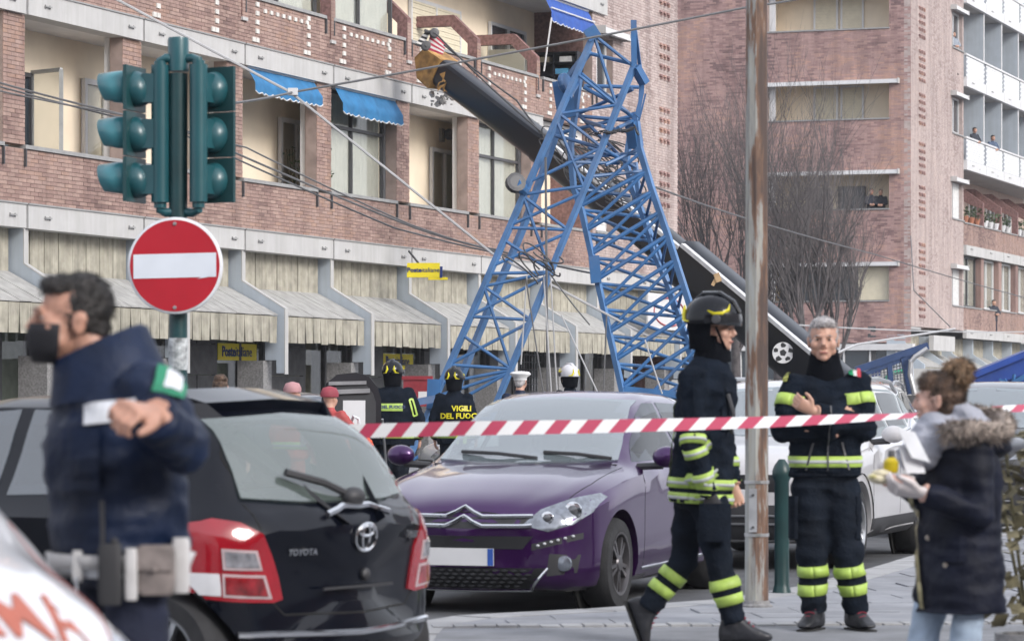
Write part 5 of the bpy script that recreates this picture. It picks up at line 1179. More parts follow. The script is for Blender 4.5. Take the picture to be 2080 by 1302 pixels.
# chevron grille bars
for dz in (.0, .062):
    pc.line('grille_bar', [(-.46,.655-dz),(-.13,.650-dz),(-.06,.680-dz),(0,.715-dz),(.06,.680-dz),(.13,.650-dz),(.46,.655-dz)], 'front', .015, chrome, off=.010, flat=.7)
pc.panel('upper_grille', [(-.46,.575),(.46,.575),(.47,.65),(-.47,.65)], 'front', plast, off=.002)
pc.panel('air_slot', [(-.40,.44),(.40,.44),(.47,.525),(-.47,.525)], 'front', mat('grille black', (.012,.012,.014), .5), off=.004)
lg = pc.panel('lower_grille', [(-.42,.175),(.42,.175),(.56,.315),(-.56,.315)], 'front', mat('grille black', (.012,.012,.014), .5), off=.003)
for r_ in range(5):
    for k in range(14):
        y = -.40+k*.062+(r_%2)*.031; z = .195+r_*.026
        if abs(y) > .38+r_*.03: continue
        p, n = pc.hit('front', y, z, .004); q = MB(); q.prism([p+V((0,-.026,0)),p+V((0,0,-.008)),p+V((0,.026,0)),p+V((0,0,.008))], (.008,0,0)); pc.add('grille_cell', q, plast, lg, False)
pc.line('grille_trim', [(-.56,.315),(-.43,.168),(0,.160),(.43,.168),(.56,.315)], 'front', .010, chrome, off=.008)
pc.panel('front_lip', [(-.72,.165-.03),(.72,.135),(.72,.16),(-.72,.16)], 'front', plast, off=.006)
p, n = pc.hit('front', -.05, .385, .02); q = MB(); q.obox(V((p.x,-.30,.33)), (.012,0,0), (0,.52,0), (0,0,.115)); pl = pc.add('number_plate', q, whitep, None, False)
for y in (-.30,.18):
    q = MB(); q.obox(V((p.x+.012,y,.332)), (.002,0,0), (0,.04,0), (0,0,.111)); pc.add('plate_band', q, mat('plate blue', (.03,.10,.42), .4), pl, False)
# seams of the bonnet, wipers, side windows, doors
pc.line('bonnet_seam', [(.70,-.56),(.76,-.3),(.775,0),(.76,.3),(.70,.56)], 'top', .006, well, off=-.003)
for sg in (1,-1): pc.line('bonnet_seam', [(.55,sg*.63),(.2,sg*.70),(-.45,sg*.72)], 'top', .005, well, off=-.003)
for y0, y1 in ((-.50,.10),(.12,.62)):
    q = MB(); a, b = pc.hit('front', y0, 1.035, .03)[0], pc.hit('front', y1, 1.0, .02)[0]; q.tube([a, a.lerp(b,.5)+V((.02,0,.01)), b], .013, 6); pc.add('wiper', q, plast)
def side_glass(c, polys, view, m=cglass):
    for pl_ in polys: c.panel('side_window', pl_ if view == 'left' else pl_[::-1], view, m, off=.004, step=.09)
hs = [[(-.62,.99),(-1.65,1.02),(-1.65,1.40),(-1.42,1.40),(-1.18,1.32),(-.85,1.14)],[(-1.72,1.02),(-2.45,1.06),(-2.52,1.33),(-2.35,1.39),(-1.72,1.405)]]
for vw in ('left','right'):
    side_glass(pc, hs, vw)
    for x in (-1.68,-.55,-2.42): pc.line('door_seam', [(x,.95),(x+.02,.6),(x+.06,.25)], vw, .005, well, off=-.003)
    pc.line('sill_trim', [(-.45,.26),(-2.0,.28)], vw, .012, chrome, off=.004)
    for x in (-1.45,-2.3): pc.line('door_handle', [(x,.86),(x-.17,.87)], vw, .016, purple, off=.02)
# ---- dark hatchback close to the camera, seen from behind
navyc = paint('black blue metallic', (.002,.003,.007), dirt=0, spec=.05, coat=.6)
YAR = [(0,.27,.50,.58,.46,.66,.34),(.06,.20,.66,.64,.60,.74,.42),(.30,.16,.80,.775,.70,.86,.56),(.65,.16,.84,.87,.77,.96,.60),(1.0,.16,.845,.92,.79,1.05,.62),(1.35,.16,.845,.945,.79,1.26,.60),(1.7,.16,.845,.96,.79,1.40,.575),(2.1,.16,.845,.97,.785,1.46,.56),(2.7,.16,.845,.985,.785,1.462,.55),(3.1,.17,.845,.99,.78,1.43,.545),(3.30,.18,.845,.985,.775,1.36,.55),(3.45,.20,.84,.97,.765,1.27,.565),(3.56,.23,.83,.955,.75,1.12,.59),(3.64,.27,.80,.935,.73,1.0,.60),(3.71,.31,.76,.90,.69,.94,.56),(3.75,.36,.68,.85,.62,.88,.48)]
phi = math.radians(56); yf = V((-math.sin(phi), math.cos(phi), 0)); rc = V((-.68,14.45,0)); o_ = rc+yf*(3.75-.80)
yc = Car('parked_car', 'black blue hatchback seen from behind at the left, behind the policeman', (o_.x,o_.y), math.atan2(yf.y,yf.x), YAR, navyc, .80, 2.46, .30, .19, alloy, rcurve=.20, grp='cars parked along the kerb')
wg = glass_mat('rear window glass', tint=(.66,.74,.70), refl_ior=2.6, see=.78, base=(.34,.42,.39))
rw = yc.panel('rear_window',  [(-.60,1.01),(-.56,1.20),(-.50,1.35),(0,1.375),(.50,1.35),(.56,1.20),(.60,1.01),(.3,.985),(-.3,.985)][::-1], 'rear', wg, off=.014, thick=.024, step=.05)
yc.panel('rear_spoiler', [(-.52,1.385),(-.50,1.44),(0,1.455),(.50,1.44),(.52,1.385),(0,1.405)][::-1], 'rear', navyc, off=.05, thick=.06, step=.08)
def tq(pts): return [((450-u)/480, .92-(v-1060)/473) for u, v in pts]
for vw in ('rl','rr'):
    fx = (lambda p: p) if vw == 'rr' else (lambda p: p[::-1])
    t_ = yc.panel('tail_light', fx(tq([(362,1085),(385,1066),(430,1058),(490,1066),(538,1090),(556,1130),(572,1180),(582,1226),(560,1232),(470,1226),(382,1216),(366,1180)])), vw, redl, off=.012, thick=.03, step=.035)
    yc.panel('lamp_frame', fx(tq([(448,1116),(522,1122),(534,1164),(452,1160)])), vw, mat('lamp pale frame', (.42,.33,.34), .2, coat=1), t_, off=.017, thick=.01, step=.04)
    yc.panel('upper_lamp', fx(tq([(455,1122),(516,1127),(526,1158),(458,1155)])), vw, mat('lamp grey', (.20,.20,.22), .15, coat=1, var=.3, vs=20), t_, off=.021, thick=.01, step=.04)
    yc.panel('reverse_lamp', fx(tq([(386,1166),(446,1168),(448,1214),(384,1210)])), vw, whl, t_, off=.017, thick=.01, step=.04)
    yc.panel('lamp_frame', fx(tq([(450,1168),(540,1174),(556,1224),(452,1216)])), vw, mat('lamp pale frame', (.42,.33,.34), .2, coat=1), t_, off=.017, thick=.01, step=.04)
    yc.panel('lower_lamp', fx(tq([(456,1174),(534,1179),(546,1218),(457,1211)])), vw, mat('lamp dark red', (.22,.01,.015), .12, coat=1, var=.4, vs=14), t_, off=.021, thick=.01, step=.04)
for sg in (1,-1): yc.mirror(-.6, 1.03, navyc, sg)
ys_ = [[(-.45,.985),(-1.42,1.01),(-1.42,1.40),(-1.15,1.38),(-.85,1.26)],[(-1.50,1.01),(-2.15,1.03),(-2.22,1.37),(-1.50,1.40)],[(-2.24,1.05),(-2.42,1.10),(-2.46,1.26),(-2.30,1.33)]]
sglass = glass_mat('pale car glass', tint=(.55,.62,.66), refl_ior=2.9, see=.8, base=(.10,.14,.18))
for vw in ('left','right'):
    side_glass(yc, ys_, vw, sglass)
    for pts_ in ([(-1.46,.95),(-1.44,.3)],[(-2.3,1.0),(-2.2,.75),(-2.06,.55)],[(-.5,.9),(-.45,.3)]): yc.line('door_seam', pts_, vw, .005, well, off=-.003)
    for x in (-1.25,-2.05): yc.line('door_handle', [(x,.88),(x-.17,.88)], vw, .016, navyc, off=.02)
    yc.line('fuel_line', [(-2.75,1.02),(-2.60,1.2),(-2.50,1.42)], vw, .006, well, off=-.003)
def badge(c, y, z, r, view, nm='badge'):
    p, n = c.hit(view, y, z, .012); q = MB(); u_ = V((0,0,1)); s_ = n.cross(u_).normalized(); u2 = s_.cross(n).normalized()
    for rx, rz, oz in ((r*1.25,r,0),(r*.42,r*.92,0),(r*.85,r*.36,r*.45)): q.tube([p+s_*rx*math.cos(a)+u2*(oz+rz*math.sin(a)) for a in [i*math.pi/14 for i in range(29)]], r*.13, 6, False)
    return c.add(nm, q, chrome)
badge(yc, -.02, .83, .062, 'rear')
p, n = yc.hit('rear', .50, .795, .008)
def wtext(c, txt, y, z, size, view, m):
    p, n = c.hit(view, y, z, .008); mb = text_mb(txt, size, .003, size*.03); s_ = V((0,0,1)).cross(n).normalized(); u2 = n.cross(s_).normalized(); mb.v = [tuple(p+s_*a+u2*b+n*cc) for a, b, cc in mb.v]; return c.add('lettering', mb, m, None, False)
wtext(yc, 'TOYOTA', .36, .775, .040, 'rear', chrome); wtext(yc, 'YARIS', -.50, .82, .045, 'rear', chrome)
yc.line('hatch_handle', [(-.24,.925),(-.10,.955),(.10,.955),(.22,.925)], 'rear', .016, chrome, off=.02)
q = MB(); a = yc.hit('rear', -.02, .985, .03)[0]; b = yc.hit('rear', .34, 1.10, .05)[0]; q.tube([a, a.lerp(b,.5)+V((-.02,0,.01)), b], .018, 6); q.ball(a, (.05,.07,.045), 12, 8); yc.add('rear_wiper', q, plast)
yc.line('hatch_seam', [(.60,.99),(.58,.80),(.57,.60),(.45,.50),(0,.49),(-.45,.50),(-.57,.60),(-.58,.80),(-.60,.99)], 'rear', .006, well, off=-.003)
yc.line('bumper_edge', [(-.70,.42),(0,.40),(.70,.42)], 'rear', .016, chrome, off=.004)
p, n = yc.hit('rear', 0, .66, .01); q = MB(); q.obox(V((p.x-.01,-.26,.60)), (.012,0,0), (0,.52,0), (0,0,.012)); q.ball(p+V((0,-.06,-.0)), (.02,.03,.03), 10, 8); yc.add('hatch_lock', q, plast)
q = MB(); q.tube([yc.hit('top',-1.2,0,0)[0], yc.hit('top',-1.2,0,0)[0]+V((-.22,0,.13))], .008, 6); yc.add('aerial', q, plast)
# ---- pale crossover behind the pole
SUV = [(0,.42,.55,.74,.52,.80,.40),(.05,.30,.72,.80,.66,.90,.48),(.15,.24,.82,.85,.76,.96,.60),(.4,.22,.89,.93,.83,1.02,.68),(.9,.22,.92,1.0,.86,1.08,.70),(1.2,.22,.92,1.02,.87,1.13,.70),(1.5,.22,.92,1.03,.87,1.30,.68),(1.9,.22,.92,1.04,.87,1.52,.65),(2.3,.22,.92,1.05,.87,1.58,.63),(3.0,.22,.92,1.07,.87,1.59,.62),(3.5,.22,.92,1.10,.86,1.55,.61),(3.85,.24,.92,1.12,.85,1.42,.62),(4.08,.30,.90,1.10,.82,1.20,.66),(4.18,.38,.85,1.04,.76,1.10,.62),(4.22,.45,.72,.95,.66,1.02,.55)]
def suv(label, loc, th, m, clad=plast, grp='cars parked along the kerb', name='parked_car', wr=.34):
    c = Car(name, label, loc, ang_of(math.radians(th)), SUV, m, .85, 2.6, wr, .22, alloy, spokes=5, grp=grp)
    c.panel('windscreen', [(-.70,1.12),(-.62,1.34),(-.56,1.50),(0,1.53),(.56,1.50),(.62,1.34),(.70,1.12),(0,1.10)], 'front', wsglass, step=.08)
    sw2 = [[(-.65,1.08),(-1.55,1.11),(-1.55,1.50),(-1.15,1.45)],[(-1.62,1.11),(-2.35,1.17),(-2.50,1.45),(-2.3,1.50),(-1.62,1.51)],[(-2.45,1.20),(-2.78,1.29),(-2.78,1.40),(-2.58,1.45)]]
    for vw in ('left','right'):
        side_glass(c, sw2, vw)
        c.panel('sill_cladding', [(-.42,.24),(-2.2,.24),(-2.2,.40),(-.42,.40)] if vw == 'left' else [(-.42,.24),(-2.2,.24),(-2.2,.40),(-.42,.40)][::-1], vw, clad, off=.01)
        for x in (-1.4,-2.25): c.line('door_handle', [(x,.96),(x-.18,.97)], vw, .018, chrome, off=.025)
        c.line('window_trim', [(-.62,1.065),(-1.6,1.09),(-2.4,1.15),(-2.80,1.27)], vw, .010, chrome, off=.006)
        for x in (-1.58,-.5): c.line('door_seam', [(x,1.03),(x+.02,.6),(x+.04,.3)], vw, .005, well, off=-.003)
        sg = 1 if vw == 'left' else -1; q = MB(); pts_ = [c.hit('top', x, sg*.60, .05)[0] for x in (-1.05,-1.5,-2.0,-2.5,-2.75)]; pts_[0] -= V((0,0,.05)); pts_[-1] -= V((0,0,.05)); q.tube(pts_, .018, 6); c.add('roof_rail', q, alloy)
        c.mirror(-.65, 1.12, m, sg)
        for X in (0, -2.6):
            q = MB(); rg = []
            for r_ in (wr+.05, wr+.12):
                pts_ = []
                for j in range(17):
                    an = math.pi*j/16; xx, zz = X+math.cos(an)*r_, max(.26, wr+math.sin(an)*r_); pts_.append(c.hit(vw, xx, zz, .012)[0])
                rg.append(pts_)
            q.ring_loft(rg, False, False); c.add('arch_trim', q, clad, None, True)
    for sg in (1,-1):
        hl = [(sg*y,z) for y, z in ((.48,.80),(.80,.84),(.86,.93),(.60,.90))]; c.panel('headlight', hl if sg > 0 else hl[::-1], 'front', lampg, off=.006, step=.05)
        p, n = c.hit('front', sg*.62, .48, .01); q = MB(); q.lathe([(.055,0),(.05,.015),(.0,.02)], p, (1,0,0), 16); c.add('fog_lamp', q, chrome)
    c.panel('grille', [(-.45,.66),(.45,.66),(.47,.80),(-.47,.80)], 'front', mat('grille black', (.012,.012,.014), .5), off=.004)
    c.panel('lower_bumper', [(-.80,.27),(.80,.27),(.84,.55),(-.84,.55)], 'front', clad, off=.012, thick=.02)
    for z in (.40,.46): c.line('bumper_slat', [(-.5,z),(.5,z)], 'front', .010, alloy, off=.02)
    p, n = c.hit('front', -.05, .60, .015); q = MB(); q.obox(V((p.x,-.26,.57)), (.012,0,0), (0,.52,0), (0,0,.11)); c.add('number_plate', q, whitep, None, False)
    return c
s1 = suv('silver white crossover parked behind the rusty pole and the crossed arms officer', (2.08,27.3), 19, paint('pearl white', (.50,.49,.50), dirt=.1))
s2 = suv('black crossover with pale roof rails at the right edge behind the woman', (4.75,33.0), 17, paint('black paint car', (.012,.012,.016)), wr=.34)
s4 = Car('parked_car', 'silver hatchback whose nose shows between the two helmeted firefighters', (-.46,44.2), math.atan2(-.24,-.97), HATCH, paint('silver paint', (.45,.46,.48)), .80, 2.466, .31, .2, alloy, grp='cars parked along the kerb')
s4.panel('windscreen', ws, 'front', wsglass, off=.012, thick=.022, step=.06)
for vw in ('left','right'): side_glass(s4, hs, vw)
for sg in (1,-1):
    hl = [(sg*y, z) for y, z in ((.40,.60),(.56,.555),(.70,.60),(.79,.68),(.825,.775),(.79,.80),(.66,.77),(.50,.70))]; s4.panel('headlight', hl if sg > 0 else hl[::-1], 'front', lampg, off=.006, thick=.02, step=.05)
s4.panel('grille', [(-.46,.44),(.46,.44),(.47,.56),(-.47,.56)], 'front', plast, off=.004)
s5 = suv('white car far right behind the black crossover', (6.9,38.5), 17, paint('white paint car', (.66,.67,.69)))
s6 = suv('white crossover with a wide pale windscreen facing the camera behind the silver white one', (3.45,35.2), 12, paint('van white', (.56,.57,.59), dirt=.1))
# ---- dark car whose boot lid stands open
oh = Car('parked_car', 'black car with its boot lid raised and a paper stuck inside the lid', (-2.25,39.0), math.atan2(.95,.3), HATCH, paint('black paint car', (.012,.012,.016)), .80, 2.466, .31, .2, alloy, grp='cars parked along the kerb')
lid = MB(); lc = P(715,833,35.8); lx = V((1,.0,0)); ly = V((0,.10,1)).normalized(); pr = [(a_*.86, b_) for a_, b_ in [(-.40,-.32),(-.40,.12),(-.34,.30),(-.2,.40),(.05,.425),(.22,.38),(.33,.26),(.38,.12),(.38,-.32)]]
lid.prism([lc+lx*a+ly*b for a, b in pr], (0,.05,0)); li = V(oh.r.location); lo = lid.obj('boot_lid', paint('black paint car', (.012,.012,.016)), oh.r)
q = MB(); q.prism([lc+lx*(a*.82)+ly*(b*.78-.01)+V((0,-.02,0)) for a, b in pr], (0,.018,0)); q.obj('lid_lining', plast, lo)
q = MB(); q.obox(lc+lx*-.10-ly*.16+V((0,-.025,0)), lx*.25, (0,.004,0), ly*.27); q.obj('paper', whitep, lo)
q = MB(); q.bar(lc+lx*-.3+ly*.20+V((0,-.03,0)), lc+lx*.2+ly*.22+V((0,-.03,0)), .05); q.bar(lc+lx*-.26+ly*.30+V((0,-.03,0)), lc+lx*.16+ly*.31+V((0,-.03,0)), .04); q.obj('lid_handle', mat('grey trim', (.25,.25,.26), .4), lo)
for sg in (-.36,.34):
    q = MB(); q.tube([lc+lx*sg-ly*.1, lc+lx*sg*1.1-ly*.75+V((0,.5,0))], .015, 6); q.obj('gas_strut', alloy, lo)
# ---- white ambulance, its bonnet cut by the lower left corner
amb = paint('ambulance white', (.66,.66,.68), dirt=.08)
AMB = [(0,.40,.70,.72,.62,.80,.46),(.06,.30,.86,.80,.74,.90,.56),(.25,.26,.90,.90,.80,.985,.64),(.60,.25,.93,1.0,.86,1.09,.76),(1.0,.25,.93,1.09,.87,1.18,.74),(1.3,.25,.93,1.19,.88,1.33,.76),(1.7,.25,.93,1.29,.88,1.80,.77),(2.1,.25,.93,1.25,.88,2.2,.78),(2.6,.25,.93,1.3,.89,2.45,.80),(4.5,.25,.93,1.3,.89,2.5,.80),(5.2,.28,.93,1.3,.89,2.45,.80),(5.4,.35,.9,1.2,.88,2.2,.8)]
ac = Car('ambulance', 'white ambulance bonnet with mirrored red letters in the lower left corner', (-1.815,6.93), math.atan2(-.866,.5), AMB, amb, .95, 3.2, .34, .22, alloy, cat='ambulance', grp=None)
AMX = .26
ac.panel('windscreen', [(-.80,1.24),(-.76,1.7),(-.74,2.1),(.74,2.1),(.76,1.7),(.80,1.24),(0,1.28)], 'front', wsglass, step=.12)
mb = text_mb('AMBULANZA', .34, .002, .001, sx=.42); vs_ = []
for a, b, cc in mb.v:
    p, n = ac.hit('top', .30+AMX-b, .30-a, .004+cc*.5); vs_.append(tuple(p))
mb.v = vs_; ac.add('mirrored_lettering', mb, mat('ambulance red', (.42,.09,.04), .4), None, False)
for sg in (1,-1):
    hl = [(sg*y,z) for y, z in ((.62,.74),(.88,.80),(.93,.98),(.72,.92))]; ac.panel('headlight', hl if sg > 0 else hl[::-1], 'front', lampg, off=.006, step=.06)
    ac.line('bonnet_seam', [(.75,sg*.74),(.3,sg*.86),(-.3,sg*.88)], 'top', .006, mat('seam red', (.25,.05,.03), .5), off=-.003)

for c_ in (pc, yc, s1, s2, s4, s5, s6, ac):
    c_.hollow() if c_ is not ac else c_.hollow(((-1.5,.4),(-1.5,-.4)), 1.6)
# ================================================================ people
def skinm(name='skin', c=(.50,.29,.215)): return mat(name, c, .5, var=.08, vs=20, sss=.15)
navyj = mat('firefighter cloth', (.009,.013,.021), .95, var=.25, vs=9, bump=.4, bs=60, spec=.06, dirt=.35, dirtcol=(.022,.025,.032))
navyt = mat('firefighter trouser cloth', (.011,.015,.023), .95, var=.25, vs=8, bump=.4, bs=50, spec=.06, dirt=.4, dirtcol=(.026,.029,.036))
polj = mat('police cloth', (.003,.011,.038), .55, var=.25, vs=6, bump=.3, bs=30, spec=.3)
polt = mat('police trouser cloth', (.010,.014,.035), .85, var=.2, bump=.2, bs=60)
lime = mat('lime reflective', (.40,.56,.11), .5, var=.12, vs=18, dirt=.25, dirtcol=(.28,.36,.06)); silv = mat('silver reflective', (.45,.47,.46), .35, var=.08, vs=14)
limeb = lime; bootm = mat('boot leather', (.018,.019,.024), .45, var=.3, vs=14, bump=.2, bs=40); solem = mat('boot sole', (.02,.02,.02), .9)
hairb = mat('brown hair', (.085,.05,.032), .65, var=.5, vs=26, bump=.6, bs=60); hairk = mat('black hair', (.018,.015,.014), .6, var=.4, vs=26, bump=.6, bs=60); hairg = mat('grey hair', (.40,.38,.38), .7, var=.3, vs=26, bump=.5, bs=70)
helmk = mat('helmet black', (.005,.006,.009), .10, var=.1, spec=.35); helmw = mat('helmet white', (.55,.55,.58), .2, var=.05, coat=1); lyel = mat('helmet yellow', (.70,.62,.02), .4)
neckm = mat('neck cloth', (.006,.007,.010), .95, spec=.05, var=.2, bump=.3, bs=60)
def lerp(a, b, t): return V(a).lerp(V(b), t)
def horiz(v): v = V((v.x,v.y,0)); return v.normalized()
def torso_rings(pel, chest, neck, right, prof, n=26):
    """prof: (t, halfwidth, halfdepth) with t 0 at the hips, 1 at the chest line, 2 at the neck base"""
    rg = []
    for t, a, b in prof:
        c = lerp(pel, chest, t) if t <= 1 else lerp(chest, neck, t-1); up = (V(chest)-V(pel)).normalized() if t <= 1 else (V(neck)-V(chest)).normalized()
        r = (right-up*right.dot(up)).normalized(); f = up.cross(r)
        rg.append([c+r*a*(abs(math.cos(w_))**.8)*(1 if math.cos(w_) > 0 else -1)+f*b*(abs(math.sin(w_))**.8)*(1 if math.sin(w_) > 0 else -1) for w_ in [2*math.pi*j/n for j in range(n)]])
    return rg
def hand(mb, w, d, pn, side, curl=.6, s=1.0, thumb=1.0, spread=.1):
    """palm and five jointed fingers; d points along the hand, pn out of the palm, side +1/-1 puts the thumb"""
    d, pn = V(d).normalized(), V(pn); pn = (pn-d*pn.dot(d)).normalized(); x = d.cross(pn)*side
    w = V(w); pal = [];
    for t, hw_, th in ((-.02,.026,.020),(.02,.033,.019),(.06,.041,.017),(.088,.040,.014)):
        pal.append([w+d*t*s+x*hw_*s*math.cos(a)+pn*th*s*math.sin(a) for a in [i*math.pi/6 for i in range(12)]])
    mb.ring_loft(pal)
    for i, (L, r) in enumerate(((.072,.0095),(.080,.0098),(.074,.0095),(.058,.0085))):
        o = w+d*.078*s+x*(.031-.0205*i)*s; dd = (d+x*(.10-.07*i)*spread*4).normalized(); pts = [o-d*.02*s, o]; a = 0
        for k, f in enumerate((.45,.32,.23)):
            a += curl*(.9 if k == 0 else 1.15); q = (dd*math.cos(a)+pn*math.sin(a)); pts.append(pts[-1]+q*L*f*s)
        mb.tube(pts, [r*s*.98,r*s,r*s*.92,r*s*.86,r*s*.66], 8)
    o = w+d*.018*s+x*.026*s; t1 = (d*.75+x*.75*thumb+pn*.25).normalized(); t2 = (d+x*.35*thumb+pn*.45*curl).normalized(); t3 = (d+x*.1*thumb+pn*.6*curl).normalized()
    mb.tube([o-t1*.012*s, o+t1*.030*s, o+t1*.030*s+t2*.032*s, o+t1*.03*s+t2*.032*s+t3*.026*s], [.014*s,.0135*s,.0115*s,.008*s], 8)
def headrot(fwd, tilt=0, roll=0):
    f = horiz(V(fwd)); r = V((f.y,-f.x,0)); M = Matrix((r, f, Z)).transposed()
    return M @ Matrix.Rotation(tilt, 3, 'X') @ Matrix.Rotation(roll, 3, 'Y')
def add_head(mb, c, Rm, s=1.0):
    c = V(c); T = lambda x, y, z: c+Rm @ V((x*s,y*s,z*s)); B = lambda p, r, rot=None: mb.ball(T(*p), [q*s for q in r], 18, 14, Rm if rot is None else Rm @ rot)
    B((0,-.012,.030), (.076,.095,.092)); B((0,.028,-.025), (.064,.066,.082)); B((0,.048,-.072), (.046,.042,.042)); B((0,.076,-.092), (.022,.020,.020))
    B((0,.092,.022), (.050,.012,.012)); mb.tube([T(0,.090,.018), T(0,.104,-.012), T(0,.113,-.030)], [.010*s,.013*s,.016*s], 10); B((0,.098,-.034), (.020,.013,.010))
    B((0,.089,-.060), (.026,.011,.006)); B((0,.087,-.070), (.023,.012,.007))
    for sg in (1,-1):
        B((sg*.043,.060,-.024), (.028,.028,.030)); B((sg*.030,.068,.004), (.022,.020,.016)); B((sg*.040,.045,-.055), (.028,.030,.026)); B((sg*.078,-.008,-.008), (.009,.020,.033)); B((sg*.084,-.014,.006), (.006,.018,.018))
def face_bits(par, c, Rm, s, browm):
    T = lambda x, y, z: V(c)+Rm @ V((x*s,y*s,z*s))
    for sg in (1,-1):
        q = MB(); q.ball(T(sg*.031,.0815,.004), [.0115*s,.009*s,.0065*s], 10, 8, Rm); e_ = q.obj('eye', mat('eye white', (.42,.39,.37), .3), par, True)
        q = MB(); q.ball(T(sg*.031,.0895,.004), [.0062*s,.004*s,.0056*s], 8, 6, Rm); q.obj('iris', mat('iris', (.06,.035,.02), .2), e_, True)
        q = MB(); q.tube([T(sg*.014,.100,.021), T(sg*.033,.101,.027), T(sg*.052,.090,.020)], [.0015*s,.003*s,.0015*s], 6); q.obj('eyebrow', browm, par, True)
    q = MB(); q.tube([T(-.022,.095,-.065), T(0,.101,-.064), T(.022,.095,-.065)], [.003*s,.0055*s,.003*s], 6); q.obj('lips', mat('lips', (.42,.17,.14), .5), par, True)
def short_hair(par, c, Rm, s, m, vox=.0075):
    T = lambda x, y, z: V(c)+Rm @ V((x*s,y*s,z*s)); q = MB()
    for p, r in (((0,-.026,.042),(.082,.090,.092)),((0,.034,.090),(.070,.058,.036)),((0,-.062,-.02),(.066,.044,.070)),((.058,-.02,.02),(.025,.055,.06)),((-.058,-.02,.02),(.025,.055,.06))): q.ball(T(*p), [k*s for k in r], 18, 12, Rm)
    return link('hair', remesh(q, 'hair', vox, 1, .0045, 55), m, par)
def strands(o, m, seed, n=1400, L=.022):
    me = o.data; rr = random.Random(seed); q = MB(); vs = me.vertices
    for i in range(n):
        v = vs[rr.randrange(len(vs))]; p, nn = v.co, v.normal; t = V((rr.gauss(0,.5),rr.gauss(0,.5),-.8)); t = (t-nn*t.dot(nn))
        if t.length < .05: continue
        t = (t.normalized()+nn*rr.uniform(.1,.6)).normalized(); b = t.cross(nn).normalized()*.0016; l = L*rr.uniform(.6,1.3)
        q.add([p-b-nn*.002, p+b-nn*.002, p+t*l*.6+b*.6, p+t*l-nn*l*.12], [(0,1,2),(0,2,3)])
    x = q.obj('hair_strands', m, o); x['kind'] = 'stuff'; return o
def fire_helmet(par, c, Rm, s=1.0, m=None, cres=None):
    m = m or helmk; T = lambda x, y, z: V(c)+Rm @ V((x*s,y*s,z*s)); q = MB(); rings = []
    for i in range(15):
        th = math.pi/2-(math.pi/2+.30)*i/14*.99; rg = []
        for j in range(32):
            a = 2*math.pi*j/32; y = math.sin(a); t2 = max(th, -.05 if y > .5 else -.32); fl = 1+(.10*max(0,-th-.02))
            rg.append(T(.124*fl*math.cos(t2)*math.cos(a), -.018+.150*fl*math.cos(t2)*y, .045+.128*math.sin(t2)))
        rings.append(rg)
    q.ring_loft(rings, True); h = q.obj('helmet', m, par, True, 50)
    q = MB(); q.tube([T(0,.135,.08), T(0,.095,.135), T(0,.02,.175), T(0,-.07,.170), T(0,-.135,.11), T(0,-.165,.03)], [.010*s,.016*s,.018*s,.018*s,.016*s,.008*s], 8, flat=1.5); q.obj('comb', m, h, True)
    for sg in (1,-1):   # yellow crescents, rim strip and hinge discs
        pts = [T(sg*.128*math.cos(t)*1.0*math.sin(u_)*1.0, -.018+.153*math.cos(t)*math.cos(u_)*1.0, .045+.130*math.sin(t)) for u_, t in ((.55,.62),(.72,.36),(1.0,.18),(1.3,.16),(1.55,.30))]
        q = MB(); q.tube(pts, [.004*s,.013*s,.017*s,.013*s,.004*s], 6, flat=.5); q.obj('reflective_crescent', cres or lyel, h, True)
        pts = [T(sg*.127*math.sin(u_), -.018-.153*math.cos(u_), .045+z_) for u_, z_ in ((.35,.062),(.30,.02),(.45,-.02),(.8,-.025))]
        q = MB(); q.tube(pts, [.004*s,.012*s,.012*s,.004*s], 6, flat=.5); q.obj('reflective_crescent', cres or lyel, h, True)
        q = MB(); q.lathe([(.026*s,0),(.022*s,.010*s),(0,.012*s)], T(sg*.122,.035,.04), Rm @ V((sg,0,0)), 14); q.obj('visor_hinge', dgrey, h, True)
    q = MB(); vis = []
    for z_, k in ((.075,1.02),(.045,1.06),(.01,1.04)): vis.append([T(.126*k*math.sin(u_), -.018+.156*k*math.cos(u_), z_) for u_ in [(-1.25+2.5*i/18) for i in range(19)]])
    q.ring_loft(vis, False, False); q.obj('visor', mat('visor smoke', (.02,.022,.026), .15, coat=.5), h, True)
    q = MB(); rg = []
    for z_, k in ((.02,.96),(-.06,.86),(-.13,.80)): rg.append([T(.118*k*math.sin(u_), -.018-.142*k*math.cos(u_), z_) for u_ in [(-1.75+3.5*i/20) for i in range(21)]])
    q.ring_loft(rg, False, False); q.obj('neck_curtain', neckm, h, True, 180)
    q = MB(); q.tube([T(.10,.03,.0), T(.078,.055,-.06), T(.03,.075,-.118), T(-.03,.075,-.118), T(-.078,.055,-.06), T(-.10,.03,.0)], .008*s, 6); q.obj('chin_strap', neckm, h, True)
    return h
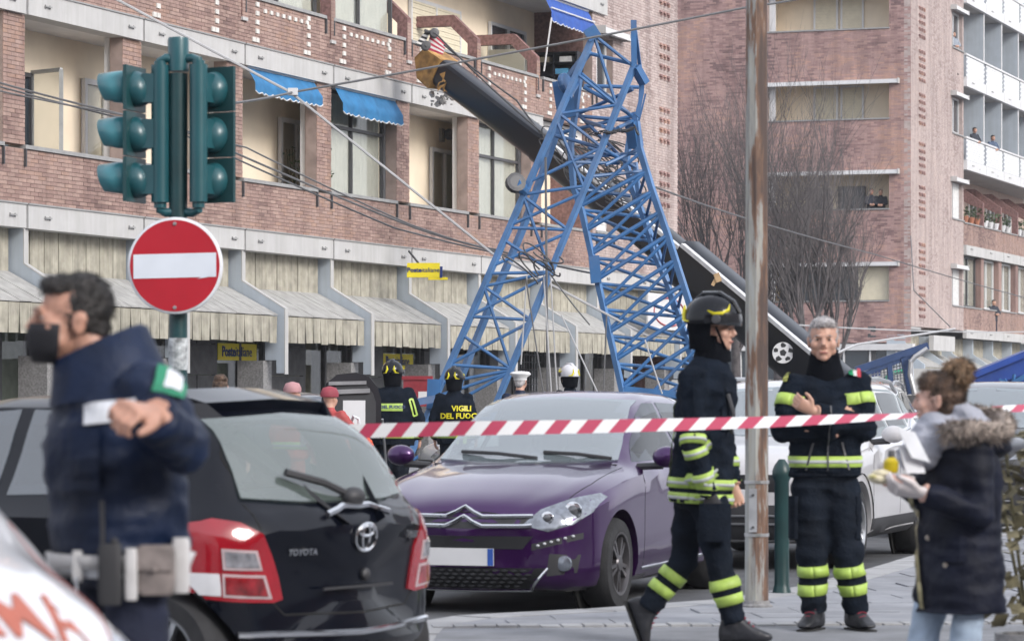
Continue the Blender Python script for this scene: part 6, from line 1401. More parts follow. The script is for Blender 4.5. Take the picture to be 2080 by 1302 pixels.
def figure(label, J, fwd, jm, tm, head='', look=None, tilt=0, skin=None, near=False, jacket=None, legs=True, sleeves=True, group=None, boots=True, rs=1.0, collar=True, arms=((.072,.062,.052),)*2, legr=(.098,.074,.062), hands=None, jname='jacket', wr=.013, trousers=True, headc=None, hs_=1.0, hemless=False):
    fw = horiz(V(fwd)); rt = V((fw.y,-fw.x,0)); sk = skin or skinm(); base = V((J['pel'].x, J['pel'].y, PZ)); th = thing('person', label, 'person', base, 0, group)
    vx = .010 if near else .02
    shr = (V(J['sr'])-V(J['sl'])); right = shr.normalized()
    prof = jacket or [(-.25,.205,.150),(.0,.200,.150),(.45,.192,.142),(1.0,.212,.150),(1.45,.200,.130),(1.75,.150,.105),(1.95,.085,.080),(2.08,.072,.075)]
    prof = [(a, b*rs, c*rs) for a, b, c in prof]
    mb = MB(); mb.ring_loft(torso_rings(J['pel'], J['chest'], J['neck'], right, prof))
    sleeveL = {}
    for sd, ar in (('l',arms[0]),('r',arms[1])):
        S_, E_, W_ = J['s'+sd], J['e'+sd], J['w'+sd]; pts = [lerp(S_,J['chest'],.25), S_, lerp(S_,E_,.5), E_, lerp(E_,W_,.5), W_]
        a, b, c = [q*rs for q in ar]; mb.tube(pts, [a*.95,a*1.05,(a+b)/2,b*1.04,(b+c)/2,c], 14); mb.ball(S_, a*1.05, 12, 8); mb.ball(E_, b*1.02, 12, 8)
        sleeveL[sd] = (pts, [a*.95,a*1.05,(a+b)/2,b*1.04,(b+c)/2,c])
    if collar: mb.tube([lerp(J['chest'],J['neck'],.85), V(J['neck'])+(V(J['head'])-V(J['neck'])).normalized()*.05], [.088*rs,.076*rs], 16)
    jk = remesh(mb, jname, vx*1.3, 5 if near else 3, wr if near else wr*.6, 9, len(label)); jo = link(jname, jk, jm, th); jb = bvh_of(jk)
    # body underneath, head and hands: one surface
    mb = MB(); mb.ring_loft(torso_rings(J['pel'], J['chest'], J['neck'], right, [(a, b*.8, c*.78) for a, b, c in prof if a >= -.05]))
    mb.tube([lerp(J['chest'],J['neck'],.6), J['neck'], lerp(J['neck'],J['head'],.75)], [.075,.060,.056], 14)
    Rm = headrot(look or fwd, tilt); hc = V(J['head']); add_head(mb, hc, Rm, hs_)
    for sd, sg in (('l',1),('r',-1)):
        pts, rr_ = sleeveL[sd]; mb.tube(pts, [q*.72 for q in rr_], 10)
        W_, E_ = V(J['w'+sd]), V(J['e'+sd]); hd_ = (hands or {}).get(sd, {}); d = V(hd_.get('d', (W_-E_))); 
        if hd_.get('skip'): continue
        hand(mb, W_+d.normalized()*.015, d, hd_.get('pn', right*(-1 if sd == 'r' else 1)), hd_.get('side', sg), hd_.get('curl', .45), hd_.get('s', 1.0), hd_.get('thumb', 1), hd_.get('spread', .1))
    if legs:
        for sd in 'lr': mb.tube([lerp(J['pel'],J['h'+sd],.6), J['h'+sd], J['k'+sd], J['a'+sd]], [.062,.060,.038,.032], 10)
    body = remesh(mb, 'body', .0055 if near else .014, 3, 0); bo2 = link('body', body, sk, th)
    if legs and trousers:
        mb = MB(); P_ = V(J['pel']); mb.ring_loft(torso_rings(P_, V(J['chest']), V(J['neck']), right, [(-.28,.13*rs,.11*rs),(-.12,.180*rs,.135*rs),(.1,.178*rs,.135*rs),(.3,.165*rs,.12*rs)]))
        for sd in 'lr':
            H_, K_, A_ = V(J['h'+sd]), V(J['k'+sd]), V(J['a'+sd]); a, b, c = [q*rs for q in legr]
            mb.tube([lerp(P_,H_,.7)+V((0,0,.02)), H_, lerp(H_,K_,.5), K_, lerp(K_,A_,.4), lerp(K_,A_,.8), A_], [a*.95,a,(a+b)*.52,b,b*.98,c*1.02,c], 14)
        tk_ = remesh(mb, 'trousers', vx*1.3, 5 if near else 3, wr if near else wr*.5, 8, len(label)*2); to = link('trousers', tk_, tm, th); tb = bvh_of(tk_)
    else: to, tb = None, None
    if legs and boots:
        for sd in 'lr':
            A_, T_ = V(J['a'+sd]), V(J['t'+sd]); d = T_-A_; d.z = J.get('tz'+sd, 0); d = d.normalized(); dn = V((0,0,-1)) if not J.get('tz'+sd) else (V((0,0,-1))-d*V((0,0,-1)).dot(d)).normalized(); sx = d.cross(Z).normalized(); s0 = A_
            hh_ = max(.05, (A_.z-PZ)) if not J.get('tz'+sd) else .10
            mb = MB(); rg = []
            for t, wd, up, lo in ((-.085,.030,-.02,.0),(-.07,.040,.02,.0),(-.03,.045,.06,.0),(.02,.046,.07,.0),(.06,.046,.02,.0),(.11,.050,-.015,.0),(.155,.047,-.035,.004),(.19,.034,-.050,.012),(.205,.016,-.062,.02)):
                c_ = s0+d*t; top = c_-dn*up; bot = c_+dn*(hh_-lo-.012); mid = (top+bot)/2; hh2 = (bot-top).length/2
                rg.append([mid+sx*wd*(abs(math.cos(a))**.6)*(1 if math.cos(a) > 0 else -1)-dn*hh2*(abs(math.sin(a))**.7)*(1 if math.sin(a) > 0 else -1) for a in [i*math.pi/9 for i in range(18)]])
            mb.ring_loft(rg); mb.tube([lerp(A_,J['k'+sd],.30), lerp(A_,J['k'+sd],.1), A_+dn*.02], [.056,.052,.050], 14)
            bm2 = remesh(mb, 'boot', vx, 3, .002 if near else 0, 25); b_ = link('boot', bm2, bootm, th)
            sm = MB(); pl_ = [s0+d*t+sx*wd*k+dn*(hh_-.012) for k in (1,-1) for t, wd in (((-.088,.03),(-.05,.046),(.02,.047),(.11,.052),(.16,.049),(.20,.03)) if k == 1 else ((.20,.03),(.16,.049),(.11,.052),(.02,.047),(-.05,.046),(-.088,.03)))]
            sm.prism(pl_, dn*.012); sm.obj('sole', solem, b_)
            if near:
                for i in range(4):
                    q = MB(); c_ = s0+d*(.035+.022*i)-dn*(.052-.022*i); q.tube([c_-sx*.03+dn*.004, c_-dn*.006, c_+sx*.03+dn*.004], .0035, 5); q.obj('lace', mat('red lace', (.25,.03,.05), .8) if jm is navyj else solem, b_)
    s = dict(root=th, jacket=jo, jb=jb, body=bo2, trousers=to, tb=tb, J=J, right=right, fw=fw, Rm=Rm, head=hc, sleeve=sleeveL, prof=prof)
    return s
def ringband(bvh, c, axis, ref, w_, m, par, name='reflective_band', R0=.34, off=.004, a0=0, a1=2*math.pi, n=40, thick=.003, center_off=None, lift=0):
    """a strip of width w_ laid round a limb or the trunk: rays sent in towards the axis find the cloth"""
    c = V(c); ax = V(axis).normalized(); x = V(ref); x = (x-ax*x.dot(ax)).normalized(); y = ax.cross(x); vs = []; k = 3; full = a1-a0 > 6.2
    last = .1
    for i in range(n+1):
        a = a0+(a1-a0)*i/n; d = x*math.cos(a)+y*math.sin(a)
        for j in range(k):
            o = c+ax*(j/(k-1)-.5)*w_; best = None; h = bvh.ray_cast(o+d*R0, -d, R0)
            r = (h[0]-o).dot(d) if h[0] is not None else last
            if h[0] is not None: last = r
            vs.append(o+d*(r+off))
    fs = []
    for i in range(n):
        for j in range(k-1): p = i*k+j; fs.append((p, p+1, p+k+1, p+k))
    mb = MB(); mb.add(vs, fs); o = mb.obj(name, m, par, True, 180)
    so = o.modifiers.new('s', 'SOLIDIFY'); so.thickness = thick; so.offset = -1; return o
def limb_band(F, sd, seg, t, w_, m, par=None, R0=.13, leg=False, stripe=None):
    J = F['J']; a, b = ((J['h'+sd], J['k'+sd]) if seg == 0 else (J['k'+sd], J['a'+sd])) if leg else ((J['s'+sd], J['e'+sd]) if seg == 0 else (J['e'+sd], J['w'+sd])); a, b = V(a), V(b)
    bv = F['tb'] if leg else F['jb']; par = par or (F['trousers'] if leg else F['jacket']); ref = F['fw'] if abs((b-a).normalized().dot(F['fw'])) < .8 else F['right']
    o = ringband(bv, lerp(a,b,t), b-a, ref, w_, m, par, R0=R0, n=28)
    if stripe: ringband(bv, lerp(a,b,t), b-a, ref, w_*.3, stripe, o, 'silver_strip', R0=R0, n=28, off=.007)
    return o
def trunk_band(F, t, w_, m, stripe=None, a0=0, a1=2*math.pi, name='reflective_band'):
    J = F['J']; c = lerp(J['pel'], J['chest'], t) if t <= 1 else lerp(J['chest'],J['neck'],t-1); ax = V(J['chest'])-V(J['pel'])
    o = ringband(F['jb'], c, ax, F['right'], w_, m, F['jacket'], name, R0=.36, n=52, a0=a0, a1=a1)
    if stripe: ringband(F['jb'], c, ax, F['right'], w_*.3, stripe, o, 'silver_strip', R0=.36, n=52, off=.007, a0=a0, a1=a1)
    return o
def on_cloth(F, mb, o, ax, ay, d, m, name, par=None, off=.012):
    """flat lettering or a patch pressed onto the jacket along direction d"""
    ax, ay, d = V(ax).normalized(), V(ay).normalized(), V(d).normalized(); vs = []
    for a, b, c in mb.v:
        p = V(o)+ax*a+ay*b; h = F['jb'].ray_cast(p-d*.5, d, 1.2)
        if h[0] is None or (h[0]-p).length > .4: h = F['jb'].find_nearest(p)
        n_ = h[1] if h[1].dot(d) < 0 else -h[1]; vs.append(tuple(h[0]+(n_*.5-d*.5).normalized()*(off+c)))
    mb.v = vs; return mb.obj(name, m, par or F['jacket'])
def patch_mb(w_, h, nx=8, ny=4, t=.002):
    mb = MB(); vs = [(w_*(i/nx-.5), h*(j/ny-.5), t) for j in range(ny+1) for i in range(nx+1)]; mb.add(vs, [(j*(nx+1)+i, j*(nx+1)+i+1, (j+1)*(nx+1)+i+1, (j+1)*(nx+1)+i) for j in range(ny) for i in range(nx)]); return mb
# ---- firefighter walking to the right
def q3(u, v, Y, dy=0): return P(u, v, Y+dy)
Y = 17.2
J = dict(pel=q3(1425,985,Y), chest=q3(1436,800,Y), neck=q3(1447,722,Y), head=q3(1452,668,Y,-.02), sr=q3(1408,768,Y,-.185), sl=q3(1452,766,Y,.185), er=q3(1408,900,Y,-.27), wr=q3(1440,1005,Y,-.22), el=q3(1470,900,Y,.25), wl=q3(1490,985,Y,.20),
 hr=q3(1440,1025,Y,-.09), kr=q3(1462,1150,Y,-.09), ar=q3(1492,1266,Y,-.09), tr=q3(1560,1290,Y,-.12), hl=q3(1408,1022,Y,.09), kl=q3(1388,1140,Y,.09), al=q3(1314,1238,Y,.09), tl=q3(1372,1296,Y,.07), tzl=-.42)
A = figure('walking firefighter in a black helmet striding right between the purple car and the pole', J, (1,-.12,0), navyj, navyt, near=True, look=(1,-.32,0), tilt=-.06, jacket=[(-.22,.212,.165),(.0,.205,.165),(.45,.195,.16),(1.0,.215,.165),(1.45,.200,.14),(1.75,.150,.11),(1.95,.092,.085),(2.05,.08,.08)], arms=((.078,.068,.060),)*2, legr=(.108,.082,.072), hands={'r':dict(curl=.75,pn=(-.2,.9,0)),'l':dict(curl=.75,pn=(-.2,-.9,0))}, group=None)
hairless = fire_helmet(A['root'], A['head']+V((0,0,.012)), A['Rm'], 1.0); face_bits(A['root'], A['head'], A['Rm'], 1, hairk)
for t, w_ in ((-.14,.055),(.02,.055)): trunk_band(A, t, w_, lime, silv)
limb_band(A,'r',0,.96,.050,lime,stripe=silv); limb_band(A,'r',1,.16,.05,lime,stripe=silv); limb_band(A,'r',1,.66,.06,lime,stripe=silv); limb_band(A,'l',1,.5,.05,lime,stripe=silv)
for sd in 'rl':
    for t in (.30,.58): limb_band(A, sd, 1, t, .056, lime, leg=True, R0=.118)
pm = patch_mb(.05,.46,3,12); on_cloth(A, pm, q3(1362,900,Y), V((.35,-.9,0)), Z, V((1,.8,0)), lime, 'back_strip')
q = MB(); c_ = q3(1452,1060,Y,-.20); q.ring_loft([[c_+V((.0,-.02,z_))+V((math.cos(a)*.085,math.sin(a)*.05,0)) for a in [i*math.pi/8 for i in range(16)]] for z_ in (.10,.08,-.08,-.10)]); q.obj('thigh_pocket', navyt, A['trousers'], True)
q = MB(); hand(q, V(J['wr'])+V((.01,0,-.005)), V(J['wr'])-V(J['er']), (-.2,.9,0), -1, .75, 1.18); gm_ = remesh(q, 'glove', .006, 2); link('glove', gm_, mat('glove leather', (.03,.03,.034), .7, var=.3, bump=.2), A['root'])
q = MB(); q.tube([q3(1478,800,Y,-.16),q3(1490,840,Y,-.16),q3(1486,880,Y,-.16),q3(1480,850,Y,-.18)], .012, 6); q.obj('radio_cable', dgrey, A['jacket'], True)
q = MB(); q.tube([lerp(J['neck'],J['head'],-.15), lerp(J['neck'],J['head'],.3), lerp(J['neck'],J['head'],.80)], [.105,.092,.076], 16); q.obj('neck_gaiter', neckm, A['root'], True)
for u, v, w_, h in ((1462,850,.11,.13),(1468,792,.10,.03)): on_cloth(A, patch_mb(w_,h,5,5), q3(u,v,Y), V((.8,-.3,0)), Z, V((-.25,1,0)), navyt, 'chest_pocket', off=.010)
on_cloth(A, patch_mb(.008,.30,1,10), q3(1404,830,Y), V((1,0,0)), Z, V((0,1,0)), navyt, 'sleeve_seam', off=.007)
on_cloth(A, patch_mb(.30,.012,10,1), q3(1425,1012,Y), V((1,0,0)), Z, V((0,1,0)), navyt, 'hem_seam', off=.006)
# ---- officer with crossed arms
Y = 18.2
J = dict(pel=q3(1675,958,Y), chest=q3(1675,825,Y), neck=q3(1675,752,Y), head=q3(1673,692,Y,-.03), sr=q3(1612,782,Y), sl=q3(1740,778,Y), er=q3(1590,872,Y,-.08), wr=q3(1702,872,Y,-.20), el=q3(1758,868,Y,-.08), wl=q3(1655,838,Y,-.29),
 hr=q3(1645,990,Y), kr=q3(1648,1120,Y,-.04), ar=q3(1655,1245,Y), tr=q3(1622,1285,Y,-.22), hl=q3(1709,990,Y), kl=q3(1722,1120,Y,-.04), al=q3(1738,1245,Y), tl=q3(1778,1285,Y,-.22))
B = figure('grey haired firefighter facing us with crossed arms and a jacket with lime bands', J, (-.05,-1,0), navyj, navyt, near=True, look=(-.1,-1,0), jacket=[(-.10,.208,.150),(.0,.213,.155),(.5,.208,.15),(1.0,.215,.152),(1.45,.205,.13),(1.75,.150,.105),(1.95,.090,.082),(2.05,.08,.08)], legr=(.120,.092,.080), arms=((.088,.082,.066),)*2,
 hands={'l':dict(d=(-.75,-.05,.45),pn=(.3,.9,.1),curl=.5,side=-1,thumb=1.3),'r':dict(d=(.6,.25,.75),pn=(0,1,0),curl=.3,side=1)}, hs_=1.06)
face_bits(B['root'], B['head'], B['Rm'], 1.06, hairg); strands(short_hair(B['root'], B['head'], B['Rm'], 1.06, hairg), hairg, 2)
trunk_band(B, .16, .062, lime, silv); trunk_band(B, 1.10, .058, lime, a0=math.pi+.5, a1=2*math.pi-.5)
for sd in 'lr': limb_band(B, sd, 0, .42, .065, lime)
for sd in 'lr':
    for t in (.30,.60): limb_band(B, sd, 1, t, .062, lime, leg=True, R0=.118)
q = MB(); q.tube([lerp(J['neck'],J['head'],-.2), lerp(J['neck'],J['head'],.2)+V((0,-.006,0)), lerp(J['neck'],J['head'],.66)+V((0,-.016,0))], [.112,.094,.078], 16); q.obj('neck_gaiter', neckm, B['root'], True)
for i, c_ in enumerate(((.02,.35,.15),(.7,.7,.7),(.5,.04,.06))): on_cloth(B, patch_mb(.022,.06,2,4), q3(1728+i*7,752+i*2,Y), (1,.0,-.2), Z, V((0,1,0)), mat('flag%d' % i, c_, .7), 'sleeve_flag')
on_cloth(B, patch_mb(.008,.36,1,10), q3(1676,890,Y), V((1,0,0)), Z, V((0,1,0)), dgrey, 'zip')
on_cloth(B, patch_mb(.05,.09,3,4), q3(1598,760,Y), V((.6,-.6,0)), Z, V((.3,1,0)), mat('crest', (.35,.36,.08), .7, var=.5, vs=40), 'sleeve_crest')
for sg, u in ((-1,1612),(1,1738)):
    q = MB(); c_ = q3(u,1050,Y,-.03); q.ring_loft([[c_+V((math.cos(a)*.03,math.sin(a)*.075,z_)) for a in [i*math.pi/8 for i in range(16)]] for z_ in (.12,.10,-.10,-.12)]); q.obj('thigh_pocket', navyt, B['trousers'], True)
for u in (1640,1712): on_cloth(B, patch_mb(.012,.16,1,5), q3(u,925,Y), V((1,0,0)), V((.25 if u < 1676 else -.25,0,1)), V((0,1,0)), dgrey, 'pocket_zip', off=.007)
on_cloth(B, patch_mb(.40,.012,14,1), q3(1675,962,Y), V((1,0,0)), Z, V((0,1,0)), navyt, 'hem_seam', off=.006)
# ---- policeman close to the camera
Y = 8.9; pz0 = PZ; PZ = .0
J = dict(pel=q3(245,1125,Y), chest=q3(232,870,Y), neck=q3(212,742,Y), head=q3(146,652,Y,.0), sl=q3(300,800,Y,-.16), sr=q3(170,800,Y,.17), el=q3(372,905,Y,-.24), wl=q3(316,842,Y,-.50), er=q3(150,950,Y,.26), wr=q3(190,1080,Y,.24),
 hl=q3(275,1200,Y,-.09), kl=q3(280,1520,Y,-.09), al=q3(285,1810,Y,-.09), tl=q3(200,1870,Y,-.09), hr=q3(215,1200,Y,.09), kr=q3(205,1520,Y,.09), ar=q3(205,1810,Y,.09), tr=q3(120,1870,Y,.09))
C = figure('policeman in a navy jacket and black face mask pointing at us beside the dark car', J, (-1,-.25,0), polj, polt, near=True, look=(-1,-.28,0), tilt=.05, skin=skinm('skin warm', (.46,.25,.18)), jacket=[(-.16,.190,.165),(.0,.205,.185),(.4,.205,.185),(1.0,.222,.188),(1.45,.215,.155),(1.75,.165,.125),(1.95,.110,.100),(2.12,.098,.095)], arms=((.094,.086,.066),)*2, wr=.012, hs_=1.04,
 hands={'l':dict(d=(-.50,-.84,.12),pn=(-.45,.15,-.9),curl=.95,side=1,thumb=.9,s=1.22),'r':dict(curl=.5)}, boots=False)
face_bits(C['root'], C['head'], C['Rm'], 1.04, hairk); strands(short_hair(C['root'], C['head'], C['Rm'], 1.04, hairk, .0075), hairk, 1)
T = lambda x, y, z: C['head']+C['Rm'] @ V((x*1.04,y*1.04,z*1.04))
q = MB(); rg = []
for z_, k, ky in ((-.012,1.0,1.0),(-.04,1.03,1.05),(-.075,.92,1.02),(-.115,.62,.85)): rg.append([T(.074*k*math.sin(a), .020+.092*ky*math.cos(a), z_) for a in [(-1.35+2.7*i/16) for i in range(17)]])
q.ring_loft(rg, False, False); fm = q.obj('face_mask', mat('black mask', (.008,.008,.012), .8), C['root'], True, 180); so = fm.modifiers.new('s','SOLIDIFY'); so.thickness = .004; so.offset = 1
q = MB(); q.ring_loft([[V(c_)+V((math.cos(a)*r_*1.05,math.sin(a)*r_,0))+V((-.02*math.cos(a)*0,0,dz*math.cos(a))) for a in [i*math.pi/12 for i in range(24)]] for c_, r_, dz in ((q3(230,805,Y),.170,.03),(q3(216,752,Y),.145,.04),(q3(204,700,Y),.126,.05),(q3(203,694,Y),.108,.05),(q3(210,752,Y),.10,.03))], False); co = q.obj('collar', polj, C['jacket'], True, 60)
white_r = mat('reflective white', (.62,.64,.68), .4, var=.06)
on_cloth(C, patch_mb(.15,.055,8,3), q3(246,835,Y), V((1,.1,.12)), Z, V((0,1,0)), white_r, 'chest_band')
ringband(C['jb'], lerp(J['pel'],J['chest'],-.12), V((0,0,1)), C['right'], .03, white_r, C['jacket'], 'hem_piping', R0=.4, n=52)
on_cloth(C, patch_mb(.085,.10,5,5), q3(338,785,Y,-.1), V((1,0,-.25)), V((.25,0,1)), V((-.2,1,-.15)), mat('badge green', (.02,.22,.12), .7), 'sleeve_badge', off=.016)
on_cloth(C, patch_mb(.045,.055,4,4), q3(342,790,Y,-.1), V((1,0,-.25)), V((.25,0,1)), V((-.2,1,-.15)), white_r, 'badge_centre', off=.019)
on_cloth(C, patch_mb(.15,.17,6,6), q3(170,930,Y), V((1,.1,0)), Z, V((0,1,0)), polj, 'chest_pocket', off=.022)
blt = mat('white belt leather', (.58,.57,.57), .45, var=.1, vs=8, dirt=.2, dirtcol=(.35,.33,.32)); z_b = q3(0,1142,Y).z
o = ringband(C['jb'], V((J['pel'].x,J['pel'].y,z_b)), Z, C['right'], .06, blt, C['root'], 'belt', R0=.4, n=52, off=.012, thick=.008)
def onbelt(u, w_, h, d, m, name, dz=0, par=None):
    p = q3(u,1142,Y); h_ = C['jb'].ray_cast(V((p.x,Y-.6,z_b)), V((0,1,0)), 1.2); y = h_[0].y if h_[0] is not None else Y-.1
    q = MB(); c_ = V((p.x, y-.015-d/2, z_b+dz)); rg = []
    for k, zz in ((.86,-h/2),(1,-h/2+.02),(1,h/2-.02),(.86,h/2)): rg.append([c_+V((math.copysign(abs(math.cos(a))**.5,math.cos(a))*w_/2*k, math.copysign(abs(math.sin(a))**.5,math.sin(a))*d/2*k, zz)) for a in [i*math.pi/10 for i in range(20)]])
    q.ring_loft(rg); return q.obj(name, m, par or o, True, 60), c_
brn = mat('grey brown leather', (.20,.17,.16), .5, var=.3, vs=14, bump=.2, dirt=.3, dirtcol=(.4,.38,.36))
pch, c_ = onbelt(332, .105, .135, .055, brn, 'belt_pouch', -.01); q = MB(); q.obox(c_+V((-.05,-.036,.0)), (.10,0,0), (0,.012,0), (0,0,.06)); q.ball(c_+V((0,-.036,.002)), .009, 8, 6); q.obj('pouch_flap', brn, pch)
onbelt(378, .05, .15, .05, blt, 'magazine_case', .0); rdo, c_ = onbelt(245, .065, .165, .04, plast, 'radio', -.02); q = MB(); q.tube([c_+V((-.02,0,.08)), c_+V((-.022,0,.20))], .007, 6); q.ball(c_+V((.012,0,.088)), .012, 8, 6); q.obj('radio_aerial', plast, rdo)
onbelt(285, .035, .14, .035, blt, 'torch', -.02); kl, c_ = onbelt(175, .03, .085, .02, blt, 'belt_loop'); q = MB(); q.tube([c_+V((0,-.02,-.03)), c_+V((.005,-.022,-.10)), c_+V((-.006,-.02,-.13))], .006, 6); q.ball(c_+V((0,-.02,-.09)), (.014,.01,.014), 8, 6); q.obj('key_clip', chrome, kl)
PZ = pz0
# ---- woman with a bun
Y = 13.0
J = dict(pel=q3(1950,1130,Y), chest=q3(1950,960,Y), neck=q3(1935,882,Y), head=q3(1908,812,Y,.0), sl=q3(1985,912,Y,-.13), sr=q3(1895,915,Y,.14), el=q3(1992,1045,Y,-.20), wl=q3(1874,1000,Y,-.26), er=q3(1870,1010,Y,.14), wr=q3(1838,985,Y,-.02),
 hl=q3(1965,1190,Y,-.07), kl=q3(1960,1330,Y,-.08), al=q3(1965,1440,Y,-.08), tl=q3(1900,1470,Y,-.08), hr=q3(1900,1190,Y,.06), kr=q3(1868,1330,Y,.06), ar=q3(1870,1440,Y,.06), tr=q3(1800,1470,Y,.06))
parka = mat('parka navy', (.004,.006,.017), .65, spec=.25, var=.25, vs=7, bump=.3, bs=28); jeans = mat('pale jeans', (.34,.42,.52), .85, var=.12, vs=14, bump=.2, bs=120)
D = figure('woman with a brown hair bun, grey hood and navy fur trimmed parka holding food', J, (-1,.12,0), parka, jeans, near=True, look=(-1,.35,0), tilt=-.02, skin=skinm('skin light', (.56,.34,.27)), rs=.93, boots=False, hs_=.93, wr=.010,
 jacket=[(-.68,.215,.185),(-.5,.212,.18),(.0,.205,.170),(.45,.188,.158),(1.0,.200,.160),(1.45,.198,.140),(1.75,.150,.115),(1.95,.10,.095),(2.05,.09,.09)], arms=((.076,.070,.060),)*2, legr=(.092,.070,.056),
 hands={'l':dict(d=(-1,-.1,.15),pn=(.0,.7,.7),curl=.55,side=-1,s=.95),'r':dict(d=(-.9,-.3,.1),pn=(0,-.2,.9),curl=.6,s=.95)})
face_bits(D['root'], D['head'], D['Rm'], .93, hairb)
def rm_blob(parts, name, m, par, vox=.012, wr=.006, wf=30):
    q = MB(); [q.ball(c, r, 16, 12, ro) for c, r, ro in parts]; return link(name, remesh(q, name, vox, 1, wr, wf), m, par)
hd = D['head']; T = lambda x, y, z: hd+D['Rm'] @ V((x*.93,y*.93,z*.93))
ho = rm_blob([(T(0,-.030,.034),(.083,.088,.097),D['Rm']),(T(0,.03,.075),(.072,.058,.050),D['Rm']),(T(0,-.05,-.03),(.07,.055,.07),D['Rm'])], 'hair', hairb, D['root'], .007, .003, 40)
strands(ho, hairb, 3, 1900, .024); bn_ = rm_blob([(T(.0,-.098,.125),(.060,.056,.055),D['Rm']),(T(.02,-.07,.135),(.05,.045,.04),D['Rm']),(T(-.02,-.11,.10),(.045,.04,.045),D['Rm'])], 'hair_bun', mat('light brown hair', (.20,.125,.07), .65, var=.5, vs=30, bump=.6, bs=60), D['root'], .007, .006, 40)
strands(bn_, MATS['light brown hair'], 4, 800, .035)
# grey hood lying on the shoulders, fur-trimmed outer hood behind it
greyk = mat('grey jersey', (.33,.34,.39), .9, var=.1, vs=10, bump=.3, bs=50)
rm_blob([(q3(1925,880,Y,-.02),(.135,.14,.085),Matrix.Rotation(.45,3,'Y')),(q3(1965,850,Y,.0),(.12,.13,.06),Matrix.Rotation(.5,3,'Y')),(q3(1880,905,Y,-.05),(.085,.10,.10),None),(q3(1850,925,Y,-.06),(.06,.08,.07),None)], 'grey_hood', greyk, D['root'], .010, .010, 14)
rm_blob([(q3(2000,905,Y,.02),(.115,.15,.06),None),(q3(1970,918,Y,-.05),(.10,.10,.05),None)], 'parka_hood', parka, D['root'], .011, .008, 14)
fur = MB(); rr = random.Random(2); furm = mat('fur trim', (.30,.25,.215), .9, var=.35, vs=20)
fp = [q3(1918,872,Y,-.16),q3(1945,868,Y,-.20),q3(1980,868,Y,-.20),q3(2015,872,Y,-.16),q3(2040,868,Y,-.06),q3(2040,848,Y,.06),q3(2010,838,Y,.14),q3(1960,835,Y,.15)]
core = MB(); core.tube([p+V((0,0,-.012)) for p in fp], [.030,.038,.040,.042,.044,.042,.036,.03], 10); fo = core.obj('fur_trim', furm, D['root'], True, 180)
for i in range(2600):
    t = rr.random()*(len(fp)-1.001); k = int(t); p = fp[k].lerp(fp[k+1], t-k)+V((0,0,-.01)); d = V((rr.gauss(0,1),rr.gauss(0,1),rr.gauss(.2,1))).normalized(); b = p+d*.034; e_ = d.cross(V((rr.random(),rr.random(),rr.random()))).normalized()*.0035
    fur.add([b-e_, b+e_, b+d*rr.uniform(.018,.04)+V((rr.uniform(-.012,.012),rr.uniform(-.012,.012),-.012))], [(0,1,2)])
ff = fur.obj('fur_hairs', furm, fo); ff['kind'] = 'stuff'
on_cloth(D, patch_mb(.018,.50,1,14), q3(1862,1110,Y), V((1,0,0)), V((-.12,0,1)), V((.2,1,0)), mat('brass zip', (.36,.32,.18), .4, .6), 'zip')
for u, v in ((1922,1105),(1953,1160),(1865,1238)):
    h_ = D['jb'].ray_cast(q3(u,v,Y,-.6), V((0,1,0)), 1.2)
    if h_[0] is not None: q = MB(); q.lathe([(.012,0),(.010,.006),(0,.007)], h_[0], (0,-1,0), 12); q.obj('press_stud', mat('stud', (.5,.45,.38), .3, .7), D['jacket'], True)
on_cloth(D, patch_mb(.10,.10,4,4), q3(1925,1112,Y), V((1,0,0)), Z, V((0,1,0)), parka, 'pocket_flap', off=.014)
q = MB(); hand(q, q3(1870,1000,Y,-.27), (-1,-.05,.12), (0,.5,.85), -1, .5, 1.12, spread=.25); hand(q, q3(1846,975,Y,-.10), (-.9,-.15,.1), (0,.1,.9), 1, .6, 1.05)
wg_ = link('glove', remesh(q, 'glove', .006, 2), mat('white glove', (.60,.55,.54), .7, var=.08, vs=10), D['root'])
fd = thing('sandwich', 'pale sandwich held out in the woman\'s white glove', 'food', q3(1790,975,Y,-.24)); q = MB(); q.ball(q3(1784,972,Y,-.24), (.045,.035,.022), 14, 9, Matrix.Rotation(.15,3,'Y')); q.ball(q3(1790,962,Y,-.24), (.04,.03,.018), 14, 9); q.obj('bread', mat('bread', (.62,.56,.40), .8, var=.2, vs=30), fd, True)
q = MB(); q.ball(q3(1774,968,Y,-.25), (.02,.028,.010), 10, 6); q.obj('filling', mat('filling', (.55,.50,.22), .7, var=.3, vs=40), fd, True)
bt = thing('bottle', 'small yellow bottle with a black cap held above the sandwich', 'bottle', q3(1810,965,Y,-.22)); q = MB(); q.lathe([(.025,0),(.030,.01),(.030,.045),(.018,.058),(.014,.062)], q3(1809,960,Y,-.22), (.05,0,1), 16); q.obj('body', mat('yellow plastic', (.55,.42,.01), .35), bt, True)
q = MB(); q.lathe([(.014,.062),(.014,.085),(.010,.09)], q3(1809,960,Y,-.22), (.05,0,1), 12); q.obj('cap', dgrey, bt, True)
nk = thing('paper_napkin', 'white folded paper held against the woman\'s grey hood', 'napkin', q3(1842,905,Y,-.2)); q = MB(); q.obox(q3(1822,868,Y,-.24), V((.075,.02,-.02)), V((.0,.02,.0)), V((.06,0,-.12))); q.obox(q3(1826,905,Y,-.22), V((.08,.03,.0)), V((0,.02,0)), V((.03,0,-.11))); q.obj('sheet', mat('paper white', (.70,.71,.74), .8), nk)
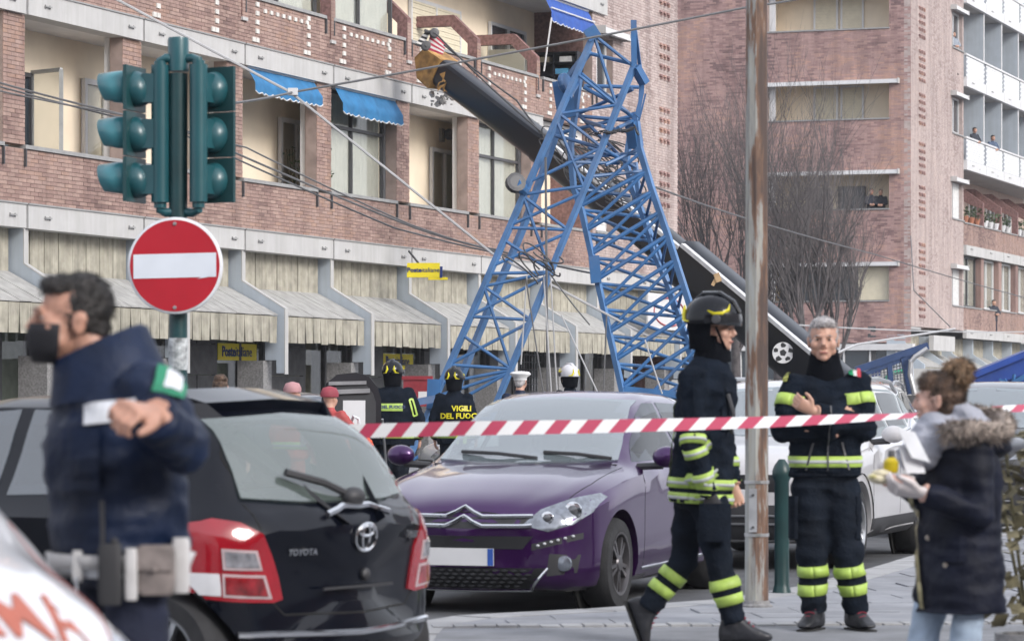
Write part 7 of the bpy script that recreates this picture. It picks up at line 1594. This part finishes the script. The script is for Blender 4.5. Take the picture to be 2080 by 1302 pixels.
# ---- figures further back
def standing(label, u, vtop, Yd, fwd, jm, tm, H=None, wS=1.0, kind='helmet', armL=None, armR=None, group=None, skin=None, hairm=hairb, helm=None, zf=PZ*0, lean=(0,0)):
    X = (u-1040)/FPX*Yd; zt = CZ-(vtop-HOR)/FPX*Yd; hgt = (zt-zf)-(.05 if kind == 'helmet' else .02 if kind != 'cap' else .04); k = hgt/1.78
    fw = horiz(V(fwd)); rt = V((fw.y,-fw.x,0)); O = V((X,Yd,zf)); g_ = lambda r, f, z: O+rt*r*k+fw*f*k+Z*z*k
    lx, lf = lean
    J = dict(pel=g_(0,0,.93), chest=g_(lx*.5,lf*.5,1.26), neck=g_(lx,lf,1.50), head=g_(lx*1.2,.03+lf*1.25,1.655), sr=g_(.185+lx*.8,lf*.8,1.44), sl=g_(-.185+lx*.8,lf*.8,1.44), er=g_(.27,-.03,1.15), wr=g_(.27,.08,.92), el=g_(-.27,-.03,1.15), wl=g_(-.27,.08,.92),
     hr=g_(.09,0,.88), kr=g_(.10,.03,.48), ar=g_(.11,0,.09), tr=g_(.12,.2,.03), hl=g_(-.09,0,.88), kl=g_(-.10,.03,.48), al=g_(-.11,0,.09), tl=g_(-.12,.2,.03))
    if armL: J['el'], J['wl'] = g_(*armL[0]), g_(*armL[1])
    if armR: J['er'], J['wr'] = g_(*armR[0]), g_(*armR[1])
    global PZ; o_ = PZ; PZ = zf
    F = figure(label, J, fwd, jm, tm, rs=k*wS, group=group, skin=skin, hs_=k); PZ = o_
    if kind == 'helmet': fire_helmet(F['root'], F['head']+Z*.012, F['Rm'], k, helm[0] if helm else None, helm[1] if helm else None)
    elif kind == 'hair': short_hair(F['root'], F['head'], F['Rm'], k, hairm, .012)
    face_bits(F['root'], F['head'], F['Rm'], k, hairm); return F
Fa = standing('firefighter seen from behind with a lime strip across the shoulders, left of the purple car', 797, 733, 37.5, (.12,1,0), navyj, navyt, wS=1.26, armL=((-.30,.02,1.16),(-.26,.16,.95)), armR=((.31,.02,1.16),(.30,.14,.93)))
trunk_band(Fa, .12, .075, lime, silv)
def back_text(F, lines, u0, size, m, Yd, dz=0):
    for i, (t, v) in enumerate(lines): on_cloth(F, text_mb(t, size, .002, size*.025), P(u0, v, Yd), V((1,0,0)), Z, V((0,1,0)), m, 'lettering', off=.012+dz)
pb = on_cloth(Fa, patch_mb(.38,.085,14,4), P(786,827,37.5), V((1,0,0)), Z, V((0,1,0)), lime, 'name_strip', off=.010)
back_text(Fa, [('VIGILI DEL FUOCO', 827)], 786, .052, navy, 37.5, .004)
for pts_ in ([(832,812),(840,845)],[(838,810),(848,843)],[(832,812),(838,810)],[(840,845),(848,843)]): on_cloth(Fa, patch_mb(.02, (P(*pts_[0],37.5)-P(*pts_[1],37.5)).length, 1, 5), (P(*pts_[0],37.5)+P(*pts_[1],37.5))/2, (P(*pts_[0],37.5)-P(*pts_[1],37.5)).cross(V((0,1,0))), P(*pts_[0],37.5)-P(*pts_[1],37.5), V((0,1,0)), lime, 'sleeve_badge_edge', off=.014)
Fb = standing('black helmeted firefighter with yellow back letters, half hidden by the purple car', 922, 747, 40, (.2,1,0), navyj, navyt, wS=1.08)
back_text(Fb, [('VIGILI', 830),('DEL FUOCO', 842 if False else 845)], 938, .095, lyel, 40); on_cloth(Fb, patch_mb(.04,.25,2,5), P(930,880,40), V((1,0,0)), Z, V((0,1,0)), lime, 'back_strip'); on_cloth(Fb, patch_mb(.04,.25,2,5), P(944,880,40), V((1,0,0)), Z, V((0,1,0)), lime, 'back_strip')
trunk_band(Fb, .12, .075, lime, silv)
Fc = standing('police officer with a white cap seen from behind at the foot of the left mast', 1056, 750, 42, (.35,1,0), polj, polt, kind='cap')
T = lambda x, y, z: Fc['head']+Fc['Rm'] @ V((x,y,z)); q = MB(); q.ring_loft([[T(math.cos(a)*r_,-.012+math.sin(a)*r_*1.12,z_) for a in [i*math.pi/14 for i in range(28)]] for r_, z_ in ((.086,.02),(.088,.055),(.135,.09),(.138,.105),(.11,.13),(.02,.138))]); cp_ = q.obj('cap', mat('cap white', (.68,.69,.70), .6), Fc['root'], True, 60)
q = MB(); q.ring_loft([[T(math.cos(a)*.09*k_,-.012+.10*math.sin(a)*k_,z_) for a in [(.3+(math.pi-.6)*i/14) for i in range(15)]] for k_, z_ in ((1,.02),(1.5,.0))], False, False); q.obj('cap_peak', dgrey, cp_, True); short_hair(Fc['root'], Fc['head'], Fc['Rm'], .98, hairg, .012)
Fd = standing('firefighter in a white helmet behind the purple car roof', 1158, 741, 42, (-.55,.8,0), navyj, navyt, helm=(helmw, lyel))
orange = mat('paramedic orange', (.62,.075,.025), .6, var=.15, vs=8, bump=.2, bs=40); redj = mat('paramedic red', (.36,.05,.05), .6, var=.15, vs=8, bump=.2, bs=40)
Fe = standing('paramedic in orange with a pink cap behind the dark hatchback', 592, 772, 34.5, (.6,.8,0), orange, orange, kind='cap', wS=1.1); 
T = lambda x, y, z: Fe['head']+Fe['Rm'] @ V((x,y,z)); q = MB(); q.ring_loft([[T(math.cos(a)*r_,-.012+math.sin(a)*r_*1.15,z_) for a in [i*math.pi/14 for i in range(28)]] for r_, z_ in ((.090,.02),(.094,.06),(.07,.115),(.01,.135))]); q.obj('cap', mat('cap pink', (.36,.19,.20), .7), Fe['root'], True, 60)
trunk_band(Fe, .3, .08, lime, silv)
Ff = standing('paramedic in red with a red cap, just left of the raised black boot lid', 668, 782, 33.8, (.5,.85,0), redj, orange, kind='cap', wS=1.1, armR=((.36,.12,1.14),(.42,.30,.90)))
T = lambda x, y, z: Ff['head']+Ff['Rm'] @ V((x,y,z)); q = MB(); q.ring_loft([[T(math.cos(a)*r_,-.012+math.sin(a)*r_*1.15,z_) for a in [i*math.pi/14 for i in range(28)]] for r_, z_ in ((.090,.02),(.094,.06),(.07,.115),(.01,.135))]); q.obj('cap', mat('cap red', (.27,.04,.06), .7), Ff['root'], True, 60)
bagb = thing('rescue_bag', 'orange rescue bag carried between the paramedic and the firefighter', 'bag', P(724,900,34.2)); link('bag_body', (lambda q: (q.ball(P(722,898,34.2),(.13,.10,.19),14,10), q.ball(P(740,905,34.2),(.11,.09,.12),14,10), q.ball(P(712,872,34.2),(.07,.07,.10),12,8), remesh(q,'bag_body',.012,1,.012,12))[-1])(MB()), orange, bagb)
q = MB(); q.tube([P(712,862,34.2),P(718,845,34.1),P(728,850,34.2),P(730,865,34.2)], .018, 6); q.obj('strap', white_r, bagb, True)
Fg = standing('bystander with brown hair gathered up, only the hair showing above the dark car roof', 447, 760, 30, (.2,1,0), parka, jeans, kind='hair')
rm_blob([(Fg['head']+V((0,-.05,.09)),(.07,.06,.05),None)], 'hair_bun', hairb, Fg['root'], .01, .006, 40)
# ---- people at windows and balconies of the far corner block
def leaner(label, u, vtop, fr, w0, fwd, jm, hairm, grp='onlookers at the far windows', floor=1.0, sk=None, arms=True):
    k = (u-1040)/FPX; o, e_ = fr.p(0,w0,0), fr.e; t = (k*o.y-o.x)/(e_.x-k*e_.y); p = fr.p(t,w0,0); zt = CZ-(vtop-HOR)/FPX*p.y
    return standing(label, u, vtop, p.y, fwd, jm, polt, kind='hair', zf=zt-1.72, hairm=hairm, group=grp, armL=((-.25,.12,1.20),(-.05,.24,1.16)), armR=((.25,.12,1.20),(.05,.24,1.16)))
dk = mat('dark coat', (.018,.022,.035), .8, var=.2)
leaner('man in a dark coat at the left of the couple on the brick loggia', 1770, 382, FA, -.35, (0,-1,0), dk, hairb)
leaner('woman in a black coat at the right of the couple on the brick loggia', 1789, 383, FA, -.38, (-.2,-1,0), mat('black coat', (.012,.014,.022), .8), hairb)
leaner('dark haired onlooker at the small top window beside the white balconies', 1936, 63, FB, -.18, (.5,-.9,0), mat('grey shirt', (.25,.28,.33), .8), hairk)
leaner('woman in a dark top leaning over the first white balcony rail', 1979, 258, FB, -.1, (.6,-.8,0), dk, hairk)
leaner('man with sunglasses and a blue jacket leaning over the second white balcony rail', 2016, 274, FB, -.1, (.5,-.8,0), mat('blue jacket', (.06,.09,.15), .8), hairk)
leaner('dark haired woman looking out of the low window with the blue door', 2018, 608, FB, -.1, (.5,-.8,0), dk, hairk)

# ---------------------------------------------------------------- thin winter haze: one closed box of even air round the scene
hz = MB(); hz.box((0,220,10.25), (660,620,23.5)); hm = bpy.data.materials.new('haze'); hm.use_nodes = True; t = hm.node_tree
for n_ in list(t.nodes):
    if n_.type != 'OUTPUT_MATERIAL': t.nodes.remove(n_)
pv_ = t.nodes.new('ShaderNodeVolumePrincipled'); pv_.inputs['Density'].default_value = .0003; pv_.inputs['Color'].default_value = (.93,.95,1,1); t.links.new(pv_.outputs[0], t.nodes['Material Output'].inputs['Volume'])
tag(hz.obj('haze', hm), kind='stuff')
